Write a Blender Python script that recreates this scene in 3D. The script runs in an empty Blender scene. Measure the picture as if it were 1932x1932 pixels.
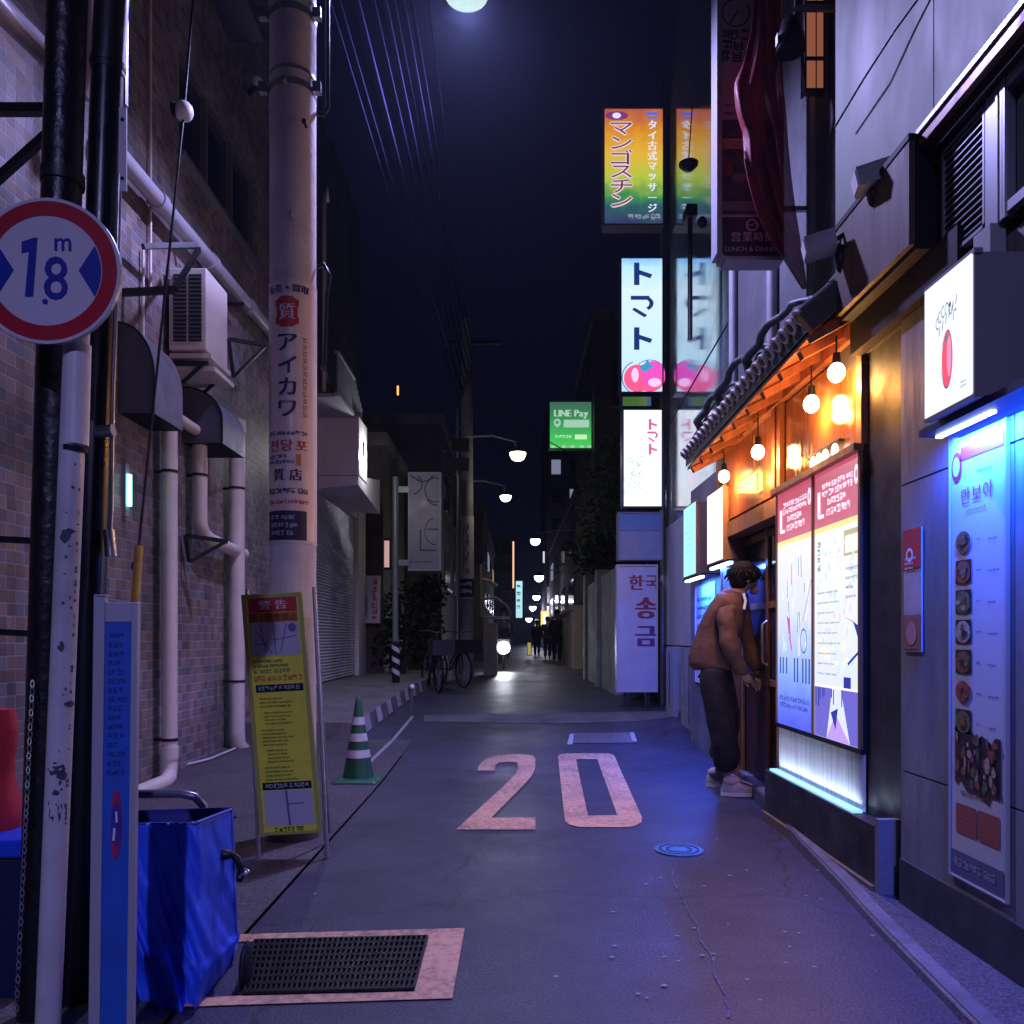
import bpy, bmesh, math, random
from mathutils import Vector, Matrix, geometry, noise
random.seed(11)
R_ = math.radians
S = bpy.context.scene
COL = S.collection

# ------------------------------------------------------------------ camera, sky, exposure
F, CX, HV, H = 1500.0, 966.0, 1203.0, 1.2          # focal length, centre column, horizon row, eye height
cam_d = bpy.data.cameras.new('camera')
cam = bpy.data.objects.new('camera', cam_d); COL.objects.link(cam)
cam.location = (0, 0, H); cam.rotation_euler = (R_(90), 0, 0)
cam_d.sensor_width = 36; cam_d.lens = F / 1932 * 36
cam_d.shift_y = (HV - 966) / 1932
cam_d.clip_start = 0.05; cam_d.clip_end = 600
S.camera = cam
W = bpy.data.worlds.new('World'); S.world = W; W.use_nodes = True
bg = W.node_tree.nodes['Background']
bg.inputs['Color'].default_value = (0.13, 0.14, 0.62, 1); bg.inputs['Strength'].default_value = 0.011
S.view_settings.view_transform = 'Standard'; S.view_settings.look = 'None'
S.view_settings.exposure = 0.0; S.view_settings.gamma = 1
S.view_settings.use_curve_mapping = False
S.render.engine = 'CYCLES'
try:
    S.cycles.use_denoising = True; S.cycles.denoiser = 'OPENIMAGEDENOISE'
    S.cycles.max_bounces = 6; S.cycles.diffuse_bounces = 3; S.cycles.glossy_bounces = 3
    S.cycles.sample_clamp_indirect = 4; S.cycles.caustics_reflective = False; S.cycles.caustics_refractive = False
    S.cycles.use_light_tree = True
except Exception:
    pass

# ------------------------------------------------------------------ measuring helpers
def gz(y):
    t = min(1.0, max(0.0, (y - 6.0) / 7.0))
    return 0.3 * t * t * (3 - 2 * t)
def P(u, v, y):                      # point at depth y
    return Vector(((u - CX) / F * y, y, H + (HV - v) / F * y))
def G(u, v):                         # point on the road
    lo, hi = 0.5, 200.0
    for _ in range(60):
        m = (lo + hi) / 2
        if H - (v - HV) / F * m > gz(m): lo = m
        else: hi = m
    return Vector(((u - CX) / F * lo, lo, gz(lo)))
def YX(u, x): return x * F / (u - CX)            # depth where column u meets the plane X = x

# ------------------------------------------------------------------ materials
MATS = {}
def mat(name, col, rough=0.6, metal=0.0, noise=None, bump=None, emit=None, es=0.0, spec=0.5, stretch=(1, 1, 1)):
    if name in MATS: return MATS[name]
    m = bpy.data.materials.new(name); MATS[name] = m; m.use_nodes = True
    nt = m.node_tree; b = nt.nodes['Principled BSDF']
    b.inputs['Base Color'].default_value = (*col, 1); b.inputs['Roughness'].default_value = rough
    b.inputs['Metallic'].default_value = metal; b.inputs['Specular IOR Level'].default_value = spec
    if emit is not None:
        b.inputs['Emission Color'].default_value = (*emit, 1); b.inputs['Emission Strength'].default_value = es
    if noise or bump:
        tc = nt.nodes.new('ShaderNodeTexCoord'); mp = nt.nodes.new('ShaderNodeMapping')
        mp.inputs['Scale'].default_value = stretch
        nt.links.new(tc.outputs['Object'], mp.inputs['Vector'])
    if noise:
        sc, am = noise
        n = nt.nodes.new('ShaderNodeTexNoise'); n.inputs['Scale'].default_value = sc; n.inputs['Detail'].default_value = 6
        n.inputs['Roughness'].default_value = 0.65
        nt.links.new(mp.outputs['Vector'], n.inputs['Vector'])
        r = nt.nodes.new('ShaderNodeMapRange'); r.inputs[1].default_value = 0.3; r.inputs[2].default_value = 0.7
        r.inputs[3].default_value = 1 - am; r.inputs[4].default_value = 1 + am
        nt.links.new(n.outputs['Fac'], r.inputs[0])
        mx = nt.nodes.new('ShaderNodeVectorMath'); mx.operation = 'SCALE'; mx.inputs[0].default_value = col
        nt.links.new(r.outputs[0], mx.inputs['Scale']); nt.links.new(mx.outputs['Vector'], b.inputs['Base Color'])
        r2 = nt.nodes.new('ShaderNodeMapRange'); r2.inputs[1].default_value = 0.3; r2.inputs[2].default_value = 0.7
        r2.inputs[3].default_value = min(1, rough + .12); r2.inputs[4].default_value = max(0.03, rough - .12)
        nt.links.new(n.outputs['Fac'], r2.inputs[0]); nt.links.new(r2.outputs[0], b.inputs['Roughness'])
    if bump:
        sc, st = bump
        n = nt.nodes.new('ShaderNodeTexNoise'); n.inputs['Scale'].default_value = sc; n.inputs['Detail'].default_value = 5
        nt.links.new(mp.outputs['Vector'], n.inputs['Vector'])
        bp = nt.nodes.new('ShaderNodeBump'); bp.inputs['Strength'].default_value = st; bp.inputs['Distance'].default_value = 0.02
        nt.links.new(n.outputs['Fac'], bp.inputs['Height']); nt.links.new(bp.outputs['Normal'], b.inputs['Normal'])
    return m
def emat(name, col, s):                           # a lit face
    return mat(name, tuple(c * .3 for c in col), 0.4, emit=col, es=s)
def gmat(name, stops, z0, z1, es, axis=2, blotch=0.0):        # a backlit print whose ink changes along one axis
    if name in MATS: return MATS[name]
    m = bpy.data.materials.new(name); MATS[name] = m; m.use_nodes = True
    nt = m.node_tree; b = nt.nodes['Principled BSDF']; b.inputs['Base Color'].default_value = (.05, .05, .05, 1)
    b.inputs['Roughness'].default_value = .25
    tc = nt.nodes.new('ShaderNodeTexCoord'); sx = nt.nodes.new('ShaderNodeSeparateXYZ')
    nt.links.new(tc.outputs['Object'], sx.inputs[0])
    mr = nt.nodes.new('ShaderNodeMapRange'); mr.inputs[1].default_value = z0; mr.inputs[2].default_value = z1
    nt.links.new(sx.outputs[axis], mr.inputs[0])
    src = mr.outputs[0]
    if blotch:
        n = nt.nodes.new('ShaderNodeTexNoise'); n.inputs['Scale'].default_value = 6
        nt.links.new(tc.outputs['Object'], n.inputs['Vector'])
        ma = nt.nodes.new('ShaderNodeMath'); ma.operation = 'MULTIPLY_ADD'; ma.inputs[1].default_value = blotch
        ma.inputs[2].default_value = -blotch / 2
        nt.links.new(n.outputs['Fac'], ma.inputs[0])
        ad = nt.nodes.new('ShaderNodeMath'); ad.operation = 'ADD'
        nt.links.new(src, ad.inputs[0]); nt.links.new(ma.outputs[0], ad.inputs[1]); src = ad.outputs[0]
    cr = nt.nodes.new('ShaderNodeValToRGB'); nt.links.new(src, cr.inputs['Fac'])
    el = cr.color_ramp.elements
    while len(el) < len(stops): el.new(0.5)
    for e, (p, c) in zip(el, stops): e.position = p; e.color = (*c, 1)
    nt.links.new(cr.outputs['Color'], b.inputs['Emission Color']); b.inputs['Emission Strength'].default_value = es
    return m

def asphalt(name, dark, light, rough):
    m = bpy.data.materials.new(name); m.use_nodes = True; nt = m.node_tree; N = nt.nodes.new; L = nt.links.new
    b = nt.nodes['Principled BSDF']
    tc = N('ShaderNodeTexCoord')
    n1 = N('ShaderNodeTexNoise'); n1.inputs['Scale'].default_value = 0.9; n1.inputs['Detail'].default_value = 8; n1.inputs['Roughness'].default_value = .7
    n2 = N('ShaderNodeTexNoise'); n2.inputs['Scale'].default_value = 90; n2.inputs['Detail'].default_value = 3
    vo = N('ShaderNodeTexVoronoi'); vo.feature = 'DISTANCE_TO_EDGE'; vo.inputs['Scale'].default_value = .45
    nd = N('ShaderNodeTexNoise'); nd.inputs['Scale'].default_value = 1.7; nd.inputs['Detail'].default_value = 6
    wv = N('ShaderNodeMixRGB'); wv.blend_type = 'ADD'; wv.inputs[0].default_value = .55
    for n in (n1, n2, nd): L(tc.outputs['Object'], n.inputs['Vector'])
    L(tc.outputs['Object'], wv.inputs[1]); L(nd.outputs['Color'], wv.inputs[2]); L(wv.outputs[0], vo.inputs['Vector'])
    cr = N('ShaderNodeMapRange'); cr.inputs[1].default_value = 0; cr.inputs[2].default_value = .007; cr.inputs[3].default_value = .45; cr.inputs[4].default_value = 1
    L(vo.outputs['Distance'], cr.inputs[0])
    r1 = N('ShaderNodeMapRange'); r1.inputs[1].default_value = .3; r1.inputs[2].default_value = .7; L(n1.outputs['Fac'], r1.inputs[0])
    mx = N('ShaderNodeMixRGB'); mx.inputs[1].default_value = (*dark, 1); mx.inputs[2].default_value = (*light, 1); L(r1.outputs[0], mx.inputs[0])
    sp = N('ShaderNodeMapRange'); sp.inputs[1].default_value = .35; sp.inputs[2].default_value = .72; sp.inputs[3].default_value = .45; sp.inputs[4].default_value = 1.75
    L(n2.outputs['Fac'], sp.inputs[0])
    m1 = N('ShaderNodeVectorMath'); m1.operation = 'SCALE'; L(mx.outputs[0], m1.inputs[0]); L(sp.outputs[0], m1.inputs['Scale'])
    m2 = N('ShaderNodeVectorMath'); m2.operation = 'SCALE'; L(m1.outputs[0], m2.inputs[0]); L(cr.outputs[0], m2.inputs['Scale'])
    # litter specks, grit and old gum
    v2 = N('ShaderNodeTexVoronoi'); v2.inputs['Scale'].default_value = 5.5; L(tc.outputs['Object'], v2.inputs['Vector'])
    g1 = N('ShaderNodeMapRange'); g1.inputs[1].default_value = .035; g1.inputs[2].default_value = .07; g1.inputs[3].default_value = .8; g1.inputs[4].default_value = 0
    L(v2.outputs['Distance'], g1.inputs[0])
    sc = N('ShaderNodeSeparateColor'); L(v2.outputs['Color'], sc.inputs[0])
    g2 = N('ShaderNodeMath'); g2.operation = 'GREATER_THAN'; g2.inputs[1].default_value = .62; L(sc.outputs[0], g2.inputs[0])
    g3 = N('ShaderNodeMath'); g3.operation = 'MULTIPLY'; L(g1.outputs[0], g3.inputs[0]); L(g2.outputs[0], g3.inputs[1])
    m3 = N('ShaderNodeMixRGB'); m3.inputs[2].default_value = (.3, .29, .3, 1); L(g3.outputs[0], m3.inputs[0]); L(m2.outputs[0], m3.inputs[1])
    L(m3.outputs[0], b.inputs['Base Color'])
    rr = N('ShaderNodeMapRange'); rr.inputs[1].default_value = .3; rr.inputs[2].default_value = .7; rr.inputs[3].default_value = rough + .1; rr.inputs[4].default_value = rough - .1
    L(n1.outputs['Fac'], rr.inputs[0]); L(rr.outputs[0], b.inputs['Roughness'])
    bp = N('ShaderNodeBump'); bp.inputs['Strength'].default_value = .35; bp.inputs['Distance'].default_value = .008
    L(n2.outputs['Fac'], bp.inputs['Height']); L(bp.outputs['Normal'], b.inputs['Normal'])
    return m

def brickmat(name, c1, c2, mortar, bw, bh, axes='yz', msize=.012, rough=.55):
    m = bpy.data.materials.new(name); m.use_nodes = True; nt = m.node_tree; N = nt.nodes.new; L = nt.links.new
    b = nt.nodes['Principled BSDF']; b.inputs['Roughness'].default_value = rough
    tc = N('ShaderNodeTexCoord'); sx = N('ShaderNodeSeparateXYZ'); L(tc.outputs['Object'], sx.inputs[0])
    cb = N('ShaderNodeCombineXYZ')
    ix = {'x': 0, 'y': 1, 'z': 2}
    L(sx.outputs[ix[axes[0]]], cb.inputs[0]); L(sx.outputs[ix[axes[1]]], cb.inputs[1])
    br = N('ShaderNodeTexBrick'); L(cb.outputs[0], br.inputs['Vector'])
    br.inputs['Scale'].default_value = 1; br.inputs['Brick Width'].default_value = bw; br.inputs['Row Height'].default_value = bh
    br.inputs['Mortar Size'].default_value = msize; br.inputs['Mortar Smooth'].default_value = .2; br.inputs['Bias'].default_value = 0
    br.inputs['Color1'].default_value = (*c1, 1); br.inputs['Color2'].default_value = (*c2, 1); br.inputs['Mortar'].default_value = (*mortar, 1)
    # each tile its own shade
    vs = N('ShaderNodeTexWhiteNoise'); sn = N('ShaderNodeVectorMath'); sn.operation = 'SNAP'; sn.inputs[1].default_value = (bw / 2, bh, 1)
    L(cb.outputs[0], sn.inputs[0]); L(sn.outputs[0], vs.inputs['Vector'])
    n = N('ShaderNodeTexNoise'); n.inputs['Scale'].default_value = 1.1; n.inputs['Detail'].default_value = 5; L(tc.outputs['Object'], n.inputs['Vector'])
    a1 = N('ShaderNodeMapRange'); a1.inputs[1].default_value = .3; a1.inputs[2].default_value = .7; a1.inputs[3].default_value = .42; a1.inputs[4].default_value = 1.22; L(n.outputs['Fac'], a1.inputs[0])
    s1 = N('ShaderNodeVectorMath'); s1.operation = 'SCALE'; L(br.outputs['Color'], s1.inputs[0]); L(a1.outputs[0], s1.inputs['Scale'])
    mr = N('ShaderNodeMapRange'); mr.inputs[3].default_value = .65; mr.inputs[4].default_value = 1.3; L(vs.outputs['Value'], mr.inputs[0])
    s2 = N('ShaderNodeVectorMath'); s2.operation = 'SCALE'; L(s1.outputs[0], s2.inputs[0]); L(mr.outputs[0], s2.inputs['Scale'])
    L(s2.outputs[0], b.inputs['Base Color'])
    bp = N('ShaderNodeBump'); bp.inputs['Strength'].default_value = 1.0; bp.inputs['Distance'].default_value = .012; bp.invert = True
    L(br.outputs['Fac'], bp.inputs['Height']); L(bp.outputs['Normal'], b.inputs['Normal'])
    return m

# ------------------------------------------------------------------ mesh builder
GL = {}
def glyph(ch):
    if ch in GL: return GL[ch]
    c = bpy.data.curves.new('glyph', 'FONT'); c.body = ch; c.size = 1; c.resolution_u = 3
    o = bpy.data.objects.new('glyph', c)
    me = bpy.data.meshes.new_from_object(o)
    vs = [(v.co.x, v.co.y) for v in me.vertices]; fs = [tuple(p.vertices) for p in me.polygons]
    bpy.data.objects.remove(o); bpy.data.curves.remove(c); bpy.data.meshes.remove(me)
    if not vs: r = ([], [], 0, 0, 0, 0)
    else:
        xs = [a for a, _ in vs]; ys = [a for _, a in vs]
        r = (vs, fs, min(xs), max(xs), min(ys), max(ys))
    GL[ch] = r
    return r

class Fr:
    def __init__(s, O, R, U): s.O = Vector(O); s.R = Vector(R).normalized(); s.U = Vector(U).normalized(); s.N = s.R.cross(s.U)
    def p(s, x, y, d=0): return s.O + s.R * x + s.U * y + s.N * d
class Cy:                            # frame wrapped round a vertical shaft; x runs round it
    def __init__(s, O, r, a0): s.O = Vector(O); s.r = r; s.a0 = a0
    def p(s, x, y, d=0):
        a = s.a0 + x / s.r; q = s.r + d
        return s.O + Vector((math.sin(a) * q, -math.cos(a) * q, y))
def cam_frame(u0, v0, u1, v1, y):
    return Fr(P(u0, v1, y), (1, 0, 0), (0, 0, 1)), (u1 - u0) / F * y, (v1 - v0) / F * y
def right_frame(x, y0, y1, z0, z1):
    return Fr((x, y1, z0), (0, -1, 0), (0, 0, 1)), y1 - y0, z1 - z0

WORLD = {}
def wloc(o): return WORLD.get(o.name, Vector((0, 0, 0))) if o else Vector((0, 0, 0))
class MB:
    def __init__(s, m=None): s.v = []; s.f = []; s.mi = []; s.sm = []; s.mats = []; s.c = 0; m and s.mat(m)
    def mat(s, m):
        if m not in s.mats: s.mats.append(m)
        s.c = s.mats.index(m); return s
    def add(s, vs, fs, smooth=False):
        n = len(s.v); s.v += [Vector(a) for a in vs]
        for f in fs: s.f.append(tuple(i + n for i in f)); s.mi.append(s.c); s.sm.append(smooth)
        return s
    def quad(s, a, b, c, d): return s.add([a, b, c, d], [(0, 1, 2, 3)])
    def hexa(s, q):                  # 8 corners: bottom ring, top ring
        return s.add(q, [(3, 2, 1, 0), (4, 5, 6, 7), (0, 1, 5, 4), (1, 2, 6, 5), (2, 3, 7, 6), (3, 0, 4, 7)])
    def bx(s, a, b):
        x0, y0, z0 = (min(p) for p in zip(a, b)); x1, y1, z1 = (max(p) for p in zip(a, b))
        return s.hexa([(x0, y0, z0), (x1, y0, z0), (x1, y1, z0), (x0, y1, z0), (x0, y0, z1), (x1, y0, z1), (x1, y1, z1), (x0, y1, z1)])
    def bar(s, p0, p1, w, h, up=(0, 0, 1)):   # box bar between two points
        p0 = Vector(p0); p1 = Vector(p1); d = (p1 - p0).normalized(); up = Vector(up)
        if abs(d.dot(up)) > .99: up = Vector((0, 1, 0))
        a = d.cross(up).normalized() * w / 2; b = a.cross(d).normalized() * h / 2
        return s.hexa([p0 - a - b, p0 + a - b, p1 + a - b, p1 - a - b, p0 - a + b, p0 + a + b, p1 + a + b, p1 - a + b])
    def cyl(s, p0, p1, r0, r1=None, n=16, caps=True):
        r1 = r0 if r1 is None else r1; p0 = Vector(p0); p1 = Vector(p1); d = (p1 - p0).normalized()
        a = d.cross(Vector((0, 0, 1)) if abs(d.z) < .9 else Vector((0, 1, 0))).normalized(); b = d.cross(a)
        vs = []
        for p, r in ((p0, r0), (p1, r1)):
            for i in range(n):
                t = 2 * math.pi * i / n; vs.append(p + (a * math.cos(t) + b * math.sin(t)) * r)
        s.add(vs, [(i, (i + 1) % n, n + (i + 1) % n, n + i) for i in range(n)], True)
        if caps: s.add(vs[:n], [tuple(range(n))[::-1]]); s.add(vs[n:], [tuple(range(n))])
        return s
    def tube(s, pts, r, n=8, caps=True):
        pts = [Vector(p) for p in pts]; vs = []; prev = None
        for i, p in enumerate(pts):
            d = (pts[min(i + 1, len(pts) - 1)] - pts[max(i - 1, 0)]).normalized()
            if prev is None: a = d.cross(Vector((0, 0, 1)) if abs(d.z) < .9 else Vector((0, 1, 0))).normalized()
            else: a = (prev - d * prev.dot(d)).normalized()
            prev = a; b = d.cross(a); rr = r[i] if isinstance(r, (list, tuple)) else r
            vs += [p + (a * math.cos(2 * math.pi * k / n) + b * math.sin(2 * math.pi * k / n)) * rr for k in range(n)]
        m = len(pts)
        s.add(vs, [(j * n + i, j * n + (i + 1) % n, (j + 1) * n + (i + 1) % n, (j + 1) * n + i) for j in range(m - 1) for i in range(n)], True)
        if caps: s.add(vs[:n], [tuple(range(n))[::-1]]); s.add(vs[-n:], [tuple(range(n))])
        return s
    def lathe(s, prof, O, n=24):
        O = Vector(O); vs = []
        for r, z in prof: vs += [O + Vector((math.cos(2 * math.pi * i / n) * r, math.sin(2 * math.pi * i / n) * r, z)) for i in range(n)]
        m = len(prof)
        return s.add(vs, [(j * n + i, j * n + (i + 1) % n, (j + 1) * n + (i + 1) % n, (j + 1) * n + i) for j in range(m - 1) for i in range(n)], True)
    def ball(s, c, r, n=14):
        c = Vector(c); r = Vector((r, r, r)) if not isinstance(r, (tuple, Vector)) else Vector(r); k = n // 2; vs = []
        for j in range(k + 1):
            t = math.pi * j / k
            vs += [c + Vector((math.sin(t) * math.cos(2 * math.pi * i / n) * r.x, math.sin(t) * math.sin(2 * math.pi * i / n) * r.y, math.cos(t) * r.z)) for i in range(n)]
        return s.add(vs, [(j * n + i, (j + 1) * n + i, (j + 1) * n + (i + 1) % n, j * n + (i + 1) % n) for j in range(k) for i in range(n)], True)
    def prism(s, poly, vec):
        n = len(poly); vec = Vector(vec); a = [Vector(p) for p in poly]; b = [p + vec for p in a]
        return s.add(a + b, [tuple(range(n))[::-1], tuple(range(n, 2 * n))] + [(i, (i + 1) % n, n + (i + 1) % n, n + i) for i in range(n)])
    # --- flat marks on a frame
    def rect(s, fr, x0, y0, x1, y1, d=.003, nx=1):
        vs = []
        for i in range(nx + 1):
            x = x0 + (x1 - x0) * i / nx; vs += [fr.p(x, y0, d), fr.p(x, y1, d)]
        return s.add(vs, [(2 * i, 2 * i + 2, 2 * i + 3, 2 * i + 1) for i in range(nx)])
    def panel(s, fr, x0, y0, x1, y1, d0, d1):
        return s.hexa([fr.p(x0, y0, d0), fr.p(x0, y0, d1), fr.p(x1, y0, d1), fr.p(x1, y0, d0), fr.p(x0, y1, d0), fr.p(x0, y1, d1), fr.p(x1, y1, d1), fr.p(x1, y1, d0)])
    def ell(s, fr, cx, cy, rx, ry, d=.003, n=32, ir=0.0, a0=0, a1=360):
        ts = [R_(a0 + (a1 - a0) * i / n) for i in range(n + 1)]
        if ir == 0:
            return s.add([fr.p(cx, cy, d)] + [fr.p(cx + math.cos(t) * rx, cy + math.sin(t) * ry, d) for t in ts], [(0, i + 1, i + 2) for i in range(n)])
        vs = []
        for t in ts: vs += [fr.p(cx + math.cos(t) * rx * ir, cy + math.sin(t) * ry * ir, d), fr.p(cx + math.cos(t) * rx, cy + math.sin(t) * ry, d)]
        return s.add(vs, [(2 * i, 2 * i + 1, 2 * i + 3, 2 * i + 2) for i in range(n)])
    def poly(s, fr, pts, d=.003):
        tri = geometry.tessellate_polygon([[Vector((x, y, 0)) for x, y in pts]])
        return s.add([fr.p(x, y, d) for x, y in pts], [t[::-1] if geometry.normal(*[Vector((*pts[i], 0)) for i in t]).z < 0 else t for t in tri])
    def line(s, fr, x0, y0, x1, y1, w, d=.003):
        dx, dy = x1 - x0, y1 - y0; l = math.hypot(dx, dy) or 1; nx, ny = -dy / l * w / 2, dx / l * w / 2
        return s.add([fr.p(x0 - nx, y0 - ny, d), fr.p(x1 - nx, y1 - ny, d), fr.p(x1 + nx, y1 + ny, d), fr.p(x0 + nx, y0 + ny, d)], [(0, 1, 2, 3)])
    def glyph_at(s, fr, ch, cx, cy, w, h, d, fit=False):
        vs, fs, x0, x1, y0, y1 = glyph(ch)
        if not vs: return s
        if fit: sx = w / max(1e-4, x1 - x0); sy = h / max(1e-4, y1 - y0); mx = (x0 + x1) / 2; my = (y0 + y1) / 2
        else: sx, sy = w, h; mx = (x0 + x1) / 2; my = (y0 + y1) / 2 if ord(ch) > 0x2e00 else .35
        return s.add([fr.p(cx + (x - mx) * sx, cy + (y - my) * sy, d) for x, y in vs], fs)
    def text(s, fr, t, cx, cy, size, d=.004, vert=False, wide=1.0, gap=1.0, bold=0):
        n = len(t)
        if vert:
            for i, ch in enumerate(t):
                for k in range(bold + 1): s.glyph_at(fr, ch, cx + k * size * .03, cy + ((n - 1) / 2 - i) * size * gap, size * wide, size, d + k * .0003)
            return s
        ws = []
        for ch in t:
            g = glyph(ch); ws.append(.3 if not g[0] else (1.0 if ord(ch) > 0x2e00 else g[3] - g[2] + .1))
        tot = sum(ws) * size * wide * gap; x = cx - tot / 2
        for ch, w in zip(t, ws):
            for k in range(bold + 1): s.glyph_at(fr, ch, x + w * size * wide * gap / 2 + k * size * .03, cy, size * wide, size, d + k * .0003)
            x += w * size * wide * gap
        return s
    def scrib(s, fr, x0, y0, x1, y1, rows, d=.004, fill=.55, seed=1, ragged=True):   # print too small to read: word-long strokes
        rn = random.Random(seed); rh = (y1 - y0) / rows
        for r in range(rows):
            y = y1 - (r + .5) * rh; x = x0; end = x1 - (rn.random() * .35 * (x1 - x0) if ragged else 0)
            while x < end - rh * .4:
                w = min(end - x, rh * rn.uniform(.8, 2.6)); hh = rh * fill * rn.uniform(.8, 1.05)
                n = max(1, int(round(w * .9 / hh))); cw = w * .9 / n; th = hh * .17
                for k in range(n):
                    xa = x + k * cw; xb = xa + cw * .84
                    for q in rn.sample((.0, .3, .55, .8, .95), 3): yy = y - hh / 2 + hh * q; s.rect(fr, xa + cw * .1 * rn.random(), yy, xb - cw * .15 * rn.random(), yy + th, d)
                    for q in rn.sample((.05, .4, .75), rn.choice((1, 2))): xx = xa + cw * q; s.rect(fr, xx, y - hh / 2 + hh * .2 * rn.random(), xx + th, y + hh / 2, d + .0002)
                x += w
        return s
    def build(s, name, parent=None, loc=None, bevel=0, seg=2):
        me = bpy.data.meshes.new(name); base = Vector(loc) if loc is not None else (wloc(parent) if parent else Vector((0, 0, 0)))
        me.from_pydata([tuple(v - base) for v in s.v], [], s.f)
        for m in s.mats: me.materials.append(m)
        me.polygons.foreach_set('material_index', s.mi); me.polygons.foreach_set('use_smooth', s.sm); me.update()
        o = bpy.data.objects.new(name, me); COL.objects.link(o)
        if parent: o.parent = parent
        else: o.location = base
        WORLD[o.name] = base
        if bevel:
            b = o.modifiers.new('bevel', 'BEVEL'); b.width = bevel; b.segments = seg; b.limit_method = 'ANGLE'; b.angle_limit = R_(40)
        return o
def tag(o, label, cat=None, group=None, kind=None):
    if label: o['label'] = label
    if cat: o['category'] = cat
    if group: o['group'] = group
    if kind: o['kind'] = kind
    return o
def thing(name, label, cat, loc, group=None):
    o = bpy.data.objects.new(name, None); COL.objects.link(o); o.location = loc; o.empty_display_size = .1
    WORLD[o.name] = Vector(loc); return tag(o, label, cat, group)
def struct(o): o['kind'] = 'structure'; return o
def copy_tree(o, loc=None, parent=None):
    c = o.copy(); COL.objects.link(c)
    if loc is not None: c.location = loc
    if parent is not None: c.parent = parent
    WORLD[c.name] = Vector(c.location)
    for ch in list(o.children): copy_tree(ch, None, c)
    return c
def lamp(name, kind, loc, energy, col, size=.1, parent=None, rot=None, sy=None, spot=None):
    if kind != 'SPOT': spot = None
    l = bpy.data.lights.new(name, kind); l.energy = energy; l.color = col
    if kind == 'AREA':
        l.size = size
        if sy: l.shape = 'RECTANGLE'; l.size_y = sy
    else: l.shadow_soft_size = size
    if spot: l.spot_size = R_(spot); l.spot_blend = .6
    o = bpy.data.objects.new(name, l); COL.objects.link(o); o.location = Vector(loc) - (wloc(parent) if parent else Vector())
    if parent: o.parent = parent
    if rot: o.rotation_euler = rot
    return o
YS = [-6 + .25 * i for i in range(0, 80)] + [14 + 1.0 * i for i in range(0, 20)] + [34 + 8 * i for i in range(0, 22)]
def strip(mb, xl, xr, y0, y1, dz):   # ground strip following the slope; xl, xr functions of y
    ys = [y0] + [y for y in YS if y0 + .01 < y < y1 - .01] + [y1]
    vs = []
    for y in ys: vs += [(xl(y), y, gz(y) + dz), (xr(y), y, gz(y) + dz)]
    mb.add(vs, [(2 * i, 2 * i + 1, 2 * i + 3, 2 * i + 2) for i in range(len(ys) - 1)])
def ground_poly(mb, loops, dz):      # painted shape laid on the sloping road, pixel outlines
    rings = [[G(u, v) for u, v in lp] for lp in loops]
    flat = [p for r in rings for p in r]
    tri = geometry.tessellate_polygon([[Vector((p.x, p.y, 0)) for p in r] for r in rings])
    b = bmesh.new(); bv = [b.verts.new((p.x, p.y, 0)) for p in flat]
    for t in tri:
        try: b.faces.new([bv[i] for i in t])
        except ValueError: pass
    y0 = min(p.y for p in flat); y1 = max(p.y for p in flat)
    for y in YS:
        if y0 < y < y1: bmesh.ops.bisect_plane(b, geom=b.verts[:] + b.edges[:] + b.faces[:], plane_co=(0, y, 0), plane_no=(0, 1, 0))
    b.normal_update(); b.verts.index_update()
    fs = [tuple(v.index for v in (f.verts if f.normal.z > 0 else reversed(f.verts))) for f in b.faces]
    mb.add([(v.co.x, v.co.y, gz(v.co.y) + dz) for v in b.verts], fs); b.free()

# common materials
black = mat('black_metal', (.012, .012, .016), .45, .2, noise=(9, .3))
dark = mat('dark_plastic', (.02, .02, .03), .5)
white = mat('white_paint', (.62, .6, .62), .45, noise=(5, .12))
steel = mat('galvanised_steel', (.45, .45, .48), .35, .8, noise=(12, .2))
grey = mat('grey_paint', (.3, .3, .33), .5, noise=(4, .15))
conc = mat('concrete', (.36, .34, .33), .85, noise=(3, .22), bump=(40, .25))
concd = mat('worn_concrete', (.16, .145, .14), .85, noise=(2.2, .35), bump=(30, .4))
cream = mat('cream_plastic', (.7, .62, .55), .45, noise=(3, .1))
wood = mat('brown_wood', (.22, .1, .05), .42, noise=(3, .4), stretch=(6, 6, .6))
woodr = mat('red_brown_wood', (.28, .09, .04), .38, noise=(4, .4), stretch=(5, 5, .7))
ink = mat('dark_ink', (.015, .012, .05), .6); navy = mat('navy_ink', (.01, .015, .11), .5); redp = mat('red_ink', (.5, .02, .02), .5)
wht = mat('white_print', (.72, .7, .75), .5); blk = mat('black_print', (.01, .01, .015), .6, spec=.2)

# ------------------------------------------------------------------ ground
m_road = asphalt('asphalt', (.016, .016, .034), (.058, .056, .1), .46)
m_pave = asphalt('pavement_asphalt', (.045, .044, .06), (.075, .073, .095), .6)
m_apron = asphalt('apron_concrete', (.055, .048, .056), (.1, .088, .1), .75)
mb = MB(m_road); strip(mb, lambda y: -60, lambda y: 60, -6, 210, -.12); struct(mb.build('ground'))
mb = MB(m_road); strip(mb, lambda y: -1.072 if y < 7.9 else -1.75, lambda y: 2.6, -5.5, 200, 0); struct(mb.build('road'))
mb = MB(m_apron); strip(mb, lambda y: -3.3, lambda y: -1.085, -5.5, 8.6, .004); struct(mb.build('sidewalk'))
mb = MB(blk); strip(mb, lambda y: -1.1, lambda y: -1.045, -5.5, 8.0, -.03); struct(mb.build('pavement_joint'))
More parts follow.
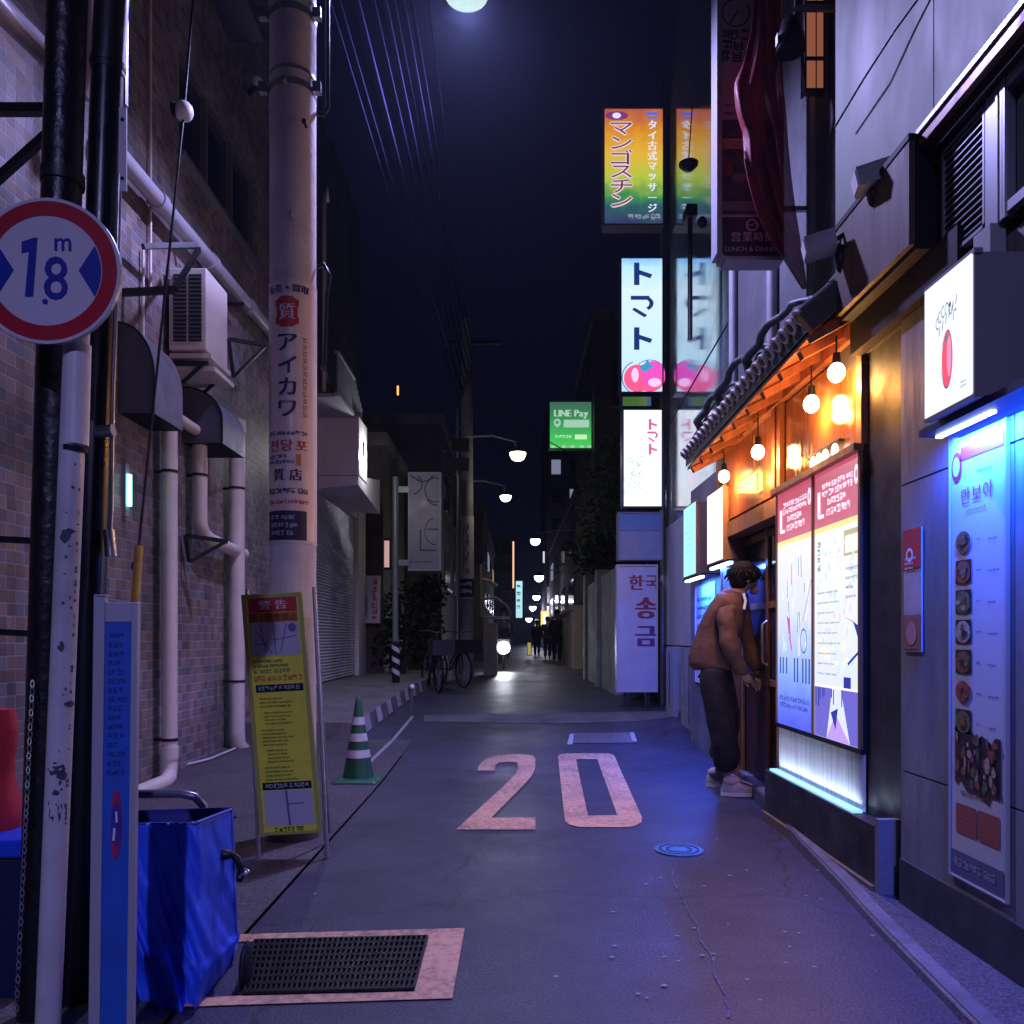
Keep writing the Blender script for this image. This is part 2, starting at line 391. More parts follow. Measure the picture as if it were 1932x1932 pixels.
# raised pavement wedge along the shops
kx = [(-5.5, 1.0), (1.5, 1.33), (2.47, 1.41), (3.2, 1.488), (3.73, 1.553), (4.6, 1.63), (5.03, 1.70), (6.4, 1.86), (8.6, 2.06), (10.2, 2.12), (12, 2.2)]
def kerb(y):
    for (a, xa), (b, xb) in zip(kx, kx[1:]):
        if y <= b: return xa + (xb - xa) * (y - a) / (b - a)
    return 2.2
def ramp(y): t = min(1, max(0, (y - 3.4) / 2)); return .03 + .06 * t
mb = MB(m_pave)
ys = [y for y in YS if y <= 10.25]
vs = []
for y in ys:
    k = kerb(y); z = gz(y) + ramp(y)
    vs += [(k - .012, y, gz(y) - .01), (k, y, z - .006), (k + .012, y, z), (2.75, y, z)]
mb.add(vs, [(4 * i + j, 4 * i + j + 1, 4 * i + j + 5, 4 * i + j + 4) for i in range(len(ys) - 1) for j in range(3)])
mb.add(vs[-4:], [(0, 1, 2, 3)]); struct(mb.build('pavement'))
mb = MB(mat('kerb_stone', (.13, .125, .14), .8, noise=(6, .3), bump=(30, .4))); vs = []
for y in ys:
    k = kerb(y); z = gz(y) + ramp(y) + .004
    vs += [(k + .012, y, z), (k + .075, y, z)]
mb.add(vs, [(2 * i, 2 * i + 1, 2 * i + 3, 2 * i + 2) for i in range(len(ys) - 1)]); struct(mb.build('kerb'))
# pale concrete band across the lane and the gutter line on the far side
mb = MB(mat('pale_band', (.1, .1, .115), .7, noise=(4, .3), bump=(30, .3)))
ground_poly(mb, [[(800, 1362), (800, 1350), (1270, 1342), (1277, 1353), (1200, 1362), (1050, 1366)]], .005); struct(mb.build('concrete_path'))
mb = MB(mat('worn_line', (.3, .29, .3), .7, noise=(14, .4)))
ground_poly(mb, [[(672, 1462), (700, 1432), (740, 1394), (776, 1352), (782, 1352), (745, 1396), (706, 1434), (680, 1464)]], .005); struct(mb.build('gutter_path'))
# thermoplastic markings
def wornpaint(name, col, dirt):
    m = bpy.data.materials.new(name); m.use_nodes = True; nt = m.node_tree; N = nt.nodes.new; L = nt.links.new
    b = nt.nodes['Principled BSDF']; b.inputs['Roughness'].default_value = .7
    tc = N('ShaderNodeTexCoord'); n = N('ShaderNodeTexNoise'); n.inputs['Scale'].default_value = 26; n.inputs['Detail'].default_value = 8; n.inputs['Roughness'].default_value = .75
    n2 = N('ShaderNodeTexNoise'); n2.inputs['Scale'].default_value = 2.3; n2.inputs['Detail'].default_value = 4
    L(tc.outputs['Object'], n.inputs['Vector']); L(tc.outputs['Object'], n2.inputs['Vector'])
    a = N('ShaderNodeMath'); a.operation = 'MULTIPLY_ADD'; a.inputs[1].default_value = .5; L(n2.outputs['Fac'], a.inputs[0]); L(n.outputs['Fac'], a.inputs[2])
    r = N('ShaderNodeMapRange'); r.inputs[1].default_value = .52; r.inputs[2].default_value = .83; L(a.outputs[0], r.inputs[0])
    mx = N('ShaderNodeMixRGB'); mx.inputs[1].default_value = (*dirt, 1); mx.inputs[2].default_value = (*col, 1); L(r.outputs[0], mx.inputs[0])
    L(mx.outputs[0], b.inputs['Base Color'])
    bp = N('ShaderNodeBump'); bp.inputs['Strength'].default_value = .4; bp.inputs['Distance'].default_value = .006; L(n.outputs['Fac'], bp.inputs['Height']); L(bp.outputs['Normal'], b.inputs['Normal'])
    return m
m_paint = wornpaint('marking_paint', (.66, .38, .22), (.12, .09, .09))
def rg(pts): return [(x * .2667 + 772.8, y * .2667 + 1352.4) for x, y in pts]
two = rg([(330, 802), (890, 802), (890, 718), (578, 718), (720, 575), (862, 425), (888, 370), (890, 300), (870, 276), (780, 267), (640, 273), (545, 295), (495, 340), (478, 383), (600, 385), (610, 340), (640, 325), (700, 320), (760, 326), (767, 360), (755, 405), (700, 460), (500, 645)])
zo = rg([(1050, 285), (1062, 270), (1120, 262), (1400, 262), (1440, 270), (1455, 290), (1550, 505), (1645, 718), (1640, 750), (1600, 776), (1540, 786), (1200, 784), (1130, 768), (1103, 745), (1096, 715), (1072, 500)])
zi = rg([(1178, 303), (1328, 303), (1400, 505), (1468, 700), (1262, 704), (1218, 500)])[::-1]
mb = MB(m_paint); ground_poly(mb, [two], .005); ground_poly(mb, [zo, zi], .005); struct(mb.build('road_marking'))
mb = MB(m_paint)
fo = [(395, 1766), (482, 1764), (877, 1753), (853, 1886), (431, 1899), (330, 1903)]
fi = [(395, 1781), (482, 1778), (809, 1770), (782, 1873), (461, 1881), (345, 1886)][::-1]
ground_poly(mb, [fo, fi], .005); struct(mb.build('road_marking'))
# iron drain grating inside the painted frame
iron = mat('cast_iron', (.022, .022, .028), .42, .6, noise=(30, .5))
a, b_, c_, d_ = G(480, 1780), G(806, 1772), G(780, 1871), G(461, 1879)
dg = thing('drain_grate', 'dark iron drain grating set inside the painted pinkish frame on the road', 'drain grate', (a + c_) / 2)
mb = MB(iron); ground_poly(mb, [[(470, 1780), (806, 1772), (781, 1872), (440, 1880)]], .006); mb.build('base_plate', dg)
mb = MB(iron)
for i in range(34):
    t = i / 33; mb.bar(a.lerp(b_, t) + Vector((0, 0, .011)), d_.lerp(c_, t) + Vector((0, 0, .011)), .007, .012)
for j in range(9):
    t = j / 8; mb.bar(a.lerp(d_, t) + Vector((0, 0, .012)), b_.lerp(c_, t) + Vector((0, 0, .012)), .009, .01)
mb.build('bars', dg)
mb = MB(mat('plate_steel', (.2, .2, .24), .35, .4, noise=(20, .3)))
ground_poly(mb, [[(1074, 1403), (1081, 1384), (1196, 1383), (1201, 1402)]], .006)
mb.mat(mat('plate_edge', (.4, .4, .45), .5)); ground_poly(mb, [[(1070, 1406), (1075, 1386), (1083, 1386), (1080, 1406)]], .009); ground_poly(mb, [[(1193, 1400), (1188, 1383), (1196, 1383), (1202, 1400)]], .009)
tag(mb.build('drain_cover', loc=G(1135, 1393)), 'flat rectangular drain cover with pale ends beyond the painted number on the road', 'drain cover')
g = G(1281, 1605); mb = MB(mat('blue_lid', (.1, .22, .4), .3, .3, noise=(25, .4)))
mb.cyl(g + Vector((0, 0, -.01)), g + Vector((0, 0, .009)), .135, n=28); mb.mat(iron)
for r_ in (.1, .06): mb.add([g + Vector((math.cos(2 * math.pi * i / 28) * q, math.sin(2 * math.pi * i / 28) * q, .0115)) for i in range(28) for q in (r_, r_ + .012)], [(2 * i, 2 * i + 1, (2 * i + 3) % 56, (2 * i + 2) % 56) for i in range(28)])
tag(mb.build('manhole_cover', loc=g), 'small round bluish valve lid in the road near the painted zero', 'manhole cover')

# ------------------------------------------------------------------ brick building along the lane
bx0, by0, by1 = -2.95, 1.2, 10.4
bb = thing('brick_building', 'tall tiled building with vent hoods and cream drain pipes beside the blue covered cart', 'building', (bx0, 6, 0))
tile = brickmat('wall_tiles', (.30, .205, .16), (.21, .2, .225), (.33, .31, .34), .17, .078, msize=.008)
wy0, wy1, wz0, wz1 = 7.05, 9.2, 5.5, 6.5
mb = MB(tile)
def wall_yz(mb, x, y0, y1, z0, z1, holes=()):
    ys_ = sorted({y0, y1, *[h[0] for h in holes], *[h[1] for h in holes]}); zs_ = sorted({z0, z1, *[h[2] for h in holes], *[h[3] for h in holes]})
    for ya, yb in zip(ys_, ys_[1:]):
        for za, zb in zip(zs_, zs_[1:]):
            if not any(h[0] <= ya and yb <= h[1] and h[2] <= za and zb <= h[3] for h in holes):
                mb.quad((x, ya, za), (x, yb, za), (x, yb, zb), (x, ya, zb))
w2 = (4.4, 5.55, 5.45, 7.2)
wall_yz(mb, bx0, by0, by1, -.2, 13, [(wy0, wy1, wz0, wz1), w2])
mb.quad((bx0, by1, -.2), (bx0 - 6, by1, -.2), (bx0 - 6, by1, 13), (bx0, by1, 13))
mb.quad((bx0 - 6, by0, -.2), (bx0, by0, -.2), (bx0, by0, 13), (bx0 - 6, by0, 13))
mb.quad((bx0, by0, 13), (bx0, by1, 13), (bx0 - 6, by1, 13), (bx0 - 6, by0, 13))
for (q0, q1, r0, r1) in ((wy0, wy1, wz0, wz1), w2):      # reveals
    d = .12; mb.quad((bx0, q0, r0), (bx0, q1, r0), (bx0 - d, q1, r0), (bx0 - d, q0, r0)); mb.quad((bx0, q0, r1), (bx0 - d, q0, r1), (bx0 - d, q1, r1), (bx0, q1, r1))
    mb.quad((bx0, q0, r0), (bx0 - d, q0, r0), (bx0 - d, q0, r1), (bx0, q0, r1)); mb.quad((bx0, q1, r0), (bx0, q1, r1), (bx0 - d, q1, r1), (bx0 - d, q1, r0))
mb.build('wall', bb)
glass = mat('dark_glass', (.02, .025, .05), .12, 0, spec=.8)
alu = mat('aluminium', (.4, .4, .45), .35, .7)
for (q0, q1, r0, r1) in ((wy0, wy1, wz0, wz1), w2):
    mb = MB(glass); mb.bx((bx0 - .115, q0, r0), (bx0 - .1, q1, r1)); wn = mb.build('window', bb)
    mb = MB(alu); n = 3
    for z in (r0, r1 - .04): mb.bx((bx0 - .099, q0, z), (bx0 - .03, q1, z + .04))
    for i in range(n + 1):
        y = q0 + (q1 - q0 - .04) * i / n; mb.bx((bx0 - .098, y, r0 + .04), (bx0 - .035, y + .04, r1 - .04))
    mb.build('frame', wn)
    mb = MB(alu); mb.bx((bx0 - .02, q0 - .06, r0 - .05), (bx0 + .07, q1 + .06, r0 - .012)); mb.build('sill', wn)
# horizontal drain pipe across the wall and its brackets
pipeg = mat('grey_pipe', (.42, .4, .45), .4, noise=(6, .15))
mb = MB(pipeg); mb.cyl((bx0 + .13, 5.55, 4.66), (bx0 + .13, 9.9, 4.8), .065, n=16)
for y in (6.3, 7.4, 8.5): mb.cyl((bx0 + .13, y, 4.684 + (y - 6.3) * .032), (bx0 + .13, y + .1, 4.688 + (y - 6.3) * .032), .078)
mb.mat(black)
for y in (6.9, 8.1): mb.bx((bx0, y, 4.59), (bx0 + .21, y + .04, 4.62))
mb.build('drain_pipe', bb)
mb = MB(pipeg); pa = P(-40, -25, 3.75); pb = P(96, 112, 4.35); pc = P(160, 178, 4.35); mb.tube([pa, pb, pb.lerp(pc, .35)], .062, 14)
mb.tube([P(166, -40, 4.4), P(166, 140, 4.4), P(150, 178, 4.4)], .055, 14)
mb.mat(white); mb.cyl(P(92, 108, 4.35), P(112, 128, 4.36), .075)
mb.build('overhead_pipe', bb)
mb = MB(black); mb.bar(P(-30, 207, 4.3), P(140, 207, 4.3), .05, .05); mb.bar(P(-20, 352, 4.3), P(125, 222, 4.3), .04, .04); mb.build('pipe_bracket', bb)
# thin cable conduits running down the facade
for (u, v0, v1) in ((284, -20, 560), (270, 470, 640)):
    y = YX(u, bx0 + .03); mb = MB(cream); mb.cyl(P(u, v0, y), P(u, v1, y), .012, n=8); mb.build('conduit', bb)
y = YX(344, bx0 + .05)
# vent hoods: quarter-round side, flat front
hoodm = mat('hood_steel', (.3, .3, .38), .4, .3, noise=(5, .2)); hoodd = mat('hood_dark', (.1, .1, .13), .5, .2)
def hood(y0, y1, z0, z1, dep, open_=True):
    arc = [(0, z1)] + [(dep * math.sin(t), z0 + (z1 - z0) * (.42 + .58 * math.cos(t))) for t in [R_(a) for a in range(10, 91, 8)]] + [(dep, z0), (0, z0)]
    h = MB(hoodm); n = len(arc); vs = [(bx0 + x, y0, z) for x, z in arc] + [(bx0 + x, y1, z) for x, z in arc]
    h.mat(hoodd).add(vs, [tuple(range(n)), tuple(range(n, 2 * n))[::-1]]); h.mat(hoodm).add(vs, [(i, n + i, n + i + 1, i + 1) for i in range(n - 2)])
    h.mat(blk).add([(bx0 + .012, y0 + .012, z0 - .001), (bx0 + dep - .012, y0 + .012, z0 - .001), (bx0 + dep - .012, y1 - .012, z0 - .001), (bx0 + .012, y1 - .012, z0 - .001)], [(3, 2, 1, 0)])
    h.mat(black); h.tube([(bx0 + x * 1.01, y0 - .004, z) for x, z in arc[:-1]], .008, 6)
    return h
hood(5.95, 6.47, 2.88, 3.56, .27).build('vent_hood', bb)
hood(7.1, 7.7, 2.94, 3.44, .36).build('vent_hood', bb)
# cream soil pipes with elbows and straps
def strap(mb, x, y, z, r): mb.mat(black); mb.cyl((x, y, z - .012), (x, y, z + .012), r + .006); mb.bx((bx0, y - .012, z - .012), (x, y + .012, z + .012)); mb.mat(cream)
px_ = bx0 + .12
yy = YX(320, px_); mb = MB(cream); zt = P(320, 782, yy).z; r = .062
mb.tube([(px_, yy, zt), (px_, yy, .3), (px_, yy, .12), (px_ + .01, yy - .04, .05), (px_ + .02, yy - .14, .03), (px_ + .02, yy - 1.1, .03)], r, 16)
mb.cyl((px_, yy, zt - .12), (px_, yy, zt + .01), r + .01); strap(mb, px_, yy, P(320, 890, yy).z, r); strap(mb, px_, yy, P(320, 1395, yy).z, r); mb.cyl((px_, yy, .2), (px_, yy, .3), r + .009)
mb.build('soil_pipe', bb)
yy = YX(377, px_); mb = MB(cream); zt = P(377, 775, yy).z; ze = P(377, 985, yy).z; r = .064
mb.tube([(px_, yy, zt), (px_, yy, ze), (px_ + .01, yy + .05, ze - .1), (px_ + .02, yy + .2, ze - .14), (px_ + .02, yy + 1.1, ze - .18)], r, 16)
mb.cyl((px_, yy, zt - .1), (px_, yy, zt + .01), r + .01); mb.cyl((px_, yy - .55, zt - .2), (px_, yy, zt - .2), .05); strap(mb, px_, yy, P(377, 897, yy).z, r)
mb.build('soil_pipe', bb)
yy = YX(447, px_ + .02); mb = MB(cream); zt = P(447, 795, yy).z; r = .078
mb.tube([(px_ + .02, yy, zt), (px_ + .02, yy, .25), (px_ + .02, yy + .02, .12), (px_ + .05, yy + .1, .02), (px_ + .09, yy + .35, -.02)], r, 16)
mb.cyl((px_ + .02, yy, zt - .12), (px_ + .02, yy, zt + .01), r + .012); strap(mb, px_ + .02, yy, P(447, 922, yy).z, r); strap(mb, px_ + .02, yy, P(447, 1285, yy).z, r)
mb.build('soil_pipe', bb)
# angle brackets below the pipes
mb = MB(black)
for (u0, v0, u1, v1, u2, v2) in ((350, 1010, 430, 1022, 357, 1060), (432, 640, 505, 652, 440, 712)):
    mb = MB(black); y = YX(u0, bx0 + .05); mb.bar(P(u0, v0, y), P(u1, v1, y + .1), .035, .035); mb.bar(P(u1 - 4, v1, y + .1), P(u2, v2, y), .03, .03); mb.bar(P(u0, v0, y), P(u2, v2, y), .03, .03); mb.build('pipe_bracket', bb)
mb = MB(black); y = YX(245, bx0 + .05); mb.bar(P(215, 553, y), P(330, 547, y), .04, .05); mb.bar(P(330, 545, y), P(375, 470, y + .6), .035, .035); mb.bar(P(270, 465, y), P(370, 462, y + .4), .035, .04); mb.build('pipe_bracket', bb)
mb = MB(hoodd); mb.bx((bx0, 7.7, 7.45), (bx0 + .35, 8.35, 7.6)); mb.build('awning', bb)
mb = MB(wht); mb.ball(P(485, 152, 8.6), .06); mb.mat(black); mb.cyl(P(485, 158, 8.6), P(470, 175, 8.9), .03); mb.build('wall_camera', bb)

# air conditioner hung on the facade
ac = thing('air_conditioner', 'boxy cream air conditioner unit hung high on the tiled wall above the vent hoods', 'air conditioner', (bx0 + .18, 6.95, 3.55))
y0 = YX(318, bx0 + .05); y1 = y0 + .5; z0, z1 = P(0, 660, y0).z, P(0, 505, y0).z; xa, xb = bx0 + .05, bx0 + .37
mb = MB(cream); mb.bx((xa, y0, z0), (xb, y1, z1)); mb.build('body', ac, bevel=.012)
mb = MB(dark); fr = Fr((xa, y0, z0), (1, 0, 0), (0, 0, 1)); w = xb - xa; h = z1 - z0
for a, b in ((.04, .15), (.17, .28)):
    mb.mat(dark).rect(fr, a * w / .32, .1 * h, b * w / .32, .92 * h, .004); mb.mat(mat('louvre_grey', (.1, .1, .12), .5))
    for i in range(16): mb.panel(fr, a * w / .32, .12 * h + i * .05 * h, b * w / .32, .135 * h + i * .05 * h, .004, .012)
mb.build('grille', ac)
mb = MB(cream); mb.bx((xa, y0 + .02, z0 - .06), (xb + .03, y1, z0 - .02)); mb.bx((xa, y0 + .05, z0 - .16), (xb + .05, y1 + .02, z0 - .12)); mb.build('drip_tray', ac)
mb = MB(black)
for y in (y0 + .04, y1 - .08): mb.bar((bx0, y, z0 - .1), (xb, y, z0 - .1), .03, .03); mb.bar((bx0, y, z0 - .4), (xb - .05, y, z0 - .11), .025, .025)
mb.build('bracket', ac)
# small lit tube on the wall behind the poles
y = YX(243, bx0 + .04); p = P(243, 925, y)
wl = thing('wall_light', 'slim glowing cyan tube lamp fixed low on the tiled wall behind the poles', 'wall light', p)
mb = MB(grey); mb.bx((bx0 - .001, p.y - .03, p.z - .2), (bx0 + .03, p.y + .03, p.z + .2)); mb.build('housing', wl)
mb = MB(emat('cyan_tube', (.25, 1, .9), 4)); mb.cyl((bx0 + .045, p.y, p.z - .12), (bx0 + .045, p.y, p.z + .12), .018, n=10); mb.build('tube', wl)
# loose hose along the foot of the wall
mb = MB(white); mb.tube([G(248, 1488), G(285, 1470), G(340, 1450), G(395, 1436), G(443, 1416)], .012, 8)
for v in mb.v: v.z += .02
tag(mb.build('hose', loc=G(340, 1450)), 'thin pale hose lying along the foot of the tiled wall', 'hose')

# ------------------------------------------------------------------ concrete utility pole with wrapped advertisement
yp = 4.78; xp = (553 - CX) / F * yp; rp = 42.5 / F * yp
up = thing('utility_pole', 'thick concrete utility pole wrapped with a pawn shop advertisement', 'utility pole', (xp, yp, 0))
pconc = mat('pole_concrete', (.6, .56, .58), .75, noise=(4, .16), bump=(45, .2))
mb = MB(pconc); mb.cyl((xp, yp, -.1), (xp, yp, 9.5), rp, rp * 1.01, 40); mb.build('shaft', up)
zA0, zA1 = P(0, 1030, yp).z, P(0, 545, yp).z
mb = MB(mat('sheet_cream', (.72, .6, .54), .4, noise=(5, .08))); cy = Cy((xp, yp, zA0), rp, R_(0)); hA = zA1 - zA0; half = rp * 1.9
mb.rect(cy, -half, 0, half, hA, .004, 30); mb.rect(cy, half, hA, -half, 0, .0035, 30)
mb.mat(mat('sheet_edge', (.62, .56, .55), .5)); mb.rect(cy, -half, hA - .012, half, hA, .005, 30); mb.rect(cy, -half, 0, half, .02, .005, 30); adp = mb.build('advertisement', up)
mb = MB(navy)
def va(v): return (1030 - v) / F * yp
mb.text(cy, '販売・買取', 0, va(562), .052, .007, bold=2)
mb.mat(redp); 
seal = [(-.055, .06), (-.03, .075), (.03, .075), (.055, .06), (.062, .035), (.045, .015), (.045, -.015), (.062, -.035), (.055, -.06), (.03, -.075), (-.03, -.075), (-.055, -.06), (-.062, -.035), (-.045, -.015), (-.045, .015), (-.062, .035)]
for i in range(14):
    x = -.06 + .12 * (i + .5) / 14; hh_ = .09 - .022 * max(0, abs(x) - .03) / .03; mb.rect(cy, x - .0045, va(605) - hh_, x + .0045, va(605) + hh_, .007)
for s_ in (-1, 1):
    for k_ in (-1, 1): mb.rect(cy, s_ * .062 - .006, va(605) + k_ * .052 - .02, s_ * .062 + .006, va(605) + k_ * .052 + .02, .007)
mb.mat(wht).text(cy, '質', 0, va(605), .1, .009, bold=2); mb.mat(navy)
for i, ch in enumerate('アイカワ'): mb.glyph_at(cy, ch, 0, va(662 + i * 40.5), .13, .12, .007); mb.glyph_at(cy, ch, .006, va(662 + i * 40.5), .13, .12, .0075); mb.glyph_at(cy, ch, .003, va(662 + i * 40.5) + .004, .13, .12, .008)
mb.mat(mat('brown_ink', (.2, .04, .02), .5))
for i in range(12): mb.scrib(cy, .092, va(660 + i * 12.5), .122, va(650 + i * 12.5), 2, .007, .7, i + 3, False)
mb.mat(mat('maroon_ink', (.25, .02, .05), .5)); mb.rect(cy, -.125, va(808), -.12, va(660), .007)
for i in range(13): mb.scrib(cy, -.14, va(670 + i * 12), -.128, va(661 + i * 12), 1, .007, .7, i + 33, False)
mb.mat(navy).scrib(cy, -.13, va(834), .13, va(822), 1, .007, .6, 5, False)
mb.mat(redp).text(cy, '전당포', 0, va(850), .075, .007, wide=1.1, bold=2)
mb.mat(navy).scrib(cy, -.13, va(886), .05, va(866), 2, .007, .6, 6); mb.mat(mat('orange_ink', (.6, .2, .02), .5)).rect(cy, .055, va(888), .08, va(866), .007)
mb.mat(ink).text(cy, '質　店', 0, va(904), .075, .007, bold=2)
mb.scrib(cy, -.13, va(942), .13, va(926), 1, .007, .6, 8, False); mb.mat(redp).scrib(cy, -.13, va(960), .13, va(948), 1, .007, .6, 9, False)
mb.mat(ink).rect(cy, -.135, va(1024), .115, va(970), .007, 16); mb.mat(mat('pale_ink', (.35, .36, .4), .5)).scrib(cy, -.1, va(1018), .1, va(976), 3, .009, .6, 10)
mb.build('lettering', adp)
for v in (180, 42): 
    z = P(0, v, yp).z; mb = MB(steel); mb.cyl((xp, yp, z - .02), (xp, yp, z + .02), rp * 1.035, n=36); mb.cyl((xp, yp, z + .075), (xp, yp, z + .095), rp * 1.03, n=36)
    for s in (-1, 1): mb.bx((xp + s * rp, yp - rp * .6, z - .03), (xp + s * (rp + .05), yp - rp * .3, z + .03))
    mb.build('clamp_band', up)
for (u, v) in ((552, 410), (545, 640 - 100), (540, 160), (578, 240)):
    p = P(u, v, yp - rp); mb = MB(steel if u != 578 else blk); mb.cyl(p, p + Vector((0, -.05, 0)), .008); mb.cyl(p + Vector((0, -.05, 0)), p + Vector((0, -.06, 0)), .014); mb.build('bolt', up)
mb = MB(mat('pole_collar', (.06, .06, .07), .8)); mb.cyl((xp, yp, -.05), (xp, yp, .09), rp * 1.18, rp * 1.1, 32); mb.build('collar', up)
mb = MB(black); mb.tube([P(618, -30, yp), P(618, 205, yp), P(610, 217, yp), P(597, 214, yp)], .014, 8); mb.build('riser_cable', up); mb = MB(black); mb.tube([P(612, 690, yp), P(616, 560, yp), P(622, 520, yp), P(610, 498, yp), P(599, 505, yp)], .012, 8); mb.build('riser_cable', up)
# guy wire with ball insulator and yellow guard
gw = thing('guy_wire', 'slanting guy wire with a pale ball insulator and yellow guard sleeve', 'guy wire', P(245, 1330, 4.9))
A, B, C_ = P(366, -20, 5.4), P(347, 210, 5.3), P(262, 1030, 5.0)
mb = MB(black); mb.tube([A, B, C_, P(243, 1330, 4.9)], .009, 8); mb.build('wire', gw)
mb = MB(wht); mb.ball(B, (.062, .06, .066), 18); mb.mat(blk); mb.cyl(B + Vector((-.066, -.02, 0)), B + Vector((-.05, -.02, 0)), .045); mb.build('insulator', gw)
mb = MB(mat('guard_yellow', (.5, .3, .04), .45, noise=(8, .2))); q = C_.lerp(P(243, 1330, 4.9), .02); mb.tube([C_, P(243, 1330, 4.9)], .026, 12); mb.mat(blk).cyl(P(259, 1062, 5), P(257, 1075, 5), .03); mb.build('guard_sleeve', gw)

# ------------------------------------------------------------------ dark conduit poles, road sign, boards at the kerb
def lean_pole(name, label, u0, v0, u1, v1, y, r, m, cat='pole', n=24):
    a, b = P(u0, v0, y), P(u1, v1, y); d = (b - a).normalized(); a = a - d * ((a.z + .02) / d.z)
    t = thing(name, label, cat, a); mb = MB(m); mb.cyl(a, b, r, n=n); mb.build('tube', t); return t, a, b
cp, a, b = lean_pole('conduit_pole', 'broad black conduit pole behind the round width limit sign', 70, 1930, 128, -40, 2.52, .058, mat('black_sleeve', (.006, .006, .01), .38, noise=(7, .4), bump=(25, .3)))
mb = MB(black); 
for v in (338, 560): c = P(118 if v < 400 else 112, v, 2.52); mb.cyl(c - Vector((0, 0, .02)), c + Vector((0, 0, .02)), .064)
for v in (1015, 1190): mb.bar(P(-40, v, 2.55), P(70, v + 6, 2.52), .016, .02)
mb.build('strap', cp)
mb = MB(steel); c0 = P(66, 1290, 2.44)
for i in range(46):
    z = c0.z - i * .022; x = c0.x - i * .0011
    mb.ell(Fr((x - .006, c0.y - .012, z), (1, 0, 0) if i % 2 else (.3, 1, 0), (0, 0, 1)), .006, 0, .008, .014, 0, 8, .55)
mb.build('chain', cp)
cp2, a, b = lean_pole('conduit_pole', 'narrower black conduit pole right behind the blue framed notice board', 140, 1930, 203, 128, 2.62, .05, mat('black_sleeve'.replace('sleeve', 'tube'), (.008, .008, .014), .3, noise=(6, .4)))
mb = MB(black); mb.tube([P(203, 140, 2.62), P(207, 60, 2.62), P(214, -60, 2.62)], .052, 16); mb.cyl(P(203, 128, 2.62), P(204, 118, 2.62), .055); mb.build('upper_bend', cp2)
mb = MB(steel); mb.tube([P(226, 330, 2.6), P(222, 480, 2.6), P(212, 760, 2.6), P(210, 960, 2.6), P(205, 1040, 2.6)], .008, 6); mb.cyl(P(182, 815, 2.58), P(214, 812, 2.58), .02); mb.cyl(P(205, 1000, 2.58), P(210, 1050, 2.58), .018); mb.build('side_cable', cp2)
mb = MB(wht); fr, w, h = cam_frame(226, 205, 240, 362, 2.6); mb.panel(fr, 0, 0, w, h, 0, .006); mb.mat(blk)
for y in (.04, h - .04): mb.ell(fr, w / 2, y, .006, .006, .009, 10)
mb.build('tag_plate', cp2)
mb = MB(alu); mb.bx(tuple(P(224, 195, 2.7)), tuple(P(242, -60, 2.72))); mb.build('upper_rail', cp2)

# width limit sign
ys_ = 2.31; sc = 1 / F * ys_
sg = thing('road_sign', 'round red bordered width limit sign reading 1.8 m on a scuffed white post', 'road sign', P(92, 1975, ys_ + .04))
mb = MB(mat('scuffed_white', (.5, .48, .52), .4, noise=(5, .2))); pa = P(88, 1990, ys_ + .05); pb = P(148, 560, ys_ + .05); mb.cyl(pa, pb, .0345, n=24)
mb.mat(white); mb.cyl(P(142, 840, ys_ + .05), P(147, 650, ys_ + .05), .036, n=24); mb.mat(blk); mb.cyl(P(140, 853, ys_ + .05), P(140.6, 843, ys_ + .05), .037, n=24)
post = mb.build('post', sg)
mb = MB(mat('sticker_dark', (.05, .05, .07), .6)); rn = random.Random(4)
dp = pb - pa; ax = dp.normalized()
def on_post(mb, u, v, w, h, rot=0):      # flake or sticker lying on the round post
    t = ((pa.z - P(0, v, ys_).z) / (pa.z - pb.z)); c = pa.lerp(pb, t); x0 = P(u, v, ys_).x - c.x
    a0 = math.asin(max(-.95, min(.95, x0 / .0345)))
    f_ = Cy(c, .0345, a0); k = 9; pts = [(math.cos(6.283 * i / k) * w / 2 * rn.uniform(.5, 1.15), math.sin(6.283 * i / k) * h / 2 * rn.uniform(.5, 1.15)) for i in range(k)]
    mb.add([f_.p(0, 0, .0014)] + [f_.p(x, y, .0013) for x, y in pts], [(0, i + 1, (i + 1) % k + 1) for i in range(k)])
for (u, v, w, h) in ((134, 735, .022, .11), (154, 735, .02, .1), (116, 1010, .03, .05), (124, 1000, .03, .02), (110, 1220, .022, .03), (100, 1455, .06, .045), (108, 1465, .03, .04), (98, 1497, .02, .022), (120, 1330, .04, .02)): on_post(mb, u, v, w, h)
for i in range(60): v = rn.uniform(870, 1560); on_post(mb, 140 - (v - 850) * .047 + rn.uniform(-17, 19), v, rn.uniform(.003, .012), rn.uniform(.004, .016))
mb.mat(navy)
for i in range(14): on_post(mb, 92 + rn.uniform(-8, 22), 1530 + rn.uniform(-15, 18), .003, rn.uniform(.01, .03))
mb.build('stickers', post)
fr = Fr(P(88, 511, ys_ - .02), Vector((1, .03, 0)), (0, 0, 1)); r_o = .2105
mb = MB(alu); mb.prism([fr.p(math.cos(2 * math.pi * i / 48) * r_o, math.sin(2 * math.pi * i / 48) * r_o, 0) for i in range(48)], fr.N * -.012)
mb.bx(tuple(P(100, 480, ys_ + .0)), tuple(P(165, 500, ys_ + .05))); plate = mb.build('disc', sg)
mb = MB(mat('sign_white', (.6, .57, .62), .35, noise=(8, .06))); mb.ell(fr, 0, 0, r_o, r_o, .001, 56, .955); mb.ell(fr, 0, 0, .158, .158, .001, 48); mb.build('face', plate)
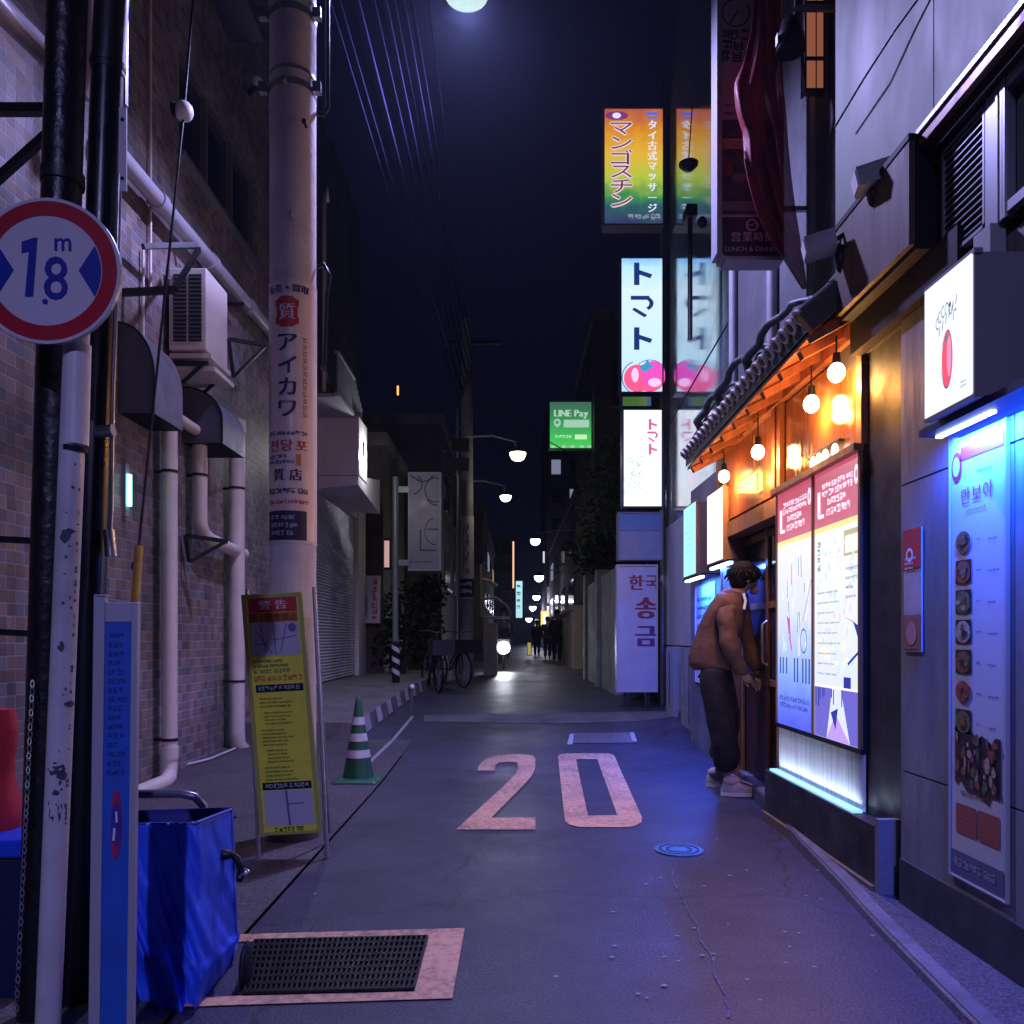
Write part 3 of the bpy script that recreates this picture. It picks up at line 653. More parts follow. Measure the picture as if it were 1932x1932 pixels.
mb = MB(mat('sign_red', (.42, .012, .03), .35, noise=(4, .15))); mb.ell(fr, 0, 0, r_o * .955, r_o * .955, .0015, 56, .79); mb.build('border_ring', plate)
mb = MB(mat('sign_blue', (.006, .02, .3), .4))
def sp(u, v): return ((u - 88) * sc, (511 - v) * sc)
rr = .156
for s in (1, -1):
    pts = [(s * .092, .001)] + [(s * math.cos(R_(a)) * rr, math.sin(R_(a)) * rr) for a in ((-28, -20, -10, 0, 10, 20, 28))]
    mb.poly(fr, pts if s > 0 else pts[::-1], .003)
mb.poly(fr, [sp(43, 566 - 108), sp(66, 450), sp(72, 450), sp(64, 560), sp(49, 560), sp(56, 476), sp(43, 479)][::-1], .003)
mb.glyph_at(fr, '8', *sp(105, 525), .066, .125, .003, True); mb.glyph_at(fr, '8', sp(105, 525)[0] + .003, sp(105, 525)[1], .064, .12, .0034, True)
mb.glyph_at(fr, 'm', *sp(118, 462), .046, .036, .003, True); mb.glyph_at(fr, 'm', sp(118, 462)[0] + .002, sp(118, 462)[1], .046, .036, .0034, True)
mb.ell(fr, *sp(86, 569), .008, .008, .003, 14); mb.build('lettering', plate)
mb = MB(steel); 
for v in (480, 540): c = P(150, v, ys_ + .05); mb.cyl(c - Vector((0, 0, .012)), c + Vector((0, 0, .012)), .04)
mb.build('clamp', sg)

# narrow blue notice board in a pale frame
yb = 2.18
nb = thing('notice_board', 'tall narrow blue notice board in a pale frame with a small red oval', 'notice board', P(205, 1990, yb))
fr = Fr(P(167, 2010, yb), Vector((80, 0, 0)) + Vector((0, 8, 0)), Vector((.0125, 0, 1))); w = 80 / F * yb; h = (2010 - 1122) / F * yb
fm = mat('frame_lilac', (.42, .42, .5), .4, .3)
mb = MB(fm); mb.panel(fr, 0, 0, w * .26, h, -.02, .006); mb.panel(fr, w * .86, 0, w, h - .02, -.02, .006); mb.panel(fr, w * .26, h - .075, w * .86, h - .02, -.02, .004); mb.panel(fr, .05 * w, h - .005, w * .3, h + .0, -.02, .01); mb.build('frame', nb, bevel=.002)
mb = MB(mat('board_blue', (.02, .1, .5), .45, noise=(5, .25))); mb.panel(fr, w * .26, 0, w * .86, h - .075, -.015, .001); mb.build('panel', nb)
mb = MB(mat('emblem_red', (.35, .02, .1), .5)); cx_, cz_ = w * .56, (2010 - 1555) / F * yb; mb.ell(fr, cx_, cz_, .014, .098, .004, 30); mb.mat(mat('emblem_blue', (.03, .03, .3), .5)); mb.ell(fr, cx_, cz_, .0125, .06, .006, 30); mb.mat(wht); mb.line(fr, cx_ - .004, cz_ - .045, cx_ - .002, cz_ - .01, .006, .008); mb.line(fr, cx_ + .004, cz_ + .005, cx_ + .002, cz_ + .035, .005, .008); mb.build('emblem', nb)
mb = MB(mat('board_navy', (.01, .05, .3), .5)); mb.scrib(fr, w * .34, h - .5, w * .8, h - .1, 16, .003, .5, 3); mb.build('print', nb)

# cart covered with a blue tarpaulin
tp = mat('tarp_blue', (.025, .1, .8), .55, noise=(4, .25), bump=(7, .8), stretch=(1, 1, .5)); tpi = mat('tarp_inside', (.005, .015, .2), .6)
ct = thing('covered_cart', 'hand cart covered by a hanging blue tarpaulin beside the kerb', 'cart', P(340, 1932, 2.6))
yc = 2.62
cols = 64; rows = 60; vs = []
top = [(205, 1532), (330, 1520), (392, 1557)]
def edge_l(t): return 205
for j in range(rows + 1):
    t = j / rows; v = 1548 + t * (2010 - 1548)
    for i in range(cols + 1):
        s = i / cols
        ur = 437 + 16 * t if t < .55 else 446 + 9 * (1 - t) - (t - .55) * 115
        vt = 1560 - 8 * math.sin(s * 3.1) - (max(0, s - .72) / .28) * 32
        vv = vt + t * (2080 - vt) - (max(0, s - .6) / .4) ** 1.5 * 120 * t
        u = 195 + (ur - 195) * s
        n1 = noise.noise(Vector((s * 5.2 - t * 3.4, t * 1.1 + .3, 3.1))); n2 = noise.noise(Vector((s * 12 - t * 7.5, t * 2.6, 9.0))); n3 = noise.noise(Vector((s * 26 - t * 10, t * 9, 1.0)))
        fold = (.085 * (1 - 2.2 * abs(n1)) + .04 * (1 - 2.2 * abs(n2))) * (.18 + .82 * t) + .012 * n3
        y = yc + (max(0, s - .74) / .26) * .34 - fold * (1 - .3 * s)
        vs.append(P(u, vv, y))
mb = MB(tp); mb.add(vs, [(j * (cols + 1) + i, (j + 1) * (cols + 1) + i, (j + 1) * (cols + 1) + i + 1, j * (cols + 1) + i + 1) for j in range(rows) for i in range(cols)], True)
tt = [vs[i] for i in range(cols + 1)]; bk = [P(195 + (438 - 195) * i / cols, 1532 - 8 * (i / cols), 2.98) + Vector((0, 0, .0)) for i in range(cols + 1)]
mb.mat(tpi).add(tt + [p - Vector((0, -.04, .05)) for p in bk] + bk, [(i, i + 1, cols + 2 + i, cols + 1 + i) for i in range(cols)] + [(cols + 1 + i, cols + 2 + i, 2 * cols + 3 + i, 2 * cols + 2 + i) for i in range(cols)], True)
o = mb.build('tarpaulin', ct); sd = o.modifiers.new('thick', 'SOLIDIFY'); sd.thickness = .004
mb = MB(mat('tarp_edge', (.1, .16, .62), .45)); mb.tube([v + Vector((0, -.004, .002)) for v in vs[44:cols + 1]], .005, 6); mb.tube([vs[(cols + 1) * j + cols] + Vector((.003, 0, 0)) for j in range(rows + 1)], .004, 6); mb.build('hem', ct)
mb = MB(mat('handle_tube', (.2, .2, .27), .3, .6)); mb.tube([P(150, 1500, 3.05), P(340, 1497, 3.05), P(368, 1503, 3.05), P(384, 1520, 3.05), P(388, 1560, 3.05), P(390, 1700, 3.05)], .017, 10); mb.build('handle', ct)
mb = MB(black); mb.ball(P(424, 1612, 2.84), (.035, .02, .02)); mb.tube([P(430, 1606, 2.86), P(448, 1620, 2.86), P(456, 1640, 2.86), P(452, 1660, 2.88)], .014, 8); mb.mat(steel); mb.tube([P(452, 1655, 2.86), P(462, 1640, 2.86), P(470, 1645, 2.86)], .007, 6); mb.ball(P(463, 1648, 2.85), .009); mb.build('buckle', ct)
mb = MB(black); c = P(464, 1828, 2.75); mb.ball(c, (.02, .05, .09)); mb.ball(c + Vector((.004, 0, .03)), (.014, .03, .07)); mb.build('wheel', ct)

# blue bin and the red cloth bag on it at the edge of the lane
bn = thing('waste_bin', 'dark blue plastic bin with a bright blue lid by the black poles', 'bin', P(0, 1990, 2.6))
bm_ = mat('bin_blue', (.012, .016, .07), .4, noise=(5, .2)); mb = MB(bm_)
mb.hexa([P(-150, 2000, 2.65), P(40, 2000, 2.65), P(40, 2000, 3.0), P(-150, 2000, 3.0), P(-150, 1618, 2.6), P(46, 1618, 2.6), P(46, 1618, 3.05), P(-150, 1618, 3.05)]); mb.build('body', bn, bevel=.012)
mb = MB(mat('lid_blue', (.01, .06, .6), .35)); z = P(0, 1618, 2.6).z; mb.hexa([P(-152, 1619, 2.58), P(49, 1619, 2.58), Vector((P(49, 0, 2.6).x, 3.06, z)), Vector((P(-152, 0, 2.6).x, 3.06, z)), P(-152, 1592, 2.59), P(47, 1584, 2.59), Vector((P(47, 0, 2.6).x, 3.05, z + .07)), Vector((P(-152, 0, 2.6).x, 3.05, z + .07))]); mb.build('lid', bn, bevel=.008)
mb = MB(mat('red_cloth', (.4, .012, .03), .7, noise=(6, .3), bump=(10, .5))); bg_ = []
for j in range(13):
    t = j / 12; v = 1590 - t * 250; hw = (.105 - .045 * t) * (1 + .12 * math.sin(t * 9)); zc = P(0, v, 2.72).z
    bg_ += [Vector((P(-40 + 14 * t, v, 2.72).x + math.cos(2 * math.pi * i / 16) * hw * (1 + .1 * math.sin(i * 2.1)), 2.76 + math.sin(2 * math.pi * i / 16) * hw * .8, zc)) for i in range(16)]
mb.add(bg_, [(j * 16 + i, j * 16 + (i + 1) % 16, (j + 1) * 16 + (i + 1) % 16, (j + 1) * 16 + i) for j in range(12) for i in range(16)], True); mb.add(bg_[-16:], [tuple(range(16))])
tag(mb.build('cloth_bag', loc=P(-20, 1590, 2.74)), 'red cloth bag resting on the bright blue bin lid', 'bag')

# ------------------------------------------------------------------ A-frame notice and cone
yk = 4.32
ab = thing('notice_stand', 'tall narrow yellow notice stand with maps leaning on pipe legs against the concrete pole', 'notice stand', P(552, 1617, yk))
L0, L1, R0, R1 = P(488, 1617, yk), P(466, 1112, yk + .1), P(617, 1617, yk), P(593, 1108, yk + .1)
mb = MB(steel); mb.tube([L0, L1], .011, 10); mb.build('leg', ab)
mb = MB(steel); mb.tube([R0, R1], .013, 10); mb.build('leg', ab)
mb = MB(steel); mb.tube([L1, L0.lerp(L1, .5) + Vector((.02, .26, -.3)), L0 + Vector((.03, .33, .06))], .009, 8); mb.tube([R1, R0 + Vector((-.06, .33, .05))], .009, 8); mb.build('rear_leg', ab)
ca, cb_, cc, cd = P(492, 1577, yk - .012), P(606, 1571, yk - .012), P(579, 1117, yk + .075), P(467, 1121, yk + .075)
U_ = ((cd + cc) / 2 - (ca + cb_) / 2); hB = U_.length; wB = (cb_ - ca).length
fr = Fr(ca, cb_ - ca, U_); sk = (cd - ca).dot(fr.R)
class Skew:
    def __init__(s, fr, k): s.fr = fr; s.k = k
    def p(s, x, y, d=0): return s.fr.p(x + s.k * y / hB, y, d)
fk = Skew(fr, sk)
yel = mat('board_yellow', (.8, .78, .06), .45, noise=(6, .12)); grn = mat('rail_olive', (.4, .42, .1), .45)
mb = MB(grn); mb.panel(fk, -.004, 0, .02, hB, -.02, .006); mb.panel(fk, wB - .02, 0, wB + .004, hB, -.02, .006); mb.panel(fk, .02, 0, wB - .02, .018, -.02, .006); mb.panel(fk, .02, hB - .025, wB - .02, hB, -.02, .006); mb.build('frame', ab, bevel=.002)
mb = MB(yel); mb.panel(fk, .02, .018, wB - .02, hB - .025, -.015, .001); pn = mb.build('panel', ab)
def bz(v): return (1577 - v) / (1577 - 1121) * hB
mapm = mat('map_white', (.5, .49, .56), .5); x0, x1 = .032, wB - .03
mb = MB(redp); mb.rect(fk, x0, bz(1157), x1, bz(1129), .003); mb.mat(wht); mb.text(fk, '警　告', wB * .5, bz(1143), .055, .006, wide=1.25, bold=3)
mb.mat(mat('orange_print', (.5, .16, .03), .5)); mb.rect(fk, x0, bz(1176), x1, bz(1158), .003); mb.mat(mat('dk_red', (.16, .02, .01), .5)); mb.text(fk, '路上喫煙禁止', wB * .5, bz(1167), .044, .006, wide=1.0, bold=1)
mb.mat(mapm); mb.rect(fk, x0, bz(1240), x1, bz(1177), .003); mb.rect(fk, x0, bz(1560), x1, bz(1494), .003)
mb.mat(mat('map_lines', (.13, .12, .3), .6))
for (a, b, c, d) in ((.5, 0, .48, 1), (.1, .75, .42, .05), (.45, .45, .95, .55), (.05, .3, .35, .4), (.6, .1, .75, .9), (.2, .95, .3, .1)): mb.line(fk, x0 + (x1 - x0) * a, bz(1240) + b * .19, x0 + (x1 - x0) * c, bz(1240) + d * .19, .005, .005)
for (a, b, c, d) in ((.5, 0, .47, 1), (.47, .6, .82, .62)): mb.line(fk, x0 + (x1 - x0) * a, bz(1560) + b * .19, x0 + (x1 - x0) * c, bz(1560) + d * .19, .012 if a == .5 else .006, .005)
mb.ell(fk, x1 - .035, bz(1188), .022, .024, .006, 18)
mb.mat(mat('dk_green', (.05, .08, .02), .6)); mb.scrib(fk, x0, bz(1264), x1, bz(1246), 2, .004, .6, 2); mb.mat(mat('green_print', (.08, .28, .08), .6)); mb.scrib(fk, x0, bz(1275), x1 - .04, bz(1264), 1, .004, .7, 4)
mb.mat(mat('orange_print', (.5, .16, .03))); mb.scrib(fk, x0, bz(1290), x1, bz(1277), 1, .004, .7, 5, False)
mb.mat(blk); mb.rect(fk, x0 + .005, bz(1309), x1, bz(1295), .003); mb.mat(mat('pale_teal', (.3, .42, .45), .5)); mb.scrib(fk, x0 + .02, bz(1307), x1 - .01, bz(1297), 1, .006, .7, 6, False)
mb.mat(mat('dk_green', (.05, .08, .02)))
for k, (v0, v1, r) in enumerate(((1318, 1340, 3), (1345, 1372, 4), (1378, 1412, 5), (1416, 1444, 4), (1448, 1478, 4))): mb.scrib(fk, x0 + .02 + .02 * (k % 2), bz(v1), x1 - .06, bz(v0), r, .004, .42, 20 + k)
mb.mat(blk); mb.rect(fk, x0, bz(1493), x1, bz(1479), .003); mb.mat(mapm); mb.scrib(fk, x0 + .015, bz(1491), x1 - .01, bz(1481), 1, .006, .7, 9, False)
mb.mat(blk); mb.scrib(fk, x0 + .05, bz(1572), x1 - .05, bz(1563), 1, .004, .8, 10, False)
mb.build('print', pn)
g = G(676, 1473)
cn = thing('traffic_cone', 'worn green traffic cone with three white bands standing at the edge of the lane', 'traffic cone', g)
mb = MB(mat('cone_green', (.015, .11, .05), .45, noise=(9, .3))); hh = .71
cr_ = lambda z: .018 + .115 * (1 - z / hh) ** 1.05
mb.lathe([(cr_(z), z) for z in [.02 + i * .034 for i in range(21)]] + [(.0, hh)], g, 28); mb.build('cone', cn)
for z in (.2, .335, .47):
    mb = MB(mat('reflective_white', (.6, .56, .58), .4, noise=(14, .2))); mb.lathe([(cr_(z) + .003, z), (cr_(z + .065) + .003, z + .065)], g, 28); mb.build('band', cn)
mb = MB(mat('cone_green', (.015, .11, .05))); mb.hexa([g + Vector((a, b, c)) for c, s in ((0, .195), (.035, .16)) for a, b in ((-s, -s), (s, -s), (s, s), (-s, s))]); mb.build('base', cn, bevel=.02)

# ------------------------------------------------------------------ street lamps
lampw = emat('lamp_glass', (.62, .86, .76), .9); lampy = emat('lamp_glass_warm', (1, .93, .62), 14); lampf = emat('lamp_glass_cold', (.95, .95, 1), 12)
def street_lamp(label, u, v, y, r, m, base_x, energy, col, top=None):
    p = P(u, v, y); z0 = gz(y)
    t = thing('street_lamp', label, 'street lamp', (base_x, y + .02, z0), 'street lamps along the lane')
    mb = MB(pconc if y < 10 else hoodd)
    if y > 17 or y < 0: mb.cyl((base_x, y, z0), (base_x, y, p.z + .5), .075, .05, 12); mb.build('pole', t)
    mb = MB(steel); s = 1 if p.x > base_x else -1; zt = p.z + .28
    mb.tube([(base_x, y, zt + .1), (base_x + (p.x - base_x) * .5, y, zt + .12), (p.x - s * r * .4, y, zt), (p.x, y, p.z + r * .5)], .025, 8); mb.build('arm', t)
    mb = MB(hoodd); mb.lathe([(.02, r * 1.1), (r * .5, r * .95), (r * .95, r * .5), (r * 1.08, r * .22), (r * 1.0, r * .2)], p, 24); mb.build('hood', t)
    if y > 25:
        mb = MB(m); mb.ball(p, r * .95, 16); mb.build('globe', t)
    else:
      mb = MB(m); mb.lathe([(r * .98, r * .22), (r * .95, -.1 * r), (r * .75, -.5 * r), (r * .4, -.72 * r), (0, -.8 * r)], p, 24); mb.build('globe', t)
    if energy: lamp('bulb', 'SPOT' if y < 50 else 'POINT', p + Vector((0, 0, -r * 1.1)), energy, col, .12, t, spot=(148 if y > 0 else 164) if y < 10 else 165)
    return t
L1 = street_lamp('big greenish white street lamp at the very top above the lane', 880, -34, 6.2, .22, lampw, xp, 1250, (.46, .44, 1.0))
L0 = street_lamp('cool street lamp above the near end of the lane, above the covered cart', 1080, 2520, -6.0, .17, lampf, -2.6, 1900, (.42, .4, 1.0))  # added lamp, never in view; fills surfaces that face the camera
street_lamp('warm yellowish street lamp highest of the small ones down the lane', 977, 858, 16.6, .17, lampy, -.95, 26, (1, .92, .7))
street_lamp('white street lamp just below the yellowish one in the distance', 954, 938, 19.5, .14, lampf, -1.28, 18, (.85, .88, 1))
street_lamp('pinkish white street lamp beside the end of the thin orange tube', 1010, 1020, 29, .19, lampf, 2.9, 70, (1, .9, .85))
street_lamp('street lamp below the pinkish one, above the row of three tiny lamps', 1017, 1089, 42, .26, lampf, 3.1, 120, (.85, .85, 1))
street_lamp('far street lamp, upper one of the three tiny lamps', 1012, 1126, 58, .28, lampf, 3.3, 300, (.75, .7, 1))
street_lamp('far street lamp, middle one of the three tiny lamps', 1005, 1146, 76, .34, lampf, 3.5, 300, (.75, .7, 1))
street_lamp('far street lamp, lowest one of the three tiny lamps', 998, 1168, 100, .42, lampf, 3.8, 0, (1, 1, 1))

# ------------------------------------------------------------------ shop with the tiled eave (right side)
XW = 1.74
sh = thing('restaurant_building', 'restaurant building with tiled eave, warm bulbs and lit food posters beside the bending person', 'building', (1.95, 5.5, 0))
pale = mat('pale_panel', (.135, .155, .115), .6, noise=(1.3, .2), stretch=(1, 1, .35)); seamm = mat('seam', (.05, .05, .06), .7)
upg = mat('upper_render', (.1, .098, .115), .75, noise=(2, .3), bump=(20, .2))
cmt = mat('cement_board', (.17, .165, .175), .6, noise=(2.6, .5), bump=(12, .2), stretch=(1, 1, .3)); cmt2 = mat('cement_lower', (.13, .125, .14), .6, noise=(2, .4))
mb = MB(cmt)
jy = [1.0, 1.9, 2.72, 3.515]; jz = [-.3, .615, 1.87, 2.6]
for ya, yb2 in zip(jy, jy[1:]):
    for za, zb in zip(jz, jz[1:]):
        mb.bx((1.72, ya + .004, za + .004), (1.95, yb2 - (.004 if yb2 < 3.5 else 0), zb - .004))
mb.mat(seamm); mb.bx((1.731, 1.0, -.3), (1.94, 3.51, 2.6)); mb.mat(mat('foot_shade_band', (.035, .034, .042), .6, noise=(5, .4))); mb.bx((1.705, 1.0, -.1), (1.719, 3.5, .23)); mb.build('lower_wall', sh)  # dark band along the wall foot stands for shade there
mb = MB(pale); 
for ya, yb2 in ((.6, 1.9), (1.9, 3.28), (3.28, 4.28)):
    mb.bx((1.74, ya + .004, 3.2), (1.97, yb2 - .004, 7.5))
mb.mat(seamm); mb.bx((1.748, .6, 2.6), (1.96, 4.27, 7.5)); mb.build('upper_wall', sh)
mb = MB(upg); mb.bx((1.97, 3.0, 2.6), (6, 7.05, 11)); mb.mat(grey)
for y, w in ((4.5, .05), (5.1, .03), (5.9, .06), (6.95, .05)): mb.cyl((1.93, y, 3.0), (1.93, y, 9), w * .7, n=10)
mb.build('upper_storey', sh)
mb = MB(mat('copper_gutter', (.2, .1, .09), .4, .4, noise=(8, .3))); mb.bx((1.63, .9, 3.165), (1.738, 3.22, 3.21)); mb.mat(steel); mb.bx((1.62, .9, 3.213), (1.738, 3.235, 3.232)); mb.mat(blk); mb.bx((1.66, .9, 3.12), (1.738, 3.2, 3.163)); mb.build('gutter', sh)
# louvre and window
mb = MB(alu); y0, y1, z0, z1 = 2.845, 3.13, 2.67, 3.11
for a, b in (((1.69, y0, z0), (1.72, y0 + .012, z1)), ((1.69, y1 - .014, z0), (1.72, y1, z1)), ((1.69, y0, z1 - .012), (1.72, y1, z1)), ((1.69, y0, z0), (1.72, y1, z0 + .014))): mb.bx(a, b)
mb.mat(blk); mb.bx((1.735, y0, z0), (1.747, y1, z1)); mb.mat(alu)
for i in range(15):
    z = z0 + .03 + i * .0272; mb.hexa([(1.694, y0 + .012, z), (1.694, y1 - .012, z), (1.728, y1 - .012, z + .014), (1.728, y0 + .012, z + .014), (1.694, y0 + .012, z + .005), (1.694, y1 - .012, z + .005), (1.728, y1 - .012, z + .019), (1.728, y0 + .012, z + .019)])
mb.build('louvre', sh)
mb = MB(glass); mb.bx((1.722, 1.9, 2.68), (1.735, 2.72, 3.1)); wn = mb.build('window', sh)
mb = MB(alu)
for y in (2.72, 2.735, 2.76): mb.bx((1.685, y, 2.64), (1.72, y + .012, 3.12))
mb.bx((1.69, 2.715, 2.64), (1.72, 2.84, 3.12)); mb.bx((1.69, 1.9, 3.08), (1.72, 2.715, 3.12)); mb.bx((1.69, 1.9, 2.655), (1.72, 2.715, 2.69)); mb.build('frame', wn)
mb = MB(grey); mb.bx((1.66, 2.76, 2.0), (1.715, 2.86, 2.64)); mb.build('side_panel', sh)
# timber fascia board
mb = MB(mat('fascia_timber', (.1, .052, .038), .6, noise=(3, .35), stretch=(6, 6, .6))); mb.bx((1.595, 3.195, 2.78), (1.62, 3.92, 3.2)); mb.mat(blk); mb.bx((1.59, 3.19, 3.2), (1.74, 3.93, 3.225)); mb.bx((1.622, 3.19, 2.76), (1.738, 3.92, 3.199)); mb.bx((1.68, 3.0, 2.6), (1.738, 3.95, 2.76)); mb.build('fascia', sh)
# granite pillar, plinth
gran = mat('dark_granite', (.03, .028, .034), .55, noise=(6, .6), spec=.3)
mb = MB(gran); mb.bx((1.76, 3.55, .0), (2.0, 3.93, 2.76)); mb.build('pillar', sh)
mb = MB(gran); mb.bx((1.67, 3.64, -.1), (1.9, 5.25, .33)); mb.mat(mat('plinth_render', (.17, .165, .2), .6, noise=(5, .25))); mb.bx((1.66, 3.60, -.1), (1.835, 3.638, .375)); mb.mat(mat('skirting_brown', (.14, .1, .07), .7)); mb.bx((1.645, 3.65, -.1), (1.668, 5.25, .06)); mb.build('plinth', sh)
# lit poster windows
y0, y1 = 3.935, 5.2; z0, z1 = .646, 2.128; ym = (y0 + y1) / 2
fr, w, h = right_frame(XW, y0, y1, z0, z1)
mb = MB(blk); mb.bx((XW + .001, y0, z0), (1.95, y1, z1)); mb.bx((XW - .015, y0, z0 - .025), (XW + .03, y1, z0)); mb.build('window_backing', sh)
gm1 = gmat('poster_white_blue', [(0, (.22, .3, 1)), (.16, (.3, .4, 1)), (.34, (.5, .68, 1)), (.62, (.9, .9, 1)), (1, (1, .95, 1))], z0, z0 + .78 * h - 0, 1.25, 2) if False else None
POFF = {}
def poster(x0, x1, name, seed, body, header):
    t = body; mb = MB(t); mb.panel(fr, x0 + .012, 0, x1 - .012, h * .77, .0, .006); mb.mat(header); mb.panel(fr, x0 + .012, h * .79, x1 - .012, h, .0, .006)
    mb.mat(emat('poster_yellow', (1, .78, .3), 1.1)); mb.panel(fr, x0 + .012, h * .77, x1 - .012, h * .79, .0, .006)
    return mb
pw = sh
# object space of the window posters is the building's origin (z = world z)
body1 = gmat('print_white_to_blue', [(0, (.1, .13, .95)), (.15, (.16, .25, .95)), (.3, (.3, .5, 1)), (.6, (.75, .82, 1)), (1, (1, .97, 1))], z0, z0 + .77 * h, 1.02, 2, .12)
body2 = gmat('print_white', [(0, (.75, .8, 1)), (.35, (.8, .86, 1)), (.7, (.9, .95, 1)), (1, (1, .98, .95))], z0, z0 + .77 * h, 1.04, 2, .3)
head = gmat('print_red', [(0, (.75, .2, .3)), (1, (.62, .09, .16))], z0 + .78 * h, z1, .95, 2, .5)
pink = emat('print_pink_white', (1, .86, 1), 1.15); inkd = mat('print_grey', (.12, .14, .25), .4, emit=(.2, .22, .4), es=.5); inkb = mat('print_blue_ink', (.02, .04, .3), .4, emit=(.05, .08, .5), es=.5)
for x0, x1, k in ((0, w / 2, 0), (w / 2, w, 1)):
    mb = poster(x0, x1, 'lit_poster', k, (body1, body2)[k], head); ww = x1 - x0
    mb.mat(pink); mb.rect(fr, x0 + .1 * ww, h * .925, x0 + .16 * ww, h * .83, .009); mb.line(fr, x0 + .12 * ww, h * .83, x0 + .24 * ww, h * .83, .02, .009)
    mb.scrib(fr, x0 + .2 * ww, h * .895, x0 + .84 * ww, h * .95, 2, .009, .75, 2 + k, False); mb.scrib(fr, x0 + .32 * ww, h * .86, x0 + .72 * ww, h * .89, 1, .009, .8, 4, False); mb.scrib(fr, x0 + .3 * ww, h * .822, x0 + .78 * ww, h * .852, 1, .009, .8, 7, False)
    mb.ell(fr, x0 + .9 * ww, h * .93, .025, .05, .009, 20, .5)
    if k == 0:
        mb.mat(inkd); rn = random.Random(3)
        for i in range(9): x = x0 + rn.uniform(.15, .9) * ww; y = rn.uniform(.46, .74) * h; mb.line(fr, x, y, x + rn.uniform(-.02, .02), y - rn.uniform(.04, .14), .008, .009)
        pas = [emat('pastel_%s' % n_, c_, 1.0) for n_, c_ in (('mint', (.7, .95, .85)), ('peach', (1, .86, .78)), ('sky', (.7, .82, 1)), ('lilac', (.86, .76, 1)))]
        for i in range(26): mb.mat(pas[rn.randrange(4)]); xx = x0 + rn.uniform(.12, .9) * ww; yy = rn.uniform(.34, .72) * h; mb.line(fr, xx, yy, xx + rn.uniform(-.01, .01), yy - rn.uniform(.03, .12), rn.uniform(.01, .03), .0072 + .00003 * i)
        mb.mat(inkd)
        mb.ell(fr, x0 + .76 * ww, .36 * h, .055, .075, .009, 22, .86); mb.line(fr, x0 + .95 * ww, .6 * h, x0 + .74 * ww, .44 * h, .006, .009)
        mb.mat(emat('print_magenta', (.7, .12, .5), .9)); mb.poly(fr, [(x0 + .3 * ww, .47 * h), (x0 + .36 * ww, .39 * h), (x0 + .42 * ww, .37 * h), (x0 + .38 * ww, .45 * h)], .009); mb.line(fr, x0 + .38 * ww, .38 * h, x0 + .45 * ww, .32 * h, .02, .009)
        mb.mat(inkb)
        for x in (.12, .2, .3, .52, .6, .74, .82, .9): mb.line(fr, x0 + x * ww, .29 * h, x0 + x * ww, (.22 - .03 * (x > .5)) * h, .02, .009)
        mb.scrib(fr, x0 + .1 * ww, .07 * h, x0 + .9 * ww, .13 * h, 2, .009, .6, 9, False)
    else:
        mb.mat(mat('print_khaki', (.2, .2, .1), .4, emit=(.65, .62, .4), es=.8)); mb.rect(fr, x0 + .66 * ww, .66 * h, x0 + .97 * ww, .75 * h, .008); mb.mat(emat('print_cream', (1, .95, .75), 1.1)); mb.rect(fr, x0 + .69 * ww, .67 * h, x0 + .95 * ww, .73 * h, .01)
        mb.mat(inkd); mb.scrib(fr, x0 + .1 * ww, .62 * h, x0 + .2 * ww, .74 * h, 4, .009, .7, 12); mb.scrib(fr, x0 + .1 * ww, .22 * h, x0 + .62 * ww, .56 * h, 9, .009, .16, 13); mb.scrib(fr, x0 + .7 * ww, .5 * h, x0 + .95 * ww, .63 * h, 4, .009, .3, 14)
        mb.mat(inkb); mb.poly(fr, [(x0 + .66 * ww, .45 * h), (x0 + .97 * ww, .41 * h), (x0 + .97 * ww, .35 * h), (x0 + .84 * ww, .43 * h)], .009); mb.rect(fr, x0 + .66 * ww, .195 * h, x0 + .8 * ww, .235 * h, .009); mb.line(fr, x0 + .74 * ww, .28 * h, x0 + .97 * ww, .33 * h, .015, .009)
        pas = [emat('pastel_%s' % n_, c_, 1.0) for n_, c_ in (('mint', (.7, .95, .85)), ('peach', (1, .86, .78)), ('sky', (.7, .82, 1)), ('lilac', (.86, .76, 1)), ('lemon', (.95, .92, .7)))]
        rn = random.Random(15)
        for i in range(60): mb.mat(pas[rn.randrange(5)]); mb.ell(fr, x0 + rn.uniform(.1, .92) * ww, rn.uniform(.24, .72) * h, rn.uniform(.008, .035), rn.uniform(.008, .03), .0072 + .00002 * i, 12)
        pv = emat('print_violet', (.2, .18, .75), .8); mb.mat(pv); mb.poly(fr, [(x0 + .02, .19 * h), (x0 + .42 * ww, .19 * h), (x0 + .3 * ww, 0.002), (x0 + .02, 0.002)], .008); mb.poly(fr, [(x0 + .6 * ww, .19 * h), (x1 - .014, .19 * h), (x1 - .014, 0.002), (x0 + .78 * ww, 0.002)], .008)
        mb.mat(emat('print_lilac', (.62, .4, .95), .9)); mb.poly(fr, [(x0 + .3 * ww, .002), (x0 + .49 * ww, .1 * h), (x0 + .78 * ww, .002)], .008); mb.mat(inkb); rn = random.Random(8)
        for i in range(10): x = x0 + rn.uniform(.05, .95) * ww; mb.line(fr, x, .185 * h, x, rn.uniform(.1, .16) * h, .012, .01)
        mb.poly(fr, [(x0 + .4 * ww, .1 * h), (x0 + .55 * ww, .12 * h), (x0 + .5 * ww, .04 * h)], .0105); mb.mat(pink); mb.rect(fr, x0 + .02, .188 * h, x1 - .014, .196 * h, .0095)
    mb.build('lit_poster', sh)
mb = MB(wood)
for x in (0, w / 2 - .012, w - .03): mb.panel(fr, x, 0, x + (.024 if x else .012), h, .0, .016)
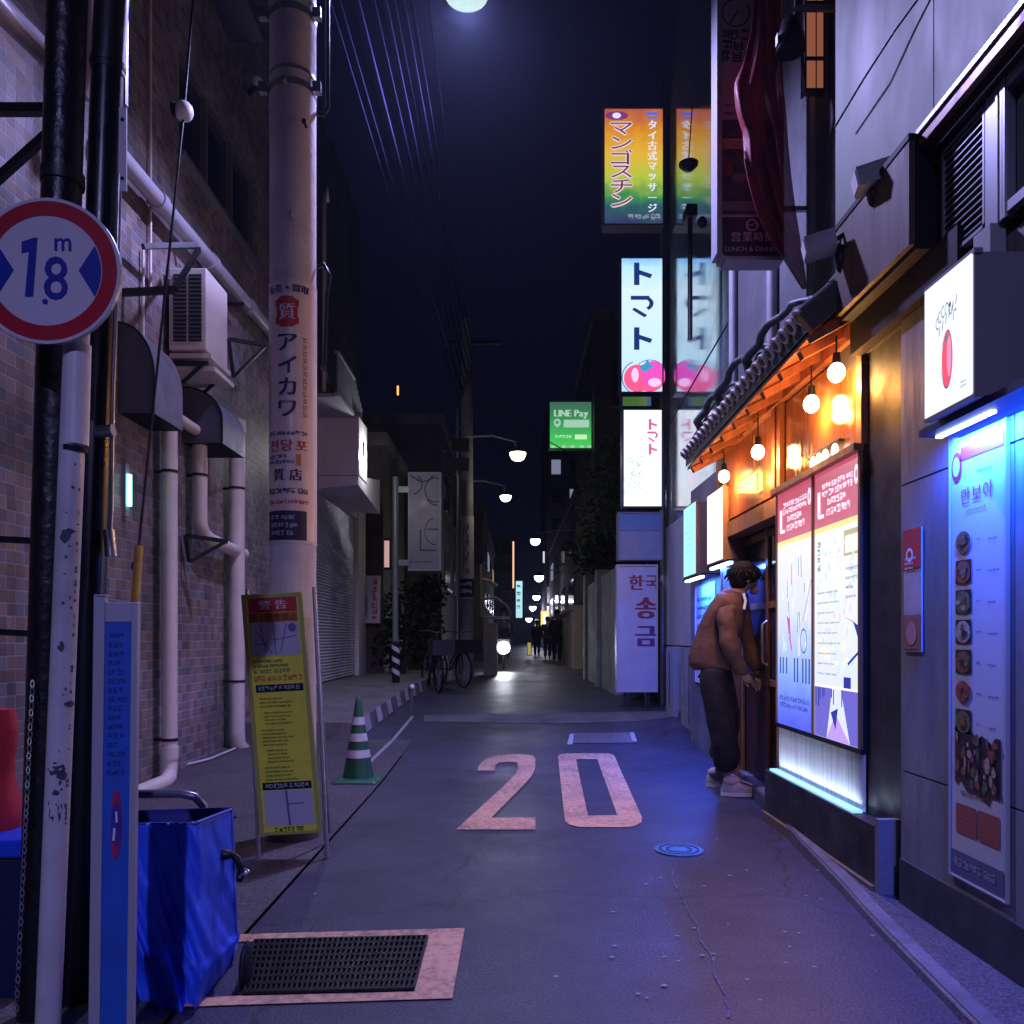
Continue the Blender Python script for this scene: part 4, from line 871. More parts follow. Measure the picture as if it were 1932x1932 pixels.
mb.panel(fr, 0, h, w, h + .035, .0, .05); mb.build('window_frame', sh)
# brushed apron below the posters with the glowing sill strip
mb = MB(mat('brushed_steel', (.6, .58, .6), .38, .35, noise=(3, .35), stretch=(1, 26, .4))); n = 44
for i in range(n):
    ya = y0 + (y1 - y0) * i / n; yb2 = y0 + (y1 - y0) * (i + 1) / n; m_ = (ya + yb2) / 2
    mb.quad((XW + .012, ya, .335), (XW + .002, m_, .335), (XW + .002, m_, z0 - .026), (XW + .012, ya, z0 - .026)); mb.quad((XW + .002, m_, .335), (XW + .012, yb2, .335), (XW + .012, yb2, z0 - .026), (XW + .002, m_, z0 - .026))
mb.build('steel_apron', sh); lamp('strip_glow', 'AREA', (1.705, (y0 + y1) / 2, .35), 5, (.6, .75, 1), .03, sh, (R_(180), R_(-18), 0), 1.2)
mb = MB(mat('sill_glow', (.2, .4, .6), .3, emit=(.3, .68, 1), es=1.1)); mb.bx((1.685, y0, .331), (1.735, y1, .345)); mb.build('light_strip', sh)
# timber wall over the posters, transom glass, posts
mb = MB(woodr); mb.bx((1.77, y0, z1 + .035), (1.95, 6.9, 3.05)); mb.bx((1.72, y0, 2.72), (1.769, 6.7, 2.8))
for y in (3.94, 5.14, 5.24): mb.bx((1.73, y, z1 + .035), (1.769, y + .06, 2.72))
mb.build('timber_wall', sh)
mb = MB(mat('lacquered_board', (.24, .09, .035), .14, noise=(4, .5), stretch=(5, 5, .6), spec=.7)); mb.bx((1.757, 4.02, 2.2), (1.7685, 5.1, 2.7)); mb.build('transom', sh)
mb = MB(wood)
for y in (5.2, 6.62): mb.bx((1.76, y, 0), (1.9, y + .09, 2.14))
mb.bx((1.76, 5.29, 2.02), (1.9, 6.62, 2.14)); mb.build('door_frame', sh)
dr = MB(mat('door_dark', (.035, .02, .02), .35, noise=(4, .4)))
dr.bx((1.93, 5.29, .02), (1.96, 6.62, 2.02)); door = dr.build('door', sh)
mb = MB(glass)
for y in (5.34, 5.98): mb.bx((1.922, y, .9), (1.929, y + .56, 1.95))
mb.build('pane', door)
mb = MB(wood)
for y in (5.29, 5.92, 6.56): mb.bx((1.905, y, .02), (1.921, y + .06, 2.02))
for z in (.02, .84, 1.42, 1.95): mb.bx((1.907, 5.35, z), (1.9205, 6.56, z + .05))
mb.build('rail', door)
mb = MB(steel); mb.tube([(1.895, 5.9, 1.0), (1.86, 5.9, 1.02), (1.86, 5.9, 1.3), (1.895, 5.9, 1.32)], .012, 8); mb.build('handle', door)
# lower annex wall beyond the door
mb = MB(cmt2); mb.bx((1.9, 6.72, -.1), (2.3, 8.45, 2.75)); mb.build('annex_wall', sh)
# tiled eave
tilem = mat('roof_tile', (.035, .038, .045), .4, noise=(9, .4)); tend = mat('tile_end', (.62, .52, .5), .5, noise=(20, .4))
def eave(y): return Vector((1.475, y, 2.80 - .03 * (y - 3.95)))
def ridge(y): return Vector((1.96, y, 3.22 - .03 * (y - 3.95)))
ya_, yb_ = 3.95, 6.75
mb = MB(tilem); mb.hexa([eave(ya_) - Vector((0, 0, .07)), ridge(ya_) - Vector((0, 0, .07)), ridge(yb_) - Vector((0, 0, .07)), eave(yb_) - Vector((0, 0, .07)), eave(ya_), ridge(ya_), ridge(yb_), eave(yb_)])
n = 24
for i in range(n):
    y = ya_ + (yb_ - ya_) * (i + .5) / n; e = eave(y) + Vector((-.02, 0, .02)); r_ = ridge(y) + Vector((0, 0, .02))
    mb.mat(tilem).cyl(e, r_, .042, n=12)
    for q in (.33, .66): mb.cyl(e.lerp(r_, q), e.lerp(r_, q + .02), .047, n=12)
    mb.mat(tend).cyl(e + Vector((-.012, 0, -.01)), e, .043, n=14); mb.mat(tilem).cyl(e + Vector((-.016, 0, -.013)), e + Vector((-.012, 0, -.01)), .024, n=10)
mb.mat(tilem); mb.tube([ridge(ya_) + Vector((-.04, 0, .06)), ridge(yb_) + Vector((-.04, 0, .06))], .07, 10)
roof = mb.build('roof', sh)
mb = MB(woodr); mb.hexa([eave(ya_ + .05) + Vector((.01, 0, -.1)), Vector((1.77, ya_ + .05, 2.84)), Vector((1.77, yb_ - .02, 2.76)), eave(yb_ - .02) + Vector((.01, 0, -.1)), eave(ya_ + .05) + Vector((.01, 0, -.075)), Vector((1.77, ya_ + .05, 2.9)), Vector((1.77, yb_ - .02, 2.82)), eave(yb_ - .02) + Vector((.01, 0, -.075))]); 
for i in range(9): y = ya_ + .2 + i * .31; mb.bar(eave(y) + Vector((.03, 0, -.125)), (1.76, y, 2.81 - .03 * (y - 3.95)), .05, .045)
mb.build('soffit', roof)
mb = MB(mat('barge_dark', (.05, .04, .05), .5)); mb.bar(eave(ya_ - .02) + Vector((-.03, 0, -.05)), ridge(ya_ - .02) + Vector((0, 0, -.02)), .05, .11); mb.mat(wood); mb.bar(eave(ya_ - .01) + Vector((-.0, 0, -.13)), (1.78, ya_ - .01, 2.84), .03, .03); mb.mat(tend); mb.bar(eave(ya_ - .03) + Vector((-.03, 0, .012)), ridge(ya_ - .03) + Vector((0, 0, .04)), .02, .018); mb.build('barge_board', roof)
orn = mat('ornament_grey', (.1, .11, .12), .5, noise=(12, .4)); mb = MB(orn)
for (y, k) in ((5.55, 1.0), (6.2, .8), (4.9, .7)):
    b0 = eave(y) + Vector((.06, 0, .09))
    pts = [b0 + Vector((.02 * math.sin(a * .09), -.004 * a, .12 + .085 * math.sin(R_(a)) * k)) + Vector((-.06 * math.cos(R_(a)) * k, .05 * math.cos(R_(a * 1.5)), 0)) for a in range(-60, 250, 20)]
    mb.tube([b0 + Vector((.05, 0, -.02))] + pts, [.035] + [.034 - .0016 * i for i in range(len(pts))], 8); mb.ball(b0 + Vector((.03, .06, .07)), (.05, .07, .06)); mb.ball(b0 + Vector((.05, -.08, .05)), (.04, .06, .06))
mb.build('ridge_ornament', roof)
# hanging bulbs
bulbm = emat('warm_bulb', (1, .72, .32), 26)
BUL = [('bare warm bulb nearest the granite pillar', 1578, 703, 4.05), ('bare warm bulb second along the eave from the granite pillar', 1531, 762, 4.45), ('bare warm bulb above the yellow roof shaped lantern', 1430, 853, 5.3), ('bare warm bulb at the far end of the eave beside the white light box', 1366, 899, 6.25)]
for lb, u, v, y in BUL:
    p = P(u, v, y); t = thing('hanging_bulb', lb, 'light bulb', p, 'warm bulbs under the eave')
    mb = MB(bulbm); mb.ball(p, (.043, .043, .05), 16); mb.build('bulb', t)
    mb = MB(black); zc = 2.74 - .03 * (y - 3.95); mb.cyl(p + Vector((0, 0, .045)), p + Vector((0, 0, .1)), .022, .018, 12); mb.cyl(p + Vector((0, 0, .1)), (p.x, p.y, zc), .005, n=6); mb.build('socket', t)
    lamp('glow', 'POINT', p + Vector((-.0, 0, -.06)), 23 if y < 5 else 19, (1, .4, .09), .045, t)
p = P(1547, 853, 4.4)
t = thing('bulb_reflection', 'short bright strip light under the transom above the lit posters', 'strip light', (1.7, 4.42, 2.2))
mb = MB(emat('reflection_warm', (1, .85, .6), 5)); a = Vector((1.725, 4.2, P(0, 853, 4.3).z));  # glowing balls imitate reflections of the bulbs; no lamp hangs here
for k in (0, .13, .22, .31): mb.ball(a + Vector((0, k + .05, .0)), (.014, .035, .035), 12)
mb.build('tube', t); mb = MB(black); mb.bx((a.x, a.y, a.z + .035), (a.x + .032, a.y + .45, a.z + .05)); mb.build('housing', t)
# roof-shaped lantern over the door
p = P(1428, 925, 5.62); fr2, w2_, h2_ = cam_frame(1400, 925, 1455, 885, 5.62)
t = thing('door_lantern', 'glowing yellow roof shaped paper lantern over the dark door', 'lantern', p)
lw = 55 / F * 5.62; fr2 = Fr(P(1400, 925, 5.62), (1, 0, 0), (0, 0, 1)); mb = MB(mat('lantern_paper', (.5, .35, .1), .6, emit=(1, .72, .22), es=1.9))
mb.prism([fr2.p(0, 0), fr2.p(lw, 0), fr2.p(lw, .065), fr2.p(lw * .6, .15), fr2.p(0, .065)], (0, .12, 0)); mb.build('shade', t, bevel=.006)
mb = MB(wood); mb.bar(fr2.p(-.01, .07, .01), fr2.p(lw * .6, .158, .01), .02, .014); mb.bar(fr2.p(lw * .6, .158, .01), fr2.p(lw + .01, .07, .01), .02, .014); mb.bar(fr2.p(lw * .52, 0, .006), fr2.p(lw * .52, .12, .006), .012, .008, (0, 1, 0)); mb.bar(fr2.p(lw * .5, .15, -.06), fr2.p(lw * .5, .4, -.06), .012, .012); mb.build('frame', t)
lamp('glow', 'POINT', p + Vector((-.03, -.1, .06)), 4, (1, .6, .2), .06, t)

# ------------------------------------------------------------------ light boxes on the wall with glowing bars and menus under them
bluebar = emat('blue_bar', (.55, .8, 1), 7)
def light_box(label, y0, y1, z0, z1, xf, xw, facem, sidem, bar_label=None, bw=.0):
    t = thing('light_box', label, 'light box', (xw, (y0 + y1) / 2, z0))
    mb = MB(sidem); mb.bx((xf + .006, y0, z0), (xw, y1, z1)); mb.bx((xf + .001, y0 - .008, z0 - .008), (xf + .03, y1 + .008, z0 + .006)); mb.bx((xf + .001, y0 - .008, z1 - .006), (xf + .03, y1 + .008, z1 + .01)); mb.build('casing', t)
    fr, w, h = right_frame(xf, y0, y1, z0, z1)
    mb = MB(facem); mb.panel(fr, .004, .004, w - .004, h - .004, -.004, .002); return t, fr, w, h, mb
tom = emat('tomato_print', (.9, .1, .16), 1.0); tom2 = emat('tomato_pink', (1, .3, .5), 1.1); leaf = emat('leaf_print', (.15, .3, .3), .8); lip = emat('outline_print', (.1, .14, .2), .4)
facew = emat('face_white', (.88, .93, 1), 1.06)
t, fr, w, h, mb = light_box('white light box with a drawn red tomato above the blue lit menu', 2.59, 2.89, 1.99, 2.458, 1.5, 1.68, facew, mat('box_side', (.2, .19, .22), .5, .3))
mb.build('face', t)
mb = MB(tom); mb.ell(fr, w * .52, h * .36, .034, .1, .004, 26); mb.mat(tom2); mb.ell(fr, w * .57, h * .37, .013, .07, .006, 20); mb.mat(lip); mb.ell(fr, w * .52, h * .36, .036, .102, .005, 26, .94, 200, 440)
mb.mat(leaf); mb.poly(fr, [(w * .42, h * .48), (w * .5, h * .52), (w * .52, h * .56), (w * .56, h * .52), (w * .57, h * .5), (w * .5, h * .49)], .007); rn = random.Random(5)
mb.mat(emat('sketch_grey', (.3, .36, .42), .7))
for i in range(7): a = 150 - i * 22; mb.ell(fr, w * .5 + math.cos(R_(a)) * w * .2, h * .6 + math.sin(R_(a)) * h * .13, .013, .022, .005, 14, .7, rn.uniform(0, 90), rn.uniform(200, 330))
for i in range(6): mb.line(fr, w * (.36 + .07 * i), h * (.56 + .03 * i), w * (.38 + .07 * i), h * (.63 + .03 * i), .005, .006)
mb.mat(lip); mb.ell(fr, w * .6, h * .74, .006, .01, .007, 12); mb.scrib(fr, w * .8, h * .08, w * .92, h * .14, 2, .005, .5, 3)
mb.build('print', t)
mb = MB(navy); mb.bx((1.55, 2.4, 1.962), (1.71, 3.03, 1.988)); mb.build('shelf', t)
mb = MB(bluebar)
for i in range(13): mb.bx((1.6, 2.66 + i * .027, 1.952), (1.622, 2.678 + i * .027, 1.9615))
mb.build('light_bar', t)
lamp('blue_glow', 'AREA', (1.645, 2.76, 1.95), 62, (.012, .085, 1), .6, t, (0, R_(-24), 0), .05).data.shape = 'RECTANGLE'
bpy.data.objects['blue_glow'].data.size = .05; bpy.data.objects['blue_glow'].data.size_y = .6
brn = mat('box_brown', (.25, .15, .12), .5, noise=(4, .2))
t, fr, w, h, mb = light_box('pale cyan light box farther from the door, beside the pale wall panel', 7.46, 7.96, 1.8, 2.48, 1.72, 1.9, emat('face_cyan', (.4, .95, .95), 1.1), brn)
mb.mat(emat('print_teal', (.2, .5, .5), .8)); mb.scrib(fr, w * .2, h * .3, w * .8, h * .85, 6, .004, .3, 6); mb.build('face', t)
mb = MB(bluebar); mb.bx((1.73, 7.3, 1.75), (1.765, 7.95, 1.77)); mb.mat(blk); mb.bx((1.722, 7.2, 1.771), (1.899, 8.0, 1.785)); mb.build('light_bar', t)
lamp('blue_glow', 'AREA', (1.76, 7.6, 1.745), 60, (.012, .085, 1), .05, t, (0, R_(-6), 0), .6)
t, fr, w, h, mb = light_box('white light box nearer the door with an orange lit brown side', 6.5, 7.0, 1.84, 2.44, 1.72, 1.9, emat('face_warm', (1, .95, .85), 1.25), brn)
mb.build('face', t)
mb = MB(bluebar); mb.bx((1.73, 6.35, 1.79), (1.765, 6.95, 1.81)); mb.mat(blk); mb.bx((1.722, 6.3, 1.811), (1.899, 7.02, 1.825)); mb.build('light_bar', t)
lamp('blue_glow', 'AREA', (1.76, 6.65, 1.785), 45, (.012, .085, 1), .05, t, (0, R_(-6), 0), .6)
def menu_board(label, x, y0, y1, z0, z1, rich):
    fr, w, h = right_frame(x, y0, y1, z0, z1); t = thing('menu_board', label, 'menu board', (x, (y0 + y1) / 2, z0))
    mb = MB(mat('menu_white', (.5, .49, .52), .45, noise=(3, .06))); mb.panel(fr, 0, 0, w, h, -.008, .0); mb.build('board', t)
    mb = MB(mat('menu_edge', (.45, .43, .46), .4, .3)); mb.panel(fr, -.006, -.006, 0, h + .006, -.008, .006); mb.panel(fr, w, -.006, w + .006, h + .006, -.008, .006); mb.panel(fr, 0, -.006, w, 0, -.008, .006); mb.panel(fr, 0, h, w, h + .006, -.008, .006); mb.build('frame', t)
    return t, fr, w, h
t, fr, w, h = menu_board('tall white Korean menu board with seven dish pictures under the tomato light box', 1.711, 2.75, 3.10, .285, 2.0, True)
mb = MB(redp); mb.rect(fr, w * .2, h * .925, w * .96, h * .955, .003); mb.ell(fr, w * .13, h * .915, w * .1, h * .034, .003, 24); mb.mat(mat('menu_white', (.5, .49, .52))); mb.ell(fr, w * .13, h * .915, w * .065, h * .022, .005, 20)
mb.mat(redp); mb.text(fr, '만보아', w * .5, h * .845, .07, .003, bold=1); mb.scrib(fr, w * .3, h * .805, w * .7, h * .815, 1, .003, .6, 4)
mb.mat(ink); mb.scrib(fr, w * .5, h * .885, w * .85, h * .895, 1, .003, .5, 5)
for i in range(7): v = h * (.735 - .066 * i); mb.scrib(fr, w * .5, v + .008, w * .6, v + .022, 1, .003, .5, 40 + i); mb.scrib(fr, w * .7, v, w * .92, v + .016, 1, .003, .45, 50 + i)
mb.mat(mat('menu_red', (.32, .07, .05), .5)); mb.rect(fr, w * .12, h * .1, w * .5, h * .165, .003); mb.rect(fr, w * .53, h * .1, w * .9, h * .165, .003); mb.mat(mat('menu_line', (.4, .2, .17), .5)); mb.scrib(fr, w * .17, h * .108, w * .86, h * .155, 4, .005, .2, 7)
mb.mat(mat('menu_blue', (.1, .1, .17), .5)); mb.rect(fr, w * .03, h * .006, w * .97, h * .058, .003); mb.mat(mat('menu_grey', (.3, .3, .35), .5)); mb.scrib(fr, w * .08, h * .018, w * .9, h * .048, 1, .005, .6, 8, False); mb.mat(mat('menu_red', (.3, .04, .03))); mb.scrib(fr, w * .2, h * .182, w * .8, h * .2, 1, .003, .6, 9)
mb.build('lettering', t)
food = [mat('food_%s' % n, c, .4, noise=(60, .6)) for n, c in (('brown', (.2, .08, .04)), ('red', (.3, .06, .04)), ('green', (.12, .13, .05)), ('cream', (.4, .3, .2)), ('dark', (.03, .02, .02)))]
rn = random.Random(9)
for i in range(7):
    mb = MB(food[4]); cx_, cy_ = w * .26, h * (.745 - .066 * i); rx, ry = w * .15, h * .026
    if i not in (0, 5): mb.rect(fr, cx_ - rx, cy_ - ry, cx_ + rx, cy_ + ry, .003)
    mb.mat(food[i % 4]); mb.ell(fr, cx_, cy_ - .002, rx * .95, ry * .95, .005, 22)
    for k in range(9): mb.mat(food[rn.randrange(5)]); a = rn.uniform(0, 6.3); q = rn.uniform(0, .55); mb.ell(fr, cx_ + math.cos(a) * rx * q, cy_ + math.sin(a) * ry * q, rx * rn.uniform(.15, .4), ry * rn.uniform(.15, .4), .006 + .0003 * k, 10)
    mb.build('dish_picture', t)
mb = MB(food[4]); pts = [(.1, .215), (.14, .205), (.2, .22), (.3, .2), (.4, .195), (.5, .2), (.6, .19), (.68, .185), (.72, .18), (.76, .2), (.92, .2), (.92, .325), (.82, .325), (.78, .31), (.6, .325), (.5, .315), (.42, .33), (.3, .325), (.22, .335), (.1, .335)]
mb.poly(fr, [(x * w, y * h) for x, y in pts], .003)
for k in range(46): mb.mat(food[rn.randrange(5)]); mb.ell(fr, w * rn.uniform(.14, .88), h * rn.uniform(.215, .315), w * rn.uniform(.015, .05), h * rn.uniform(.005, .018), .0045 + .0002 * k, 8)
mb.build('group_picture', t)
t, fr, w, h = menu_board('blue lit menu board under the pale cyan light box', 1.893, 7.4, 8.2, .75, 1.72, False)
mb = MB(ink); mb.scrib(fr, w * .1, h * .1, w * .9, h * .9, 9, .003, .4, 21); mb.build('print', t)
t, fr, w, h = menu_board('blue lit menu board under the white light box by the door', 1.893, 6.74, 7.1, .75, 1.76, False)
mb = MB(ink); mb.scrib(fr, w * .1, h * .1, w * .9, h * .9, 9, .003, .4, 22); mb.build('print', t)
# small red and white poster by the pillar
fr, w, h = right_frame(1.712, 3.325, 3.475, 1.14, 1.665)
t = thing('wall_poster', 'small narrow red and white poster on the wall right beside the granite pillar', 'poster', (1.712, 3.4, 1.14))
mb = MB(mat('poster_paper', (.4, .33, .33), .6, noise=(9, .2))); mb.panel(fr, 0, 0, w, h, -.006, .0); mb.build('paper', t)
mb = MB(mat('poster_red', (.45, .02, .03), .6)); mb.rect(fr, 0, h * .68, w, h, .003); mb.mat(wht); mb.ell(fr, w * .4, h * .79, .03, .03, .005, 16, .6); mb.scrib(fr, w * .12, h * .66, w * .8, h * .78, 3, .005, .5, 31); mb.mat(mat('poster_brown', (.28, .1, .07), .6)); mb.rect(fr, 0, h * .02, w, h * .3, .003); mb.mat(mat('poster_pink', (.42, .2, .18), .6)); mb.ell(fr, w * .5, h * .15, .045, .05, .005, 16); mb.mat(blk); mb.rect(fr, 0, h * .665, w, h * .672, .004); mb.build('print', t)

# ------------------------------------------------------------------ hanging banner box with the red cloth, lamps and cables overhead
yv = 5.25; fr, w, h = cam_frame(1352, -40, 1478, 492, yv)
vb = thing('banner_sign', 'tall projecting sign box with a rounded lower corner, half hidden by a dark red cloth', 'projecting sign', P(1415, 492, yv))
fmv = mat('frame_mauve', (.5, .47, .52), .4, .3)
mb = MB(fmv); mb.panel(fr, 0, .05, w * .075, h, -.14, .012); mb.panel(fr, w * .99, .0, w * 1.0, h, -.14, .012); mb.panel(fr, .06, 0, w * .99, .025, -.14, .012); mb.poly(fr, [(0, .05), (.012, .03), (.06, .0), (.06, .025), (.045, .03), (w * .075, .05)], .012); mb.panel(fr, w * .075, .025, w * .99, h, -.14, -.004); mb.build('frame', vb)
mb = MB(mat('sign_cream', (.6, .54, .54), .5, noise=(4, .12))); mb.rect(fr, w * .085, h * .52, w * .98, h, .001); mb.mat(mat('sign_plum', (.035, .018, .05), .5)); mb.rect(fr, w * .085, .03, w * .98, h * .155, .001); mb.mat(mat('sign_photo', (.05, .045, .06), .5, noise=(14, .6))); mb.rect(fr, w * .085, h * .165, w * .98, h * .5, .001); face = mb.build('face', vb)
sx = lambda u: (u - 1352) / F * yv
sz = lambda v: (492 - v) / F * yv
mb = MB(mat('plum_ink', (.03, .01, .04), .5)); mb.ell(fr, sx(1388), sz(25), sx(1352 + 27), sz(492 - 27), .004, 40, .9, 100, 400); mb.line(fr, sx(1375), sz(48), sx(1392), sz(22), .012, .004)
mb.scrib(fr, sx(1362), sz(118), sx(1420), sz(56), 3, .004, .95, 12, False); mb.scrib(fr, sx(1366), sz(250), sx(1412), sz(192), 4, .004, .3, 4, False); mb.mat(food[3]); mb.rect(fr, sx(1364), sz(282), sx(1412), sz(262), .004); mb.mat(mat('plum_ink', (.03, .01, .04))); mb.rect(fr, sx(1362), sz(262), sx(1412), sz(256), .004); mb.rect(fr, sx(1362), sz(290), sx(1412), sz(284), .004)
mb.mat(mat('photo_red', (.2, .05, .04), .5)); mb.ell(fr, sx(1374), sz(318), .03, .05, .004, 14); mb.mat(mat('photo_grey', (.2, .2, .22), .5)); mb.ell(fr, sx(1394), sz(335), .05, .03, .004, 14); mb.rect(fr, sx(1362), sz(398), sx(1470), sz(380), .004)
lil = mat('lilac_print', (.66, .62, .7), .5); mb.mat(lil); mb.ell(fr, sx(1419), sz(425), .042, .042, .004, 26, .68); mb.line(fr, sx(1419), sz(425), sx(1427), sz(419), .008, .005); mb.line(fr, sx(1412), sz(424), sx(1420), sz(426), .008, .005)
mb.text(fr, '営業時間', sx(1420), sz(447), .07, .004, bold=2, gap=1.08); mb.text(fr, 'LUNCH & DINNER', sx(1418), sz(470), .044, .004, bold=1)
mb.build('lettering', face)
mb = MB(steel); mb.bar(fr.p(w, h * .2, -.06), fr.p(w + .22, h * .2, -.06), .03, .03); mb.bar(fr.p(w, h * .75, -.06), fr.p(w + .22, h * .75, -.06), .03, .03); mb.build('bracket', vb)
cl_l = [(-40, 1426), (60, 1418), (120, 1402), (160, 1384), (210, 1388), (255, 1402), (300, 1404), (340, 1412), (400, 1428), (450, 1452), (500, 1484), (545, 1512)]
cl_r = [(-40, 1472), (60, 1474), (120, 1476), (160, 1478), (210, 1482), (255, 1486), (300, 1490), (340, 1494), (400, 1502), (450, 1510), (500, 1516), (545, 1522)]
def itp(t, k):
    for (a, xa), (b, xb) in zip(t, t[1:]):
        if k <= b: return xa + (xb - xa) * (k - a) / (b - a)
    return t[-1][1]
vs = []; NR, NC = 36, 16
for j in range(NR + 1):
    v = -40 + 585 * j / NR
    for i in range(NC + 1):
        s = i / NC; u = itp(cl_l, v) + (itp(cl_r, v) - itp(cl_l, v)) * s
        vs.append(P(u, v, 5.08 + .03 * math.sin(s * 9 + v * .012) + .022 * math.sin(s * 21 - v * .02) - .05 * math.sin(max(0, min(1, (v - 110) / 130)) * 3.14)))
mb = MB(mat('red_banner', (.33, .02, .04), .6, noise=(5, .3), bump=(18, .3))); MATS['red_banner'].node_tree.nodes['Principled BSDF'].inputs['Alpha'].default_value = .72
mb.add(vs, [(j * (NC + 1) + i, (j + 1) * (NC + 1) + i, (j + 1) * (NC + 1) + i + 1, j * (NC + 1) + i + 1) for j in range(NR) for i in range(NC)], True)
o = mb.build('cloth_banner', loc=P(1470, 545, 5.08)); sd = o.modifiers.new('thick', 'SOLIDIFY'); sd.thickness = .004
tag(o, 'dark red cloth banner draped in front of the tall projecting sign', 'banner')
wl = thing('sign_lamp', 'black drum shaped lamp on a long arm beside the dark red cloth', 'lamp', P(1490, 85, 4.7))
mb = MB(black); c = P(1492, 78, 4.7); mb.lathe([(0, .13), (.05, .12), (.075, .03), (.085, -.06), (.078, -.062), (.07, .02), (0, .03)], c, 24); mb.mat(steel); mb.bx((c.x - .088, c.y - .03, c.z - .03), (c.x - .082, c.y + .01, c.z + .03)); mb.build('shade', wl)
mb = MB(black); mb.tube([P(1502, 52, 4.75), P(1506, -20, 4.75)], .02, 8); mb.bar(P(1500, 16, 4.72), P(1660, 16, 4.35), .022, .03); mb.bx(tuple(P(1655, 48, 4.3)), tuple(P(1672, -30, 4.4))); mb.build('arm', wl)
fl = thing('flood_light', 'small grey flood light drooping from the end of the black arm', 'flood light', P(1686, 130, 4.28))
mb = MB(mat('flood_grey', (.09, .09, .13), .4, .3)); mb.tube([P(1670, 30, 4.3), P(1684, 40, 4.28), P(1687, 60, 4.27), P(1687, 92, 4.27)], .012, 8); mb.build('stem', fl)
mb = MB(mat('flood_grey', (.1, .1, .14))); mb.lathe([(0, -.07), (.022, -.065), (.031, -.03), (.026, .03), (.014, .06), (0, .065)], P(1686, 112, 4.26), 16); mb.build('head', fl)
t = thing('lit_window', 'narrow orange lit paper window beside the black drum lamp', 'window', P(1536, 150, 4.9))
mb = MB(mat('lit_paper', (.3, .12, .07), .6, emit=(.6, .2, .1), es=.42)); fr, w, h = cam_frame(1521, -30, 1553, 168, 4.9); mb.panel(fr, 0, 0, w, h, -.05, 0); mb.build('pane', t)
mb = MB(black); mb.panel(fr, -.012, -.02, 0, h, -.06, .01); mb.panel(fr, w, -.02, w + .012, h, -.06, .01)
for z in (-.02, h * .27, h * .8): mb.panel(fr, 0, z, w, z + .02, -.04, .01)
mb.panel(fr, w * .55, 0, w * .6, h, .001, .008); mb.build('frame', t)
def spot(label, u, v, y, du, dv):
    t = thing('spot_lamp', label, 'spot lamp', P(u, v, y), 'spot lamps on the timber fascia')
    c = P(u, v, y); a = P(u + du, v + dv, y + .02)
    mb = MB(grey); d = Vector((-1, .25, -.22)).normalized(); mb.bar(c + d * .085, c - d * .055, .12, .085); mb.mat(wht).bar(c + d * .09, c + d * .086, .1, .07); mb.build('head', t, bevel=.01)
    mb = MB(black); mb.tube([c - d * .05, c - d * .1 + Vector((0, 0, .02)), Vector((1.6, a.y, a.z + .05))], .012, 8); mb.ball(Vector((1.592, a.y, a.z - .02)), (.02, .03, .075)); mb.build('mount', t)
spot('grey spot lamp higher on the timber fascia, nearer the louvre', 1652, 334, 3.5, 42, 15)
spot('grey spot lamp lower on the timber fascia, beside the red cloth end', 1552, 462, 3.85, 46, 15)
def cable(label, pts, r, group='overhead cables', sag=0, m=black):
    P0 = [Vector(p) for p in pts]
    if len(P0) == 2:
        a, b = P0; P0 = [a.lerp(b, i / 16) - Vector((0, 0, sag * 4 * (i / 16) * (1 - i / 16))) for i in range(17)]
    mb = MB(m); mb.tube(P0, r, 8); o = mb.build('overhead_cable', loc=P0[0]); return tag(o, label, 'cable', group)
cable('black cable crossing the pale panel wall diagonally under the flood light', [P(1745, -20, 3.3), P(1690, 55, 3.5), P(1630, 148, 3.75), P(1575, 240, 4.1)], .0055, 'cables near the shop')
# ------------------------------------------------------------------ polished facade beyond the shop and its stack of signs
gf = thing('polished_building', 'dark building with a polished bluish facade mirroring the stacked shop signs', 'building', (2.17, 9, 0))
pol = mat('polished_facade', (.5, .56, .75), .07, .82, noise=(1.5, .08))
mb = MB(pol); mb.bx((2.17, 7.06, 2.75), (7, 11.35, 13)); mb.mat(mat('facade_joint', (.2, .24, .35), .3, .6))
for y in (7.6, 8.25): mb.bx((2.16, y, 2.75), (2.17, y + .05, 13))
mb.build('polished_wall', gf)
mb = MB(mat('tile_pale', (.42, .42, .5), .45, noise=(4, .1))); mb.bx((2.17, 8.46, 1.1), (7, 11.3, 2.748)); mb.mat(cmt2); mb.bx((2.2, 8.46, 0), (7, 11.3, 1.098)); mb.build('lower_wall', gf)
mb = MB(hoodm)
for y, ww in ((10.1, .5), (8.75, .9)): mb = MB(hoodm); mb.bx((2.05, y, gz(y)), (2.19, y + ww, 1.08)); mb.mat(black).bx((2.045, y + ww * .5 - .01, gz(y) + .1), (2.0495, y + ww * .5 + .01, 1.0)); mb.build('service_box', gf, bevel=.015)
mb = MB(alu); mb.cyl((2.12, 11.2, .2), (2.12, 11.2, 9), .035, n=10); mb.build('corner_pipe', gf)
ysn = 10.95; K = ysn / F
def sign_box(label, u0, v0, u1, v1, y, dep, casem, cat='shop sign', name='shop_sign'):
    fr, w, h = cam_frame(u0, v0, u1, v1, y); t = thing(name, label, cat, P((u0 + u1) / 2, v1, y))
    mb = MB(casem); mb.panel(fr, 0, 0, w, h, -dep, -.004); mb.panel(fr, 0, 0, .02, h, -.0039, .012); mb.panel(fr, w - .02, 0, w, h, -.0039, .012); mb.panel(fr, .02, 0, w - .02, .02, -.0039, .012); mb.panel(fr, .02, h - .02, w - .02, h, -.0039, .012); mb.build('casing', t); return t, fr, w, h
casn = mat('sign_casing', (.05, .06, .2), .4, .3)
